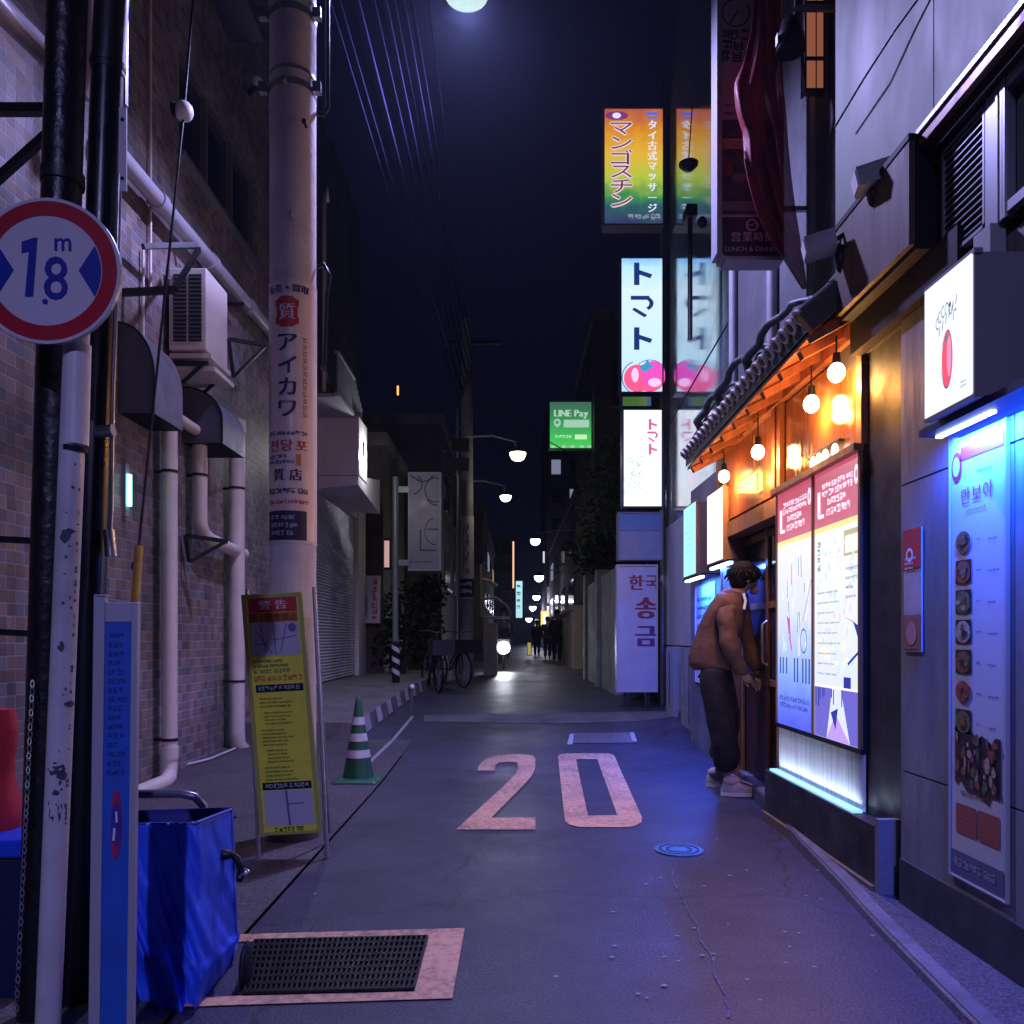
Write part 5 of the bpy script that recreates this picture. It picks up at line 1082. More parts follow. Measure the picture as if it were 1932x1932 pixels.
t, fr, w, h = sign_box('lit orange to green sign box with large katakana, topmost of the stacked signs', 1138, 203, 1253, 425, ysn, .22, mat('casing_mauve', (.25, .2, .26), .4))
mb = MB(gmat('orange_green_print', [(0, (.035, .05, .14)), (.14, (.03, .12, .14)), (.24, (.05, .3, .09)), (.4, (.5, .62, .06)), (.6, (.85, .5, .04)), (.82, (.75, .27, .02)), (1, (.5, .1, .07))], 0.02, h, .92, 2, .25)); mb.rect(fr, .02, .02, w - .02, h - .02, .0); f_ = mb.build('face', t)
mb = MB(emat('letter_white', (.9, .72, .75), .75))
for i, ch in enumerate('マンゴスチン'):
    y_ = h * (.82 - .122 * i)
    for dx, dy in ((-.02, 0), (.02, 0), (0, .02), (0, -.02)): mb.glyph_at(fr, ch, w * .3 + dx, y_ + dy, .36, .22, .004)
mb.mat(emat('letter_plum', (.22, .03, .12), .6))
for i, ch in enumerate('マンゴスチン'): mb.glyph_at(fr, ch, w * .3, h * (.82 - .122 * i), .36, .22, .009)
mb.mat(emat('letter_pale', (.75, .78, 1), 1)); mb.text(fr, 'タイ古式マッサージ', w * .8, h * .5, .135, .004, vert=True, gap=1.06, bold=3)
mb.mat(emat('oval_plum', (.3, .06, .25), .7)); mb.ell(fr, w * .22, h * .93, .16, .06, .004, 26); mb.mat(emat('letter_pale', (.75, .78, 1), 1)); mb.ell(fr, w * .22, h * .93, .06, .04, .007, 20); mb.mat(emat('stripe_blue', (.12, .2, .8), .8)); mb.rect(fr, w * .7, h * .935, w * .9, h * .96, .004); mb.rect(fr, w * .72, h * .905, w * .88, h * .92, .004)
mb.mat(emat('letter_dim', (.4, .42, .55), .7)); mb.scrib(fr, w * .4, h * .045, w * .96, h * .095, 1, .004, .8, 3, False); mb.build('lettering', f_)
t, fr, w, h = sign_box('tall blue white lit sign box with three katakana and pink tomatoes', 1170, 485, 1252, 742, ysn, .2, casn)
mb = MB(gmat('pale_blue_print', [(0, (.5, .78, 1)), (.25, (.62, .88, 1)), (.75, (.72, .92, 1)), (.93, (.5, .82, 1)), (1, (.2, .5, 1))], 0, h, 1.05, 2, .08)); mb.rect(fr, .02, .02, w - .02, h - .02, .0); f_ = mb.build('face', t)
lb_ = emat('letter_blue', (.02, .06, .3), .6); zq = lambda v: (742 - v) * K; xq = lambda u: (u - 1170) * K
def tomato_word(mb, fr, X0, zs, sw, sh_):
    for ch, z in zip('トマト', zs):
        if ch == 'ト':
            mb.rect(fr, X0 - sw * .32, z - sh_ * .5, X0 - sw * .1, z + sh_ * .5, .005); mb.poly(fr, [(X0 - sw * .1, z + sh_ * .17), (X0 + sw * .42, z - sh_ * .02), (X0 + sw * .34, z - sh_ * .2), (X0 - sw * .1, z - sh_ * .03)], .0052)
        else:
            mb.rect(fr, X0 - sw * .45, z + sh_ * .26, X0 + sw * .3, z + sh_ * .44, .005); mb.ell(fr, X0 + sw * .05, z + sh_ * .1, sw * .42, sh_ * .34, .0054, 24, .6, -60, 62); mb.poly(fr, [(X0 - sw * .3, z - sh_ * .08), (X0 + sw * .22, z - sh_ * .42), (X0 + sw * .1, z - sh_ * .52), (X0 - sw * .4, z - sh_ * .18)], .0052)
mb = MB(lb_); tomato_word(mb, fr, xq(1211), (zq(517), zq(577), zq(639)), .34, .31)
mb.mat(emat('tomato_red', (1, .12, .3), 1.0)); mb.ell(fr, xq(1226), zq(712), .21, .2, .004, 30, 0); mb.ell(fr, xq(1203), zq(714), .19, .19, .006, 30); mb.mat(emat('tomato_hot', (.95, .1, .6), 1.0)); mb.ell(fr, xq(1232), zq(706), .165, .18, .008, 28); mb.mat(emat('tomato_shine', (1, .55, .85), 1.2)); mb.ell(fr, xq(1235), zq(722), .09, .06, .01, 20); mb.ell(fr, xq(1198), zq(708), .05, .1, .01, 20)
mb.mat(emat('tomato_leaf', (.05, .4, .7), .9)); mb.poly(fr, [(xq(1205), zq(693)), (xq(1215), zq(688)), (xq(1222), zq(678)), (xq(1226), zq(688)), (xq(1236), zq(690)), (xq(1224), zq(698)), (xq(1214), zq(703))], .012)
mb.mat(lb_); mb.ell(fr, xq(1205), zq(713), .235, .235, .011, 36, .955, 110, 250); mb.ell(fr, xq(1226), zq(712), .245, .24, .011, 36, .965, 30, 130); mb.build('lettering', f_)
t, fr, w, h = sign_box('narrow dim green and blue strip sign between two lit sign boxes', 1172, 746, 1231, 769, ysn + .02, .15, casn)
mb = MB(gmat('strip_print', [(0, (.12, .3, .05)), (.25, (.2, .35, .1)), (.4, (.08, .2, .5)), (1, (.1, .25, .6))], 0, w, .45, 0, .3)); mb.rect(fr, .01, .01, w - .01, h - .01, .0); mb.build('face', t)
t, fr, w, h = sign_box('bright white lit sign box with pink katakana at its edge and faint sketches', 1174, 771, 1251, 958, ysn, .2, casn)
mb = MB(gmat('face_white_warm', [(0, (1, .93, .8)), (.2, (.95, 1, .97)), (1, (.93, .97, 1))], 0, h, 1.12, 2, .3)); mb.rect(fr, .02, .02, w - .02, h - .02, .0); f_ = mb.build('face', t)
mb = MB(emat('letter_pink', (.8, .15, .4), .9)); tomato_word(mb, fr, w * .74, (h * .84, h * .72, h * .59), .16, .15)
mb.mat(emat('sketch_green', (.45, .6, .6), 1)); rn = random.Random(2)
for i in range(26): a = rn.uniform(.08, .5); mb.ell(fr, w * a, h * rn.uniform(.15, .52), .035, .03, .005 + .0002 * i, 12, .75, rn.uniform(0, 180), rn.uniform(190, 340))
mb.mat(emat('sketch_pink', (1, .75, .72), 1.3)); mb.ell(fr, w * .62, h * .28, .05, .09, .004, 18); mb.scrib(fr, w * .2, h * .9, w * .45, h * .95, 1, .005, .7, 3); mb.build('lettering', f_)
t, fr, w, h = sign_box('unlit bluish grey panel box below the bright white sign', 1166, 966, 1250, 1057, ysn, .2, mat('casing_grey', (.16, .18, .26), .4))
mb = MB(mat('panel_blue_grey', (.2, .25, .42), .35, noise=(3, .2))); mb.rect(fr, .02, .02, w - .02, h * .6, .0); mb.mat(mat('panel_blue', (.12, .22, .5), .35)); mb.rect(fr, .02, h * .62, w - .02, h - .02, .0); mb.build('face', t)
t, fr, w, h = sign_box('standing lavender sign board with dark red Korean letters at the foot of the stack', 1163, 1065, 1241, 1306, ysn - .15, .16, mat('casing_white', (.36, .36, .44), .4))
mb = MB(mat('board_lavender', (.36, .38, .62), .16, noise=(3, .12), spec=.6)); mb.rect(fr, .02, .02, w - .02, h - .02, .0); f_ = mb.build('face', t)
mb = MB(mat('letter_maroon', (.22, .02, .06), .5)); mb.text(fr, '한국', w * .66, h * .86, .22, .005, wide=1.0, bold=3); mb.text(fr, '송', w * .68, h * .66, .32, .005, bold=4); mb.mat(mat('letter_indigo', (.1, .02, .14), .5)); mb.text(fr, '금', w * .68, h * .44, .32, .005, bold=4); mb.build('lettering', f_)
mb = MB(black); mb.panel(fr, .1, -.2, .16, 0, -.1, -.04); mb.panel(fr, w - .16, -.2, w - .1, 0, -.1, -.04); mb.build('foot', t)
cable('thin dark cable slanting in front of the mirrored signs, upper one', [P(1385, 590, 7.2), P(1263, 800, 9)], .008, 'cables near the shop')
cable('thin dark cable slanting in front of the mirrored signs, lower one', [P(1388, 700, 7.2), P(1285, 860, 8.4)], .008, 'cables near the shop')
t = thing('sign_fitting', 'dark bowl shaped lamp fitting hanging in front of the mirrored orange sign', 'lamp', P(1299, 315, 8))
mb = MB(black); mb.lathe([(0, -.06), (.05, -.045), (.095, .0), (.098, .02), (.0, .05)], P(1299, 312, 8), 20); mb.build('bowl', t); mb = MB(black); mb.cyl(P(1299, 306, 8), P(1306, 200, 8), .006, n=6); mb.build('cord', t)
t = thing('security_camera', 'black box security camera on a post above the mirrored blue sign', 'camera', P(1306, 470, 8))
mb = MB(black); fr, w, h = cam_frame(1296, 384, 1316, 406, 8); mb.panel(fr, 0, 0, w, h, -.2, 0); mb.build('body', t); mb = MB(black); mb.cyl(P(1302, 406, 8.1), P(1302, 640, 8.1), .025, n=8); mb.ball(P(1325, 420, 7.9), (.05, .05, .06)); mb.build('post', t)

# ------------------------------------------------------------------ left side beyond the tiled building: white shop, raised pavement
ws = thing('shuttered_shop', 'pale shop with a closed roller shutter and boxy white canopy behind the concrete pole', 'shop', (-2.95, 13, gz(13)))
shopw = mat('shop_white', (.68, .64, .66), .5, noise=(2.5, .12)); shd = mat('shutter_grey', (.55, .56, .62), .45, .1, noise=(4, .1))
mb = MB(mat('shop_dark_wall', (.05, .048, .06), .7, noise=(2, .3))); mb.bx((-8, 10.45, -.1), (-3.0, 15.7, 9.5)); mb.build('wall', ws)
mb = MB(shd); n = 60; z0 = gz(13) + .2
for i in range(n):
    za = z0 + (3.42 - z0) * i / n; zb = z0 + (3.42 - z0) * (i + 1) / n; zm = (za + zb) / 2
    mb.quad((-2.965, 10.6, za), (-2.965, 14.95, za), (-2.945, 14.95, zm), (-2.945, 10.6, zm)); mb.quad((-2.945, 10.6, zm), (-2.945, 14.95, zm), (-2.965, 14.95, zb), (-2.965, 10.6, zb))
mb.build('roller_shutter', ws)
mb = MB(shopw); mb.bx((-3.0, 14.95, z0 - .2), (-2.88, 15.65, 3.7)); mb.bx((-3.0, 10.45, 3.42), (-2.9, 15.65, 4.6)); mb.bx((-3.0, 10.45, z0 - .2), (-2.9, 10.6, 3.42)); mb.build('front_frame', ws)
mb = MB(shopw); mb.bx((-3.05, 11.94, 3.64), (-2.3, 12.62, 4.53)); mb.build('fascia_box', ws, bevel=.01)
mb = MB(shopw); mb.hexa([(-2.9, 11.95, 3.44), (-2.31, 11.95, 3.5), (-2.31, 13.9, 3.36), (-2.9, 13.9, 3.4), (-2.9, 11.95, 3.63), (-2.31, 11.95, 3.63), (-2.31, 13.9, 3.95), (-2.9, 13.9, 3.95)]); mb.build('canopy', ws)
mb = MB(emat('shop_lamp', (1, .96, .85), 9)); p = P(685, 855, 12.3); mb.ball((-2.28, 12.3, p.z), (.03, .06, .1), 12); mb.mat(white).bx((-2.3, 12.24, p.z - .06), (-2.27, 12.36, p.z + .14)); o = mb.build('wall_lamp', ws); lamp('bulb', 'POINT', (-2.15, 12.3, p.z - .05), 30, (.95, .93, 1), .06, o)
mb = MB(mat('railing_pale', (.36, .36, .42), .5, noise=(5, .15)))
for i in range(15): y = 10.9 + i * .115; mb.bx((-2.4, y, 4.56), (-2.37, y + .085, 5.12 - (i > 9) * .06 * (i - 9)))
mb.bx((-2.42, 10.85, 4.5), (-2.35, 12.6, 4.56)); mb.bx((-2.42, 10.85, 5.08), (-2.36, 12.0, 5.12)); mb.bar(P(607, 690, 10.9), P(650, 785, 11.9), .05, .05); mb.bx((-3.0, 10.9, 4.5), (-2.42, 12.55, 4.55)); mb.build('balcony_railing', ws)
mb = MB(cream); mb.tube([(-2.6, 11.0, 4.6), (-2.6, 11.0, 7.2), (-2.6, 11.1, 7.5), (-2.62, 11.3, 7.4)], .03, 8); mb.build('vent_pipe', ws)
mb = MB(concd); strip(mb, lambda y: -3.02, lambda y: -1.68 + (y - 8.7) * .046, 8.6, 17.5, .19)
vs = []
kyy = [8.6 + .5 * i for i in range(18)]
for y in kyy: x = -1.68 + (y - 8.7) * .046; vs += [(x, y, gz(y) + .19), (x + .03, y, gz(y) - .02)]
mb.add(vs, [(2 * i, 2 * i + 1, 2 * i + 3, 2 * i + 2) for i in range(17)]); mb.add([(-3.02, 8.6, gz(8.6) + .19), (-1.68, 8.6, gz(8.6) + .19), (-1.68, 8.6, -.1), (-3.02, 8.6, -.1)], [(0, 1, 2, 3)]); struct(mb.build('raised_pavement'))
mb = MB(wornpaint('kerb_paint', (.55, .53, .55), (.2, .19, .2)))
for i in range(7):
    y = 8.95 + i * .62; x = -1.675 + (y - 8.7) * .046; q = lambda yy, z, dx: (-1.675 + (yy - 8.7) * .046 + dx, yy, gz(yy) + z)
    mb.add([q(y, .194, -.005), q(y + .26, .194, -.005), q(y + .26, .02, .029), q(y, .02, .029)], [(0, 3, 2, 1)])
struct(mb.build('kerb_marking'))
def facing_sign(name, label, u0, v0, u1, v1, y, dep, m, cat='shop sign'):
    fr, w, h = cam_frame(u0, v0, u1, v1, y); t = thing(name, label, cat, P((u0 + u1) / 2, v1, y)); mb = MB(m); mb.panel(fr, 0, 0, w, h, -dep, 0); mb.build('panel', t, bevel=.008); return t, fr, w, h
t, fr, w, h = facing_sign('wall_sign', 'small white sign with a red and a blue vertical line beside the shutter', 684, 1086, 717, 1176, 15.6, .08, mat('sign_pale', (.52, .48, .55), .45))
mb = MB(mat('wine_ink', (.3, .03, .1), .5)); fv = Fr(fr.p(w * .62, h * .94), -fr.U, fr.R); mb.scrib(fv, 0, -.045, h * .88, .075, 1, .004, .8, 3, False); mb.mat(navy); fv = Fr(fr.p(w * .22, h * .6), -fr.U, fr.R); mb.scrib(fv, 0, -.03, h * .52, .03, 1, .004, .8, 4, False); mb.build('lettering', t)
t = thing('pole_sign', 'tall pale sign of looping letters held out from a slim post', 'projecting sign', G(746, 1290))
yy = 14.9; post = P(746, 900, yy); mb = MB(mat('post_pale', (.3, .36, .38), .4, .3)); mb.cyl((post.x, yy, gz(yy)), post, .055, n=14); mb.build('post', t)
mb = MB(mat('post_pale', (.3, .36, .38)))
for v in (924, 1062): mb.bar(P(752, v, yy), P(772, v, yy), .09, .11)
mb.build('arm', t)
fr, w, h = cam_frame(770, 891, 832, 1077, yy); lavp = mat('sign_lavender', (.3, .29, .37), .4, noise=(3, .1)); edge = mat('sign_rim', (.42, .42, .5), .4)
mb = MB(edge); mb.panel(fr, 0, 0, .02, h, -.12, .01); mb.panel(fr, w - .03, 0, w, h, -.12, .01); mb.panel(fr, .02, 0, w - .03, .025, -.12, .01); mb.panel(fr, .02, h - .02, w - .03, h, -.12, .01); mb.mat(lavp).panel(fr, .02, .025, w - .03, h - .02, -.11, .0); pnl = mb.build('panel', t)
mb = MB(mat('loop_ink', (.04, .035, .1), .5)); lw_ = .9
q = lambda a, b: (w * a, h * b)
mb.ell(fr, *q(.12, .88), .2, .2, .004, 30, .88, -80, 55); mb.line(fr, *q(.06, .965), *q(.36, .915), .028, .004); mb.ell(fr, *q(.44, 1.03), .24, .24, .0045, 26, .9, 240, 330); mb.ell(fr, *q(.82, .82), .2, .24, .005, 34, .9, 0, 360); mb.ell(fr, *q(.86, .8), .22, .26, .0055, 20, .9, 215, 275)
mb.rect(fr, *q(.35, .21), *q(.4, .42), .004); mb.rect(fr, *q(.35, .2), *q(.84, .215), .0045); mb.ell(fr, *q(.82, .4), .2, .26, .004, 30, .91, 95, 275); mb.rect(fr, *q(.58, .415), *q(.9, .43), .005); mb.scrib(fr, *q(.06, .07), *q(.8, .11), 1, .004, .5, 4); mb.build('lettering', pnl)
# striped bollard and slim post
g = Vector((-1.84, 12.6, gz(12.6) + .19)); t = thing('bollard', 'short black bollard with slanted white stripes on the raised pavement', 'bollard', g)
mb = MB(blk); mb.cyl(g, g + Vector((0, 0, .62)), .062, n=18); mb.lathe([(.062, .62), (.04, .65), (0, .66)], g, 18); mb.build('post', t)
mb = MB(mat('reflective_white', (.6, .56, .58)))
for z in (.14, .32, .5):
    cyl_ = Cy(g, .062, 0); vs = []
    for i in range(13): x = -.1 + i * .2 / 12; vs += [cyl_.p(x, z - x * .55, .002), cyl_.p(x, z + .075 - x * .55, .002)]
    mb.add(vs, [(2 * i, 2 * i + 2, 2 * i + 3, 2 * i + 1) for i in range(12)], True)
mb.build('stripe', t)
g = G(775, 1347); t = thing('guide_post', 'thin guide post with a bright button top at the end of the striped kerb', 'post', g)
mb = MB(mat('post_green', (.1, .13, .1), .5)); top = P(778, 1296, g.y); mb.cyl(g, top, .014, n=8); mb.build('stem', t); mb = MB(mat('button_white', (.75, .75, .7), .25)); mb.ball(top, .035, 12); mb.build('button', t)
t = thing('lit_shop_board', 'dim pinkish lit slot on the dark wall beyond the shop canopy', 'wall light', P(729, 1045, 15.8))
fr, w, h = cam_frame(725, 1020, 734, 1070, 15.8); mb = MB(mat('slot_glow', (.3, .2, .2), .5, emit=(1, .6, .55), es=.55)); mb.panel(fr, 0, 0, w, h, -.03, 0); mb.build('lens', t); mb = MB(blk); mb.panel(fr, -.04, -.05, w + .04, h + .05, -.08, -.031); mb.build('housing', t)

# second concrete pole with its plate
y2 = 16.8; x2 = P(881, 0, y2).x; t = thing('utility_pole', 'far concrete utility pole with a long white advertisement plate, under the yellowish lamp', 'utility pole', (x2, y2, gz(y2)))
mb = MB(mat('pole_far', (.2, .19, .22), .75, noise=(4, .15))); mb.cyl((x2, y2, gz(y2) - .05), (x2, y2, 7.9), .145, .12, 20); mb.build('shaft', t)
cy = Cy((x2, y2, P(0, 1130, y2).z), .142, 0); h = 155 / F * y2; mb = MB(mat('plate_lilac', (.5, .47, .53), .45)); mb.rect(cy, -.21, 0, .21, h, .006, 16); adp = mb.build('advertisement', t)
mb = MB(navy); fv = h / 12
for i in range(9): mb.scrib(cy, -.07, h * .9 - (i + 1) * fv * .82, .07, h * .92 - i * fv * .82, 1, .01, .75, i, False)
mb.mat(ink); mb.rect(cy, -.2, .03, .2, .42, .009, 12); mb.mat(wht); mb.scrib(cy, -.15, .08, .15, .38, 2, .012, .5, 4); mb.build('lettering', adp)
mb = MB(black)
for z in (7.4,): mb.bx((x2 - .5, y2 - .04, z), (x2 + .7, y2 + .04, z + .07))
for z in (5.1, 4.7): mb.bx((x2 - .3, y2 - .2, z), (x2 + .05, y2 - .1, z + .25))
mb.build('crossarm', t); mb = MB(steel); mb.tube([(x2 - .2, y2 - .1, gz(y2)), (x2 - .2, y2 - .1, 6)], .03, 8)
for i in range(9): mb.ball((x2 - .45 + .1 * (i % 5), y2 - .18, 4.3 + .16 * i), .022, 8)
mb.build('cable_fitting', t)
# overhead cables between the two poles
rn = random.Random(21)
CAB = [('lowest pale thin overhead cable from the concrete pole', 603, -60, .011), ('pale overhead cable second above the lowest from the concrete pole', 622, -60, .012), ('thick twisted overhead cable in the middle of the bundle', 655, -60, .03), ('dark overhead cable just above the thick twisted one', 690, -60, .014), ('dark overhead cable second above the thick twisted one', 712, -60, .02), ('dark overhead cable third above the thick twisted one', 731, -60, .012), ('dark overhead cable fourth above the thick twisted one', 748, -60, .018), ('dark overhead cable fifth above the thick twisted one', 766, -60, .012), ('topmost loose overhead cable passing under the big lamp glow', 800, -60, .005)]
cblu = mat('cable_sheath', (.02, .02, .05), 1.0, noise=(3, .3), spec=0)
for i, (lb, u, v, r) in enumerate(CAB):
    cable(lb, [P(u, v, 4.9), Vector((x2 - .2 + .05 * i, y2 - .1, 6.1 + .16 * i))], r, sag=.1 + .02 * (i % 3), m=cblu)
cable('thin dark cable crossing the lane in front of the green sign', [P(900, 745, 16.8), P(1110, 870, 19.5)], .012, sag=.1)
# parked bicycles in the dark by the far pole
def bicycle(label, x, y, rz):
    t = thing('bicycle', label, 'bicycle', (0, 0, 0), 'parked bicycles')
    for wx in (-.5, .5):
        mb = MB(blk); mb.tube([(wx + math.cos(R_(a)) * .31, 0, .32 + math.sin(R_(a)) * .31) for a in range(0, 361, 15)], .02, 6, False); mb.mat(steel)
        for a in range(0, 360, 30): mb.cyl((wx, 0, .32), (wx + math.cos(R_(a)) * .3, 0, .32 + math.sin(R_(a)) * .3), .0025, n=4)
        mb.build('wheel', t)
    mb = MB(mat('bike_frame', (.03, .03, .04), .4, .2)); S_, Hd, BB = Vector((-.15, 0, .78)), Vector((.38, 0, .82)), Vector((-.05, 0, .3))
    for a, b in ((S_, BB), (BB, Hd - Vector((0, 0, .12))), (S_ - Vector((0, 0, .1)), Vector((-.5, 0, .32))), (BB, Vector((-.5, 0, .32))), (Hd, Vector((.5, 0, .32))), (BB + Vector((0, 0, .12)), Hd)): mb.cyl(a, b, .016, n=8)
    mb.build('frame', t); mb = MB(blk); mb.ball(S_ + Vector((-.03, 0, .05)), (.13, .08, .04)); mb.build('saddle', t)
    mb = MB(dark); mb.tube([Hd, Hd + Vector((-.02, 0, .16)), Hd + Vector((-.02, .14, .2)), Hd + Vector((-.18, .27, .18))], .012, 6); mb.tube([Hd + Vector((-.02, 0, .16)), Hd + Vector((-.02, -.14, .2)), Hd + Vector((-.18, -.27, .18))], .012, 6); mb.build('handlebar', t)
    mb = MB(black); mb.bx((.5, -.17, .62), (.86, .17, .64)); 
    for a in (-.17, .16): mb.bx((.5, a, .64), (.86, a + .01, .86))
    for a in (.5, .85): mb.bx((a, -.16, .64), (a + .01, .16, .86))
    mb.build('basket', t)
    t.location = (x, y, gz(y)); t.rotation_euler.z = rz; return t
b1 = bicycle('dark bicycle parked closest to the striped kerb end, before the far pole', -1.35, 13.4, R_(-72))
c = copy_tree(b1, (-1.12, 14.7, gz(14.7))); c.rotation_euler.z = R_(-60); c['label'] = 'dark bicycle parked farther along, right below the far pole plate'
# dark shrubs and trees
leafm = [mat('leaf_dark', (.022, .04, .022), .8, spec=.15), mat('leaf_mid', (.035, .06, .032), .8, spec=.15)]
barkm = mat('bark', (.05, .035, .03), .8, noise=(9, .4))
def tree(label, base, top, blobs, nleaf, ls, seed, cat='tree', name='street_tree'):
    rn = random.Random(seed); t = thing(name, label, cat, base)
    mb = MB(barkm); b = Vector(base); tp_ = Vector(top); mb.tube([b, b.lerp(tp_, .5) + Vector((.06, 0, 0)), tp_], [.09, .07, .03], 8)
    for c, r in blobs: mb.tube([b.lerp(tp_, .6), Vector(c)], [.035, .012], 6)
    mb.build('trunk', t)
    mb = MB(leafm[0])
    for i in range(nleaf):
        c, r = blobs[rn.randrange(len(blobs))]
        while True:
            q = Vector((rn.uniform(-1, 1), rn.uniform(-1, 1), rn.uniform(-1, 1)))
            if q.length < 1 and q.length > .35 * rn.random(): break
        p = Vector(c) + Vector((q.x * r[0], q.y * r[1], q.z * r[2])); mb.mat(leafm[rn.randrange(2)])
        a = Vector((rn.uniform(-1, 1), rn.uniform(-1, 1), rn.uniform(-1, .4))).normalized(); s_ = a.cross(Vector((rn.random(), rn.random(), rn.random()))).normalized(); l = ls * rn.uniform(.6, 1.3)
        mb.add([p, p + a * l * .5 + s_ * l * .28, p + a * l, p + a * l * .5 - s_ * l * .28], [(0, 1, 2, 3)])
    mb.build('crown', t); return t
tree('dark leafy shrub under the looping letter sign', (-2.2, 15.8, .3), (-2.1, 15.8, 2.0), [((-2.15, 15.9, 1.75), (.5, .5, .6)), ((-1.75, 16.0, 1.2), (.45, .45, .6)), ((-2.4, 15.9, 1.1), (.45, .5, .6)), ((-1.7, 16.2, 2.1), (.4, .4, .4))], 1700, .13, 3, 'shrub', 'shrub')
tree('dark tree overhanging the grey wall past the stacked signs', (2.3, 16.5, .3), (2.1, 16.5, 4.0), [((1.9, 16.2, 4.0), (.7, .8, .7)), ((2.4, 15.5, 3.2), (.7, .9, .8)), ((1.75, 17.2, 3.1), (.55, .7, .6)), ((2.2, 16.5, 4.8), (.6, .7, .6)), ((1.7, 15.6, 2.9), (.4, .5, .4))], 2400, .14, 5)
# grey garden wall and buildings past the signs
t = thing('garden_wall', 'greenish grey concrete wall with piers beyond the stacked signs', 'wall', (1.75, 15, .3))
mb = MB(mat('wall_greenish', (.24, .25, .23), .8, noise=(3, .3), bump=(14, .3))); mb.bx((1.62, 12.6, 0), (1.85, 17.4, 2.3)); mb.build('wall', t)
mb = MB(mat('wall_greenish', (.2, .21, .2))); mb.bx((1.56, 17.05, 0), (1.95, 17.45, 2.55)); mb.build('pier', t); mb = MB(mat('wall_greenish', (.2, .21, .2))); mb.bx((1.56, 14.6, 0), (1.95, 14.95, 2.45)); mb.build('pier', t)
t = thing('cream_wall', 'low cream rendered wall farther down the lane behind the dark walkers', 'wall', (2.1, 26, .3))
mb = MB(mat('wall_cream', (.42, .34, .32), .8, noise=(3, .2))); mb.bx((1.75, 22.5, .1), (2.2, 31, 2.0)); mb.mat(conc); mb.bx((1.7, 22.5, 2.0), (2.25, 31, 2.12)); mb.build('wall', t)
def block(label, x0, x1, y0, y1, z1, m, win=None, name='lane_building', seed=1, face='x', roof_=True):
    t = thing(name, label, 'building', ((x0 + x1) / 2, (y0 + y1) / 2, gz(y0)))
    mb = MB(m); mb.bx((x0, y0, 0), (x1, y1, z1)); mb.mat(concd); mb.bx((x0 - .08, y0 - .08, z1), (x1 + .08, y1 + .08, z1 + .25)); mb.build('wall', t)
    if win:
        rn = random.Random(seed); nx, nz, lit = win; fr = Fr((x0, y0, 0), (1, 0, 0), (0, 0, 1)) if face == 'x' else (Fr((x0, y1, 0), (0, -1, 0), (0, 0, 1)) if face == '-x' else Fr((x1, y0, 0), (0, 1, 0), (0, 0, 1)))
        w = (x1 - x0) if face == 'x' else (y1 - y0)
        for i in range(nx):
            for j in range(nz):
                cx_ = w * (i + .5) / nx; cz_ = 2 + (z1 - 2.5) * (j + .5) / nz; ww, hh = w / nx * .5, (z1 - 2.5) / nz * .5
                mb = MB(mat('win_lit%d' % rn.randrange(2), ((.1, .08, .06)), .3, emit=((1, .7, .4), (.6, .65, 1))[rn.randrange(2)], es=.3) if rn.random() < lit else glass); mb.panel(fr, cx_ - ww / 2, cz_ - hh / 2, cx_ + ww / 2, cz_ + hh / 2, .0, .02); wn = mb.build('window', t)
                mb = MB(alu); mb.panel(fr, cx_ - ww / 2 - .05, cz_ - hh / 2 - .06, cx_ + ww / 2 + .05, cz_ - hh / 2, .001, .08); mb.build('sill', wn)
    return t
dkw = mat('dark_wall', (.07, .065, .08), .8, noise=(1.2, .35)); dkw2 = mat('dusk_wall', (.12, .11, .15), .8, noise=(.8, .3)); dkw3 = mat('umber_wall', (.07, .05, .05), .8, noise=(1.5, .3))
block('dark narrow building carrying the green square sign', 2.02, 7, 19.5, 25, 9, dkw, (3, 3, 0), seed=3)
block('dark house behind the looping letter sign and shrub', -7, -2.55, 15.75, 18.8, 5.0, dkw3, (2, 2, 0), seed=4, face='x')
block('dark low building past the far concrete pole', -8, -1.75, 19.8, 29.5, 6.5, dkw, (3, 2, 0), seed=6, face='+x')
block('dim building on the cyan sign side of the lane', -8, -1.1, 30.5, 48, 6, dkw, (4, 2, .12), seed=7, face='+x')
block('dim building at the cream wall side far down the lane', 2.6, 9, 32, 60, 7, dkw, (5, 2, .15), seed=8, face='-x')
block('purplish apartment block rising at the end of the lane, below the green sign', 2.9, 10.5, 66, 80, 19.5, dkw2, (5, 7, .16), seed=9)
block('tall dim tower closing the lane on the cyan sign side', -11, .4, 110, 125, 15, dkw2, (5, 5, .06), seed=10)
# arched awning and pale pillar
t = thing('arched_awning', 'arched awning frame over a pale pillar beside the bright bicycle lamp', 'awning', P(925, 1260, 18.9))
mb = MB(mat('awning_pale', (.32, .26, .27), .6)); yq = 18.9
mb.tube([P(910, 1094, yq) + Vector((0, 0, 0)), P(922, 1096, yq), P(938, 1106, yq)], .045, 8); mb.tube([P(912, 1130, yq), P(936, 1128, yq), P(955, 1142, yq), P(964, 1160, yq)], .035, 8); mb.tube([P(907, 1065, yq), P(908, 1165, yq)], .035, 8); mb.tube([P(912, 1166, yq), P(962, 1164, yq)], .025, 8); mb.build('frame', t)
mb = MB(mat('pillar_pale', (.3, .28, .34), .7, noise=(4, .2))); a = P(912, 1175, yq); b_ = P(938, 1175, yq); mb.bx((a.x, yq, gz(yq)), (b_.x, yq + .4, a.z)); mb.build('pillar', t)
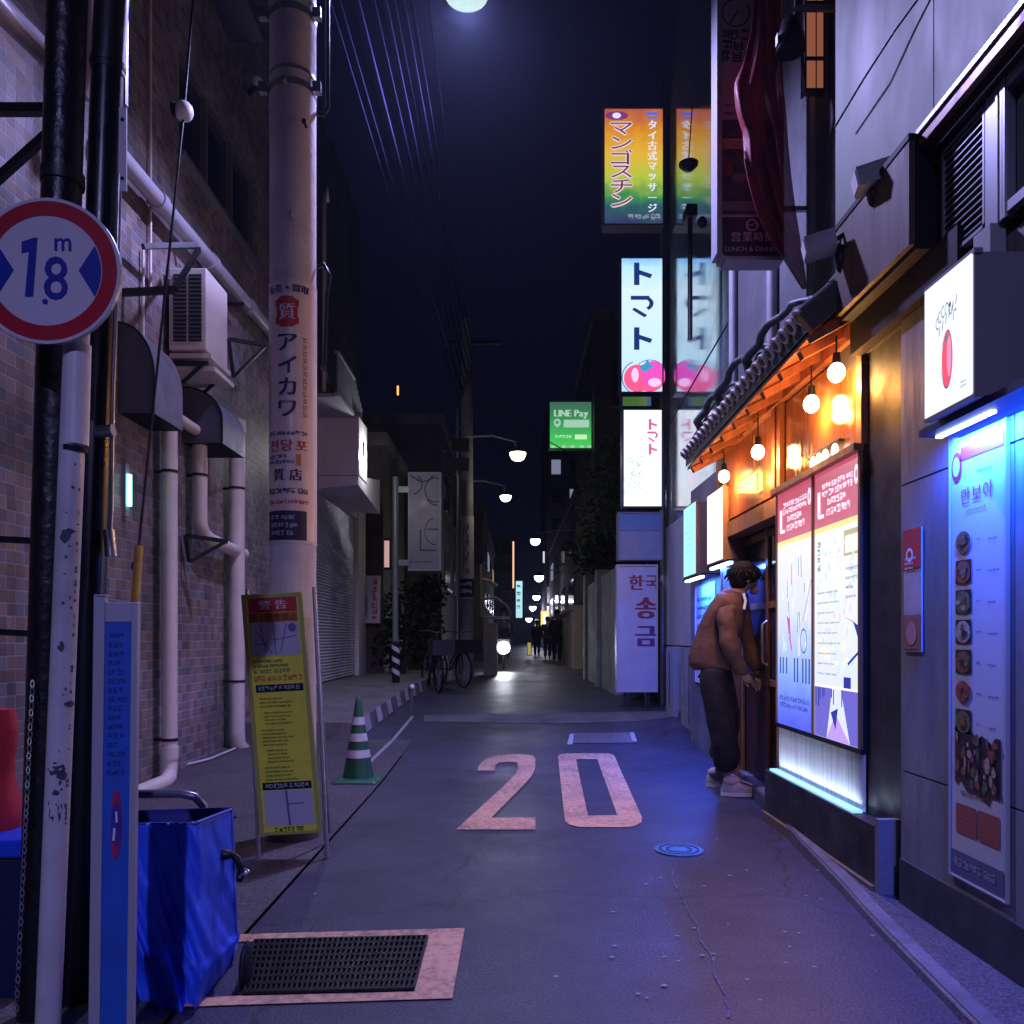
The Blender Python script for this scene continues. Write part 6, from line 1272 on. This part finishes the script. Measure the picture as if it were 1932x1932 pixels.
# far lit signs
def lit_sign(name, label, u0, v0, u1, v1, y, m, cat, marks=None):
    fr, w, h = cam_frame(u0, v0, u1, v1, y); t = thing(name, label, cat, P((u0 + u1) / 2, v1, y))
    mb = MB(m); mb.panel(fr, .01, .01, w - .01, h - .01, -.02, .002); mb.build('face', t); mb = MB(blk); mb.panel(fr, -.02, -.02, w + .02, h + .02, -.14, -.021); mb.build('casing', t); return t, fr, w, h
lit_sign('neon_tube', 'thin vertical orange lit tube down the lane', 966.5, 1021, 970.5, 1110, 30.4, emat('tube_orange', (1, .6, .36), 1.1), 'neon tube')
t, fr, w, h = lit_sign('shop_sign', 'pale cyan lit sign under the thin orange tube', 973, 1096, 986, 1166, 30.3, emat('sign_cyan', (.5, .88, 1), .9), 'shop sign'); mb = MB(navy); mb.scrib(fr, .03, .3, w - .03, h - .1, 4, .01, .5, 3); mb.build('lettering', t)
t, fr, w, h = lit_sign('shop_sign', 'small yellow and white lit sign between the dark walkers', 1020, 1152, 1037, 1180, 44, emat('sign_yellow', (1, .8, .25), 1.0), 'shop sign'); mb = MB(emat('sign_hot', (1, 1, .95), 1.6)); mb.rect(fr, w * .3, -.4, w * .75, h * .8, .01); mb.build('lettering', t)
lit_sign('shop_sign', 'small whitish green lit sign low beside the yellow one', 1009, 1168, 1016, 1205, 46, emat('sign_mint', (.6, .9, .75), .8), 'shop sign')
lit_sign('shop_sign', 'little pale vertical lit sign over the far row of lamps', 1024, 1040, 1028, 1062, 48, emat('sign_ice', (.85, .9, 1), .8), 'shop sign')
lit_sign('shop_sign', 'small yellow lit board near the ground by the bicycle lamp', 995, 1212, 1002, 1236, 34, emat('board_lemon', (.8, .6, .15), .5), 'shop sign')
lit_sign('lit_window', 'tiny orange lit window high in the dark above the white shop', 748, 727, 753, 746, 20, emat('window_orange', (1, .55, .15), 1.4), 'window')
# green square sign
t, fr, w, h = sign_box('square green lit payment sign high over the lane', 1036, 757, 1117, 847, 20, .2, mat('casing_green', (.1, .2, .15), .4), 'shop sign', 'shop_sign')
mb = MB(gmat('print_green', [(0, (.09, .75, .12)), (.4, (.06, .5, .13)), (.75, (.05, .24, .09)), (1, (.06, .16, .12))], 0, h, .85, 2, .15)); mb.rect(fr, .02, .02, w - .02, h - .02, 0); f_ = mb.build('face', t)
mb = MB(emat('print_mint', (.5, .8, .62), .75)); mb.text(fr, 'LINE Pay', w * .5, h * .75, .24, .006, wide=.95, bold=4); mb.ell(fr, w * .19, h * .55, .09, .1, .006, 18, .5); mb.poly(fr, [(w * .12, h * .5), (w * .26, h * .55), (w * .2, h * .44)], .008); mb.rect(fr, w * .34, h * .45, w * .93, h * .61, .006); mb.mat(emat('print_lime', (.6, 1, .55), .9)); mb.rect(fr, w * .6, h * .2, w * .88, h * .3, .006); mb.scrib(fr, w * .14, h * .22, w * .52, h * .3, 1, .006, .7, 4, False); mb.mat(emat('print_frost', (.5, .75, .6), .8))
for a in (.05, .3, .5, .72, .9): mb.rect(fr, w * a, .03, w * (a + .09), h * .07, .006)
mb.build('lettering', f_)

# ------------------------------------------------------------------ people
def skin(name, nodes, edges, m, parent, sub=2, root=0, ks=1.0):
    me = bpy.data.meshes.new(name); base = wloc(parent)
    me.from_pydata([tuple(Vector(n[0]) - base) for n in nodes], edges, []); o = bpy.data.objects.new(name, me); COL.objects.link(o)
    sk = o.modifiers.new('skin', 'SKIN'); sk.use_smooth_shade = True
    for i, n in enumerate(nodes):
        r = n[1]; d = me.skin_vertices[0].data[i]; d.radius = (r * ks, r * ks) if not isinstance(r, tuple) else (r[0] * ks, r[1] * ks); d.use_root = i == root
    ss = o.modifiers.new('sub', 'SUBSURF'); ss.levels = sub; ss.render_levels = sub
    dg = bpy.context.evaluated_depsgraph_get(); me2 = bpy.data.meshes.new_from_object(o.evaluated_get(dg)); me2.name = name
    bpy.data.objects.remove(o); bpy.data.meshes.remove(me)
    o = bpy.data.objects.new(name, me2); COL.objects.link(o); me2.materials.clear(); me2.materials.append(m); o.parent = parent
    for p in me2.polygons: p.use_smooth = True
    return o
skinm = mat('skin_tone', (.42, .24, .17), .5, noise=(12, .1)); hairm = mat('hair_black', (.006, .005, .005), .75, noise=(40, .5), bump=(60, .6), stretch=(1, 1, .3), spec=.15)
jack = mat('jacket_rust', (.115, .055, .036), .8, noise=(5, .3), bump=(9, .9)); trou = mat('trousers_black', (.006, .006, .009), .85, noise=(6, .3), bump=(14, .4))
ym_ = 6.1; zg = gz(ym_) + .004; KP = ym_ / 5.72
man = thing('person', 'person in a rust brown jacket and black trousers bending towards the dark door', 'person', P(1375, 1490, ym_))
man.location.z = zg; WORLD[man.name].z = zg
def J(u, v, dy=0): return P(u, v, ym_ + dy)
sh_n, sh_f = J(1372, 1146, -.17), J(1394, 1140, .17)
el_n, el_f = J(1376, 1222, -.24), J(1412, 1218, .2)
wr_n, wr_f = J(1404, 1276, -.14), J(1430, 1268, .12)
hd = J(1408, 1094)
body = [(J(1350, 1262), .065), (J(1354, 1215), .07), (J(1370, 1168), .075), (J(1386, 1128), .05), (J(1394, 1112), .052), (J(1404, 1098), .07), (hd + Vector((.01, 0, .0)), .078), (hd + Vector((.0, 0, .045)), .05),
        (sh_n, .03), (el_n, .03), (wr_n, .03), (sh_f, .03), (el_f, .03), (wr_f, .03),
        (J(1346, 1280, -.08), .06), (J(1358, 1375, -.1), .06), (J(1376, 1462, -.07), .042), (J(1356, 1280, .09), .06), (J(1376, 1362, .14), .06), (J(1350, 1440, .3), .042)]
be = [(0, 1), (1, 2), (2, 3), (3, 4), (4, 5), (5, 6), (6, 7), (2, 8), (8, 9), (9, 10), (2, 11), (11, 12), (12, 13), (0, 14), (14, 15), (15, 16), (0, 17), (17, 18), (18, 19)]
# palms and five fingers on each hand
for wi, w_, dirn in ((10, wr_n, Vector((.85, .15, -.5))), (13, wr_f, Vector((.8, -.1, -.55)))):
    dirn.normalize(); side = dirn.cross(Vector((.25, 1, .1))).normalized(); pi = len(body); body.append((w_ + dirn * .055, (.034, .02))); be.append((wi, pi))
    up_ = side.cross(dirn).normalized()
    for k, (off, L) in enumerate(((-.027, .062), (-.009, .075), (.009, .072), (.027, .056))):
        a = w_ + dirn * .1 + side * off; b = a + dirn * L * .5 + up_ * .004; c = b + dirn * L * .35 - Vector((.012, 0, .022)); i0 = len(body)
        body += [(a, .0095), (b, .0088), (c, .0075)]; be += [(pi, i0), (i0, i0 + 1), (i0 + 1, i0 + 2)]
    a = w_ + dirn * .035 - side * .034; b = a + dirn * .045 - side * .016; i0 = len(body); body += [(a, .012), (b, .0095)]; be += [(pi, i0), (i0, i0 + 1)]
skin('body', body, be, skinm, man, 2, ks=KP)
# face: nose, ear, brow and mouth over the head; looks down at the door handle
fdir = Vector((.86, .1, -.5)).normalized()
mb = MB(skinm); mb.ball(hd + fdir * .088 + Vector((0, 0, .0)), (.016, .014, .02), 10); mb.ball(hd + Vector((-.01, -.083, .0)), (.018, .01, .03), 10); mb.ball(hd + fdir * .07 + Vector((-.0, 0, -.045)), (.035, .045, .035), 12); mb.mat(mat('lip_tone', (.3, .1, .09), .5)); mb.ball(hd + fdir * .1 + Vector((-.012, 0, -.04)), (.008, .02, .006), 8); mb.mat(hairm)
for s in (-1, 1): mb.ball(hd + fdir * .082 + Vector((.01, s * .032, .03)), (.008, .014, .006), 8); mb.ball(hd + fdir * .084 + Vector((.006, s * .03, .016)), (.006, .009, .006), 8)
mb.build('face', man)
mb = MB(hairm); rn = random.Random(6)
mb.ball(hd + Vector((-.02, 0, .045)), (.118, .112, .1), 18); mb.ball(hd + Vector((-.055, 0, -.0)), (.075, .092, .09), 16); mb.ball(hd + Vector((.045, 0, .05)), (.06, .088, .062), 14)
for i in range(150):
    a = rn.uniform(0, 6.28); q = rn.uniform(0, 1); d = Vector((math.cos(a) * q, math.sin(a) * q, math.sqrt(max(0, 1 - q * q)) - .25 * (rn.random()))); p = hd + Vector((-.02, 0, .035)) + Vector((d.x * .106, d.y * .1, d.z * .086)); t_ = (Vector((d.x, d.y, -.5)).normalized()) * .05
    mb.tube([p, p + t_ * .5 + d * .012, p + t_ + Vector((0, 0, -.01))], [.011, .009, .002], 5)
mb.build('hair', man)
jk = [(J(1340, 1268), (.138, .168)), (J(1341, 1250), (.146, .172)), (J(1350, 1196), (.14, .162)), (J(1366, 1156), (.13, .158)), (J(1380, 1130), (.09, .12)), (J(1390, 1114), (.07, .075)),
      (sh_n + Vector((-.015, 0, .0)), .078), (el_n, .062), (wr_n - (wr_n - el_n).normalized() * .07, .056), (wr_n - (wr_n - el_n).normalized() * .02, .046),
      (sh_f, .076), (el_f, .06), (wr_f - (wr_f - el_f).normalized() * .06, .056), (wr_f, .044)]
jb = skin('jacket', jk, [(0, 1), (1, 2), (2, 3), (3, 4), (4, 5), (3, 6), (6, 7), (7, 8), (8, 9), (3, 10), (10, 11), (11, 12), (12, 13)], jack, man, 2, ks=KP)
tx = bpy.data.textures.new('folds', 'CLOUDS'); tx.noise_scale = .11; dm = jb.modifiers.new('folds', 'DISPLACE'); dm.texture = tx; dm.strength = .05; dm.mid_level = .5
tr = [(J(1346, 1236), (.1, .13)), (J(1344, 1285, -.085), .1), (J(1362, 1372, -.1), .108), (J(1368, 1420, -.085), .1), (J(1374, 1458, -.07), .1), (J(1358, 1282, .09), .1), (J(1377, 1362, .14), .094), (J(1362, 1410, .24), .086), (J(1352, 1438, .3), .086)]
tb = skin('trousers', tr, [(0, 1), (1, 2), (2, 3), (3, 4), (0, 5), (5, 6), (6, 7), (7, 8)], trou, man, 2, ks=KP)
dm = tb.modifiers.new('folds', 'DISPLACE'); dm.texture = tx; dm.strength = .03; dm.mid_level = .5
for (u, v, dy) in ((1382, 1478, -.08), (1352, 1455, .3)):
    c = J(u, v, dy); zf = zg
    mb = MB(mat('shoe_sole', (.62, .6, .6), .5)); n = 22; ol = []
    for i in range(n):
        a = 2 * math.pi * i / n; x = math.cos(a) * .15; ol.append((x + .06, math.sin(a) * (.05 + .012 * math.cos(a))))
    vs = [Vector((c.x + x, c.y + y_, zf + z)) for z in (0, .028) for x, y_ in ol]; mb.add(vs, [tuple(range(n))[::-1], tuple(range(n, 2 * n))] + [(i, (i + 1) % n, n + (i + 1) % n, n + i) for i in range(n)])
    mb.mat(mat('shoe_upper', (.34, .32, .33), .55, noise=(20, .3))); prof = [(1.0, .028), (.98, .05), (.86, .085), (.6, .11), (.25, .125)]; vs = []
    for q, z in prof: vs += [Vector((c.x + (x - .06) * q + .06 - (1 - q) * .09, c.y + y_ * q, zf + z - max(0, x - .05) * .25 * (z / .12))) for x, y_ in ol]
    mb.add(vs, [(j * n + i, j * n + (i + 1) % n, (j + 1) * n + (i + 1) % n, (j + 1) * n + i) for j in range(len(prof) - 1) for i in range(n)], True); mb.add(vs[-n:], [tuple(range(n))])
    mb.mat(mat('shoe_tongue', (.5, .4, .36), .6)); mb.ball((c.x - .005, c.y, zf + .11), (.07, .045, .045), 12); mb.mat(wht); 
    for k in range(3): mb.bx((c.x + .07 + .03 * k, c.y - .035, zf + .108 - .012 * k), (c.x + .083 + .03 * k, c.y + .035, zf + .114 - .012 * k))
    mb.build('shoe', man)
mb = MB(wht); mb.tube([J(1403, 1120, -.1), J(1407, 1134, -.13), J(1404, 1150, -.15)], .012, 6); mb.build('collar', man)
def walker(label, u, y, hgt, coat, seed, stride=.12, bag=False):
    x = (u - CX) / F * y; z = gz(y); k = hgt / 1.72; t = thing('person', label, 'person', (x, y, z)); V = lambda a, b, c: Vector((x + a * k, y + b * k, z + c * k))
    nb = [(V(0, 0, .92), .11), (V(0, 0, 1.15), .12), (V(0, 0, 1.36), .12), (V(0, 0, 1.47), .055), (V(0, 0, 1.6), .085), (V(0, 0, 1.66), .08), (V(.19, 0, 1.38), .05), (V(.23, .02, 1.12), .042), (V(.22, -.05, .88), .035), (V(.22, -.06, .8), .035), (V(-.19, 0, 1.38), .05), (V(-.23, .02, 1.12), .042), (V(-.22, .05, .88), .035), (V(-.22, .05, .8), .035),
          (V(.09, 0, .86), .09), (V(.09, -stride, .48), .06), (V(.08, -stride * 1.2, .08), .045), (V(.08, -stride * 1.2 - .13, .04), .04), (V(-.09, 0, .86), .09), (V(-.09, stride * .6, .48), .06), (V(-.08, stride * 1.6, .09), .045), (V(-.08, stride * 1.6 - .13, .04), .04)]
    skin('body', nb, [(0, 1), (1, 2), (2, 3), (3, 4), (4, 5), (2, 6), (6, 7), (7, 8), (8, 9), (2, 10), (10, 11), (11, 12), (12, 13), (0, 14), (14, 15), (15, 16), (16, 17), (0, 18), (18, 19), (19, 20), (20, 21)], skinm, t, 2)
    skin('coat', [(V(0, 0, .62), (.2, .16)), (V(0, 0, .95), (.19, .15)), (V(0, 0, 1.36), (.17, .14)), (V(0, 0, 1.45), .08), (V(.19, 0, 1.38), .08), (V(.235, .02, 1.12), .065), (V(.225, -.05, .88), .055), (V(-.19, 0, 1.38), .08), (V(-.235, .02, 1.12), .065), (V(-.225, .05, .88), .055)], [(0, 1), (1, 2), (2, 3), (2, 4), (4, 5), (5, 6), (2, 7), (7, 8), (8, 9)], coat, t, 2)
    skin('trousers', [(V(0, 0, .9), .13), (V(.09, 0, .82), .1), (V(.09, -stride, .48), .08), (V(.08, -stride * 1.2, .1), .065), (V(-.09, 0, .82), .1), (V(-.09, stride * .6, .48), .08), (V(-.08, stride * 1.6, .1), .065)], [(0, 1), (1, 2), (2, 3), (0, 4), (4, 5), (5, 6)], trou, t, 1)
    mb = MB(hairm); mb.ball(V(0, .02, 1.67), (.1 * k, .11 * k, .1 * k), 14); mb.ball(V(0, .05, 1.6), (.09 * k, .07 * k, .1 * k), 12); mb.build('hair', t)
    if bag: mb = MB(blk); c = V(.3, 0, .75); mb.bx(c - Vector((.06, .15, .16)), c + Vector((.06, .15, .12))); mb.tube([c + Vector((0, -.1, .12)), c + Vector((0, 0, .3)), c + Vector((0, .1, .12))], .01, 6); mb.build('handbag', t, bevel=.02)
    return t
coatd = mat('coat_black', (.012, .012, .018), .7)
walker('walker in a long black coat, largest dark figure far down the lane', 1051, 27.5, 1.84, coatd, 1)
walker('walker in dark clothes close behind the largest one far down the lane', 1033, 33, 1.74, mat('coat_navy', (.015, .016, .03), .7), 2, bag=True)
walker('small dark walker beside the yellow board far down the lane', 1013, 38, 1.7, mat('coat_grey', (.03, .03, .035), .7), 3)
# cyclist's bicycle lamp coming up the lane
yl = 22; g = P(950, 1222, yl - .5); bk = copy_tree(b1, (g.x, yl + .7, gz(yl))); bk.rotation_euler.z = R_(-90); bk['label'] = 'bicycle with a dazzling headlamp riding towards us far down the lane'; del bk['group']
mb = MB(emat('headlamp', (.95, .95, 1), 40)); mb.ball(g, (.17, .09, .17), 18); mb.mat(blk); mb.cyl(g + Vector((0, .04, 0)), g + Vector((0, .4, 0)), .09, .03, 14)
t = mb.build('headlamp', loc=g); t.parent = bk; t.matrix_parent_inverse = Matrix.Identity(4); t.location = Matrix.Rotation(R_(90), 4, 'Z') @ (g - Vector(bk.location)); t.rotation_euler.z = R_(90)
lamp('beam', 'SPOT', g + Vector((0, -.12, -.02)), 70, (.75, .78, 1), .08, None, (R_(80), 0, R_(180)), spot=100)
x, y, z = bk.location
t = thing('person', 'rider in dark clothes on the bicycle with the dazzling headlamp', 'person', (x, y + .15, z)); V = lambda a, b, c: Vector((x + a, y + .05 + b, z + c))
nb = [(V(0, .15, .92), .11), (V(0, .05, 1.15), .12), (V(0, -.05, 1.36), .12), (V(0, -.08, 1.47), .055), (V(0, -.1, 1.6), .085), (V(0, -.1, 1.66), .08), (V(.18, -.05, 1.36), .05), (V(.24, -.15, 1.15), .042), (V(.24, -.35, 1.02), .035), (V(-.18, -.05, 1.36), .05), (V(-.24, -.15, 1.15), .042), (V(-.24, -.35, 1.02), .035), (V(.1, .1, .88), .09), (V(.12, -.25, .7), .065), (V(.11, -.1, .3), .045), (V(-.1, .1, .88), .09), (V(-.12, -.2, .55), .065), (V(-.11, 0, .15), .045)]
skin('body', nb, [(0, 1), (1, 2), (2, 3), (3, 4), (4, 5), (2, 6), (6, 7), (7, 8), (2, 9), (9, 10), (10, 11), (0, 12), (12, 13), (13, 14), (0, 15), (15, 16), (16, 17)], coatd, t, 2)
mb = MB(hairm); mb.ball(V(0, -.08, 1.68), (.1, .11, .1), 14); mb.build('hair', t)

# ------------------------------------------------------------------ thin haze volume added to imitate lens bloom around the lamps
mb = MB(); mb.bx((-14, -8, -1.3), (14, 134, 21)); hz = mb.build('haze'); hz['kind'] = 'stuff'
m = bpy.data.materials.new('haze'); m.use_nodes = True; nt = m.node_tree; nt.nodes.remove(nt.nodes['Principled BSDF'])
v = nt.nodes.new('ShaderNodeVolumePrincipled'); v.inputs['Color'].default_value = (.6, .72, 1, 1); v.inputs['Density'].default_value = .0006; v.inputs['Anisotropy'].default_value = .72
nt.links.new(v.outputs[0], nt.nodes['Material Output'].inputs['Volume']); hz.data.materials.append(m)

# specks of litter and a long pale crack on the asphalt
rn = random.Random(77); mb = MB(mat('litter_pale', (.3, .29, .32), .8))
for i in range(44):
    u, v = (rn.uniform(1150, 1560), rn.uniform(1620, 1900)) if i < 45 else (rn.uniform(900, 1500), rn.uniform(1480, 1932))
    if u > 1400 + (v - 1480) * .95: continue
    g = G(u, v); r = rn.uniform(.003, .012); a0 = rn.uniform(0, 6.3); k = 6
    mb.add([g + Vector((math.cos(a0 + 6.283 * j / k) * r * rn.uniform(.6, 1.3), math.sin(a0 + 6.283 * j / k) * r * rn.uniform(.4, 1), .006 + rn.uniform(0, .001))) for j in range(k)], [tuple(range(k))])
o = mb.build('litter'); o['kind'] = 'stuff'
mb = MB(mat('crack_pale', (.1, .097, .13), .8, noise=(40, .6)))
pts = [(1268, 1640), (1272, 1665), (1290, 1700), (1300, 1725), (1318, 1748), (1322, 1775), (1345, 1812), (1352, 1850), (1370, 1880), (1376, 1932)]; pp = []
for (a, b), (c, d) in zip(pts, pts[1:]):
    for k in range(5): pp.append(G(a + (c - a) * k / 5 + rn.uniform(-2.5, 2.5), b + (d - b) * k / 5))
vs = []
for p in pp: w_ = rn.uniform(.002, .006); vs += [p + Vector((-w_, 0, .004)), p + Vector((w_, 0, .004))]
mb.add(vs, [(2 * i, 2 * i + 2, 2 * i + 3, 2 * i + 1) for i in range(len(pp) - 1)]); struct(mb.build('road_crack'))
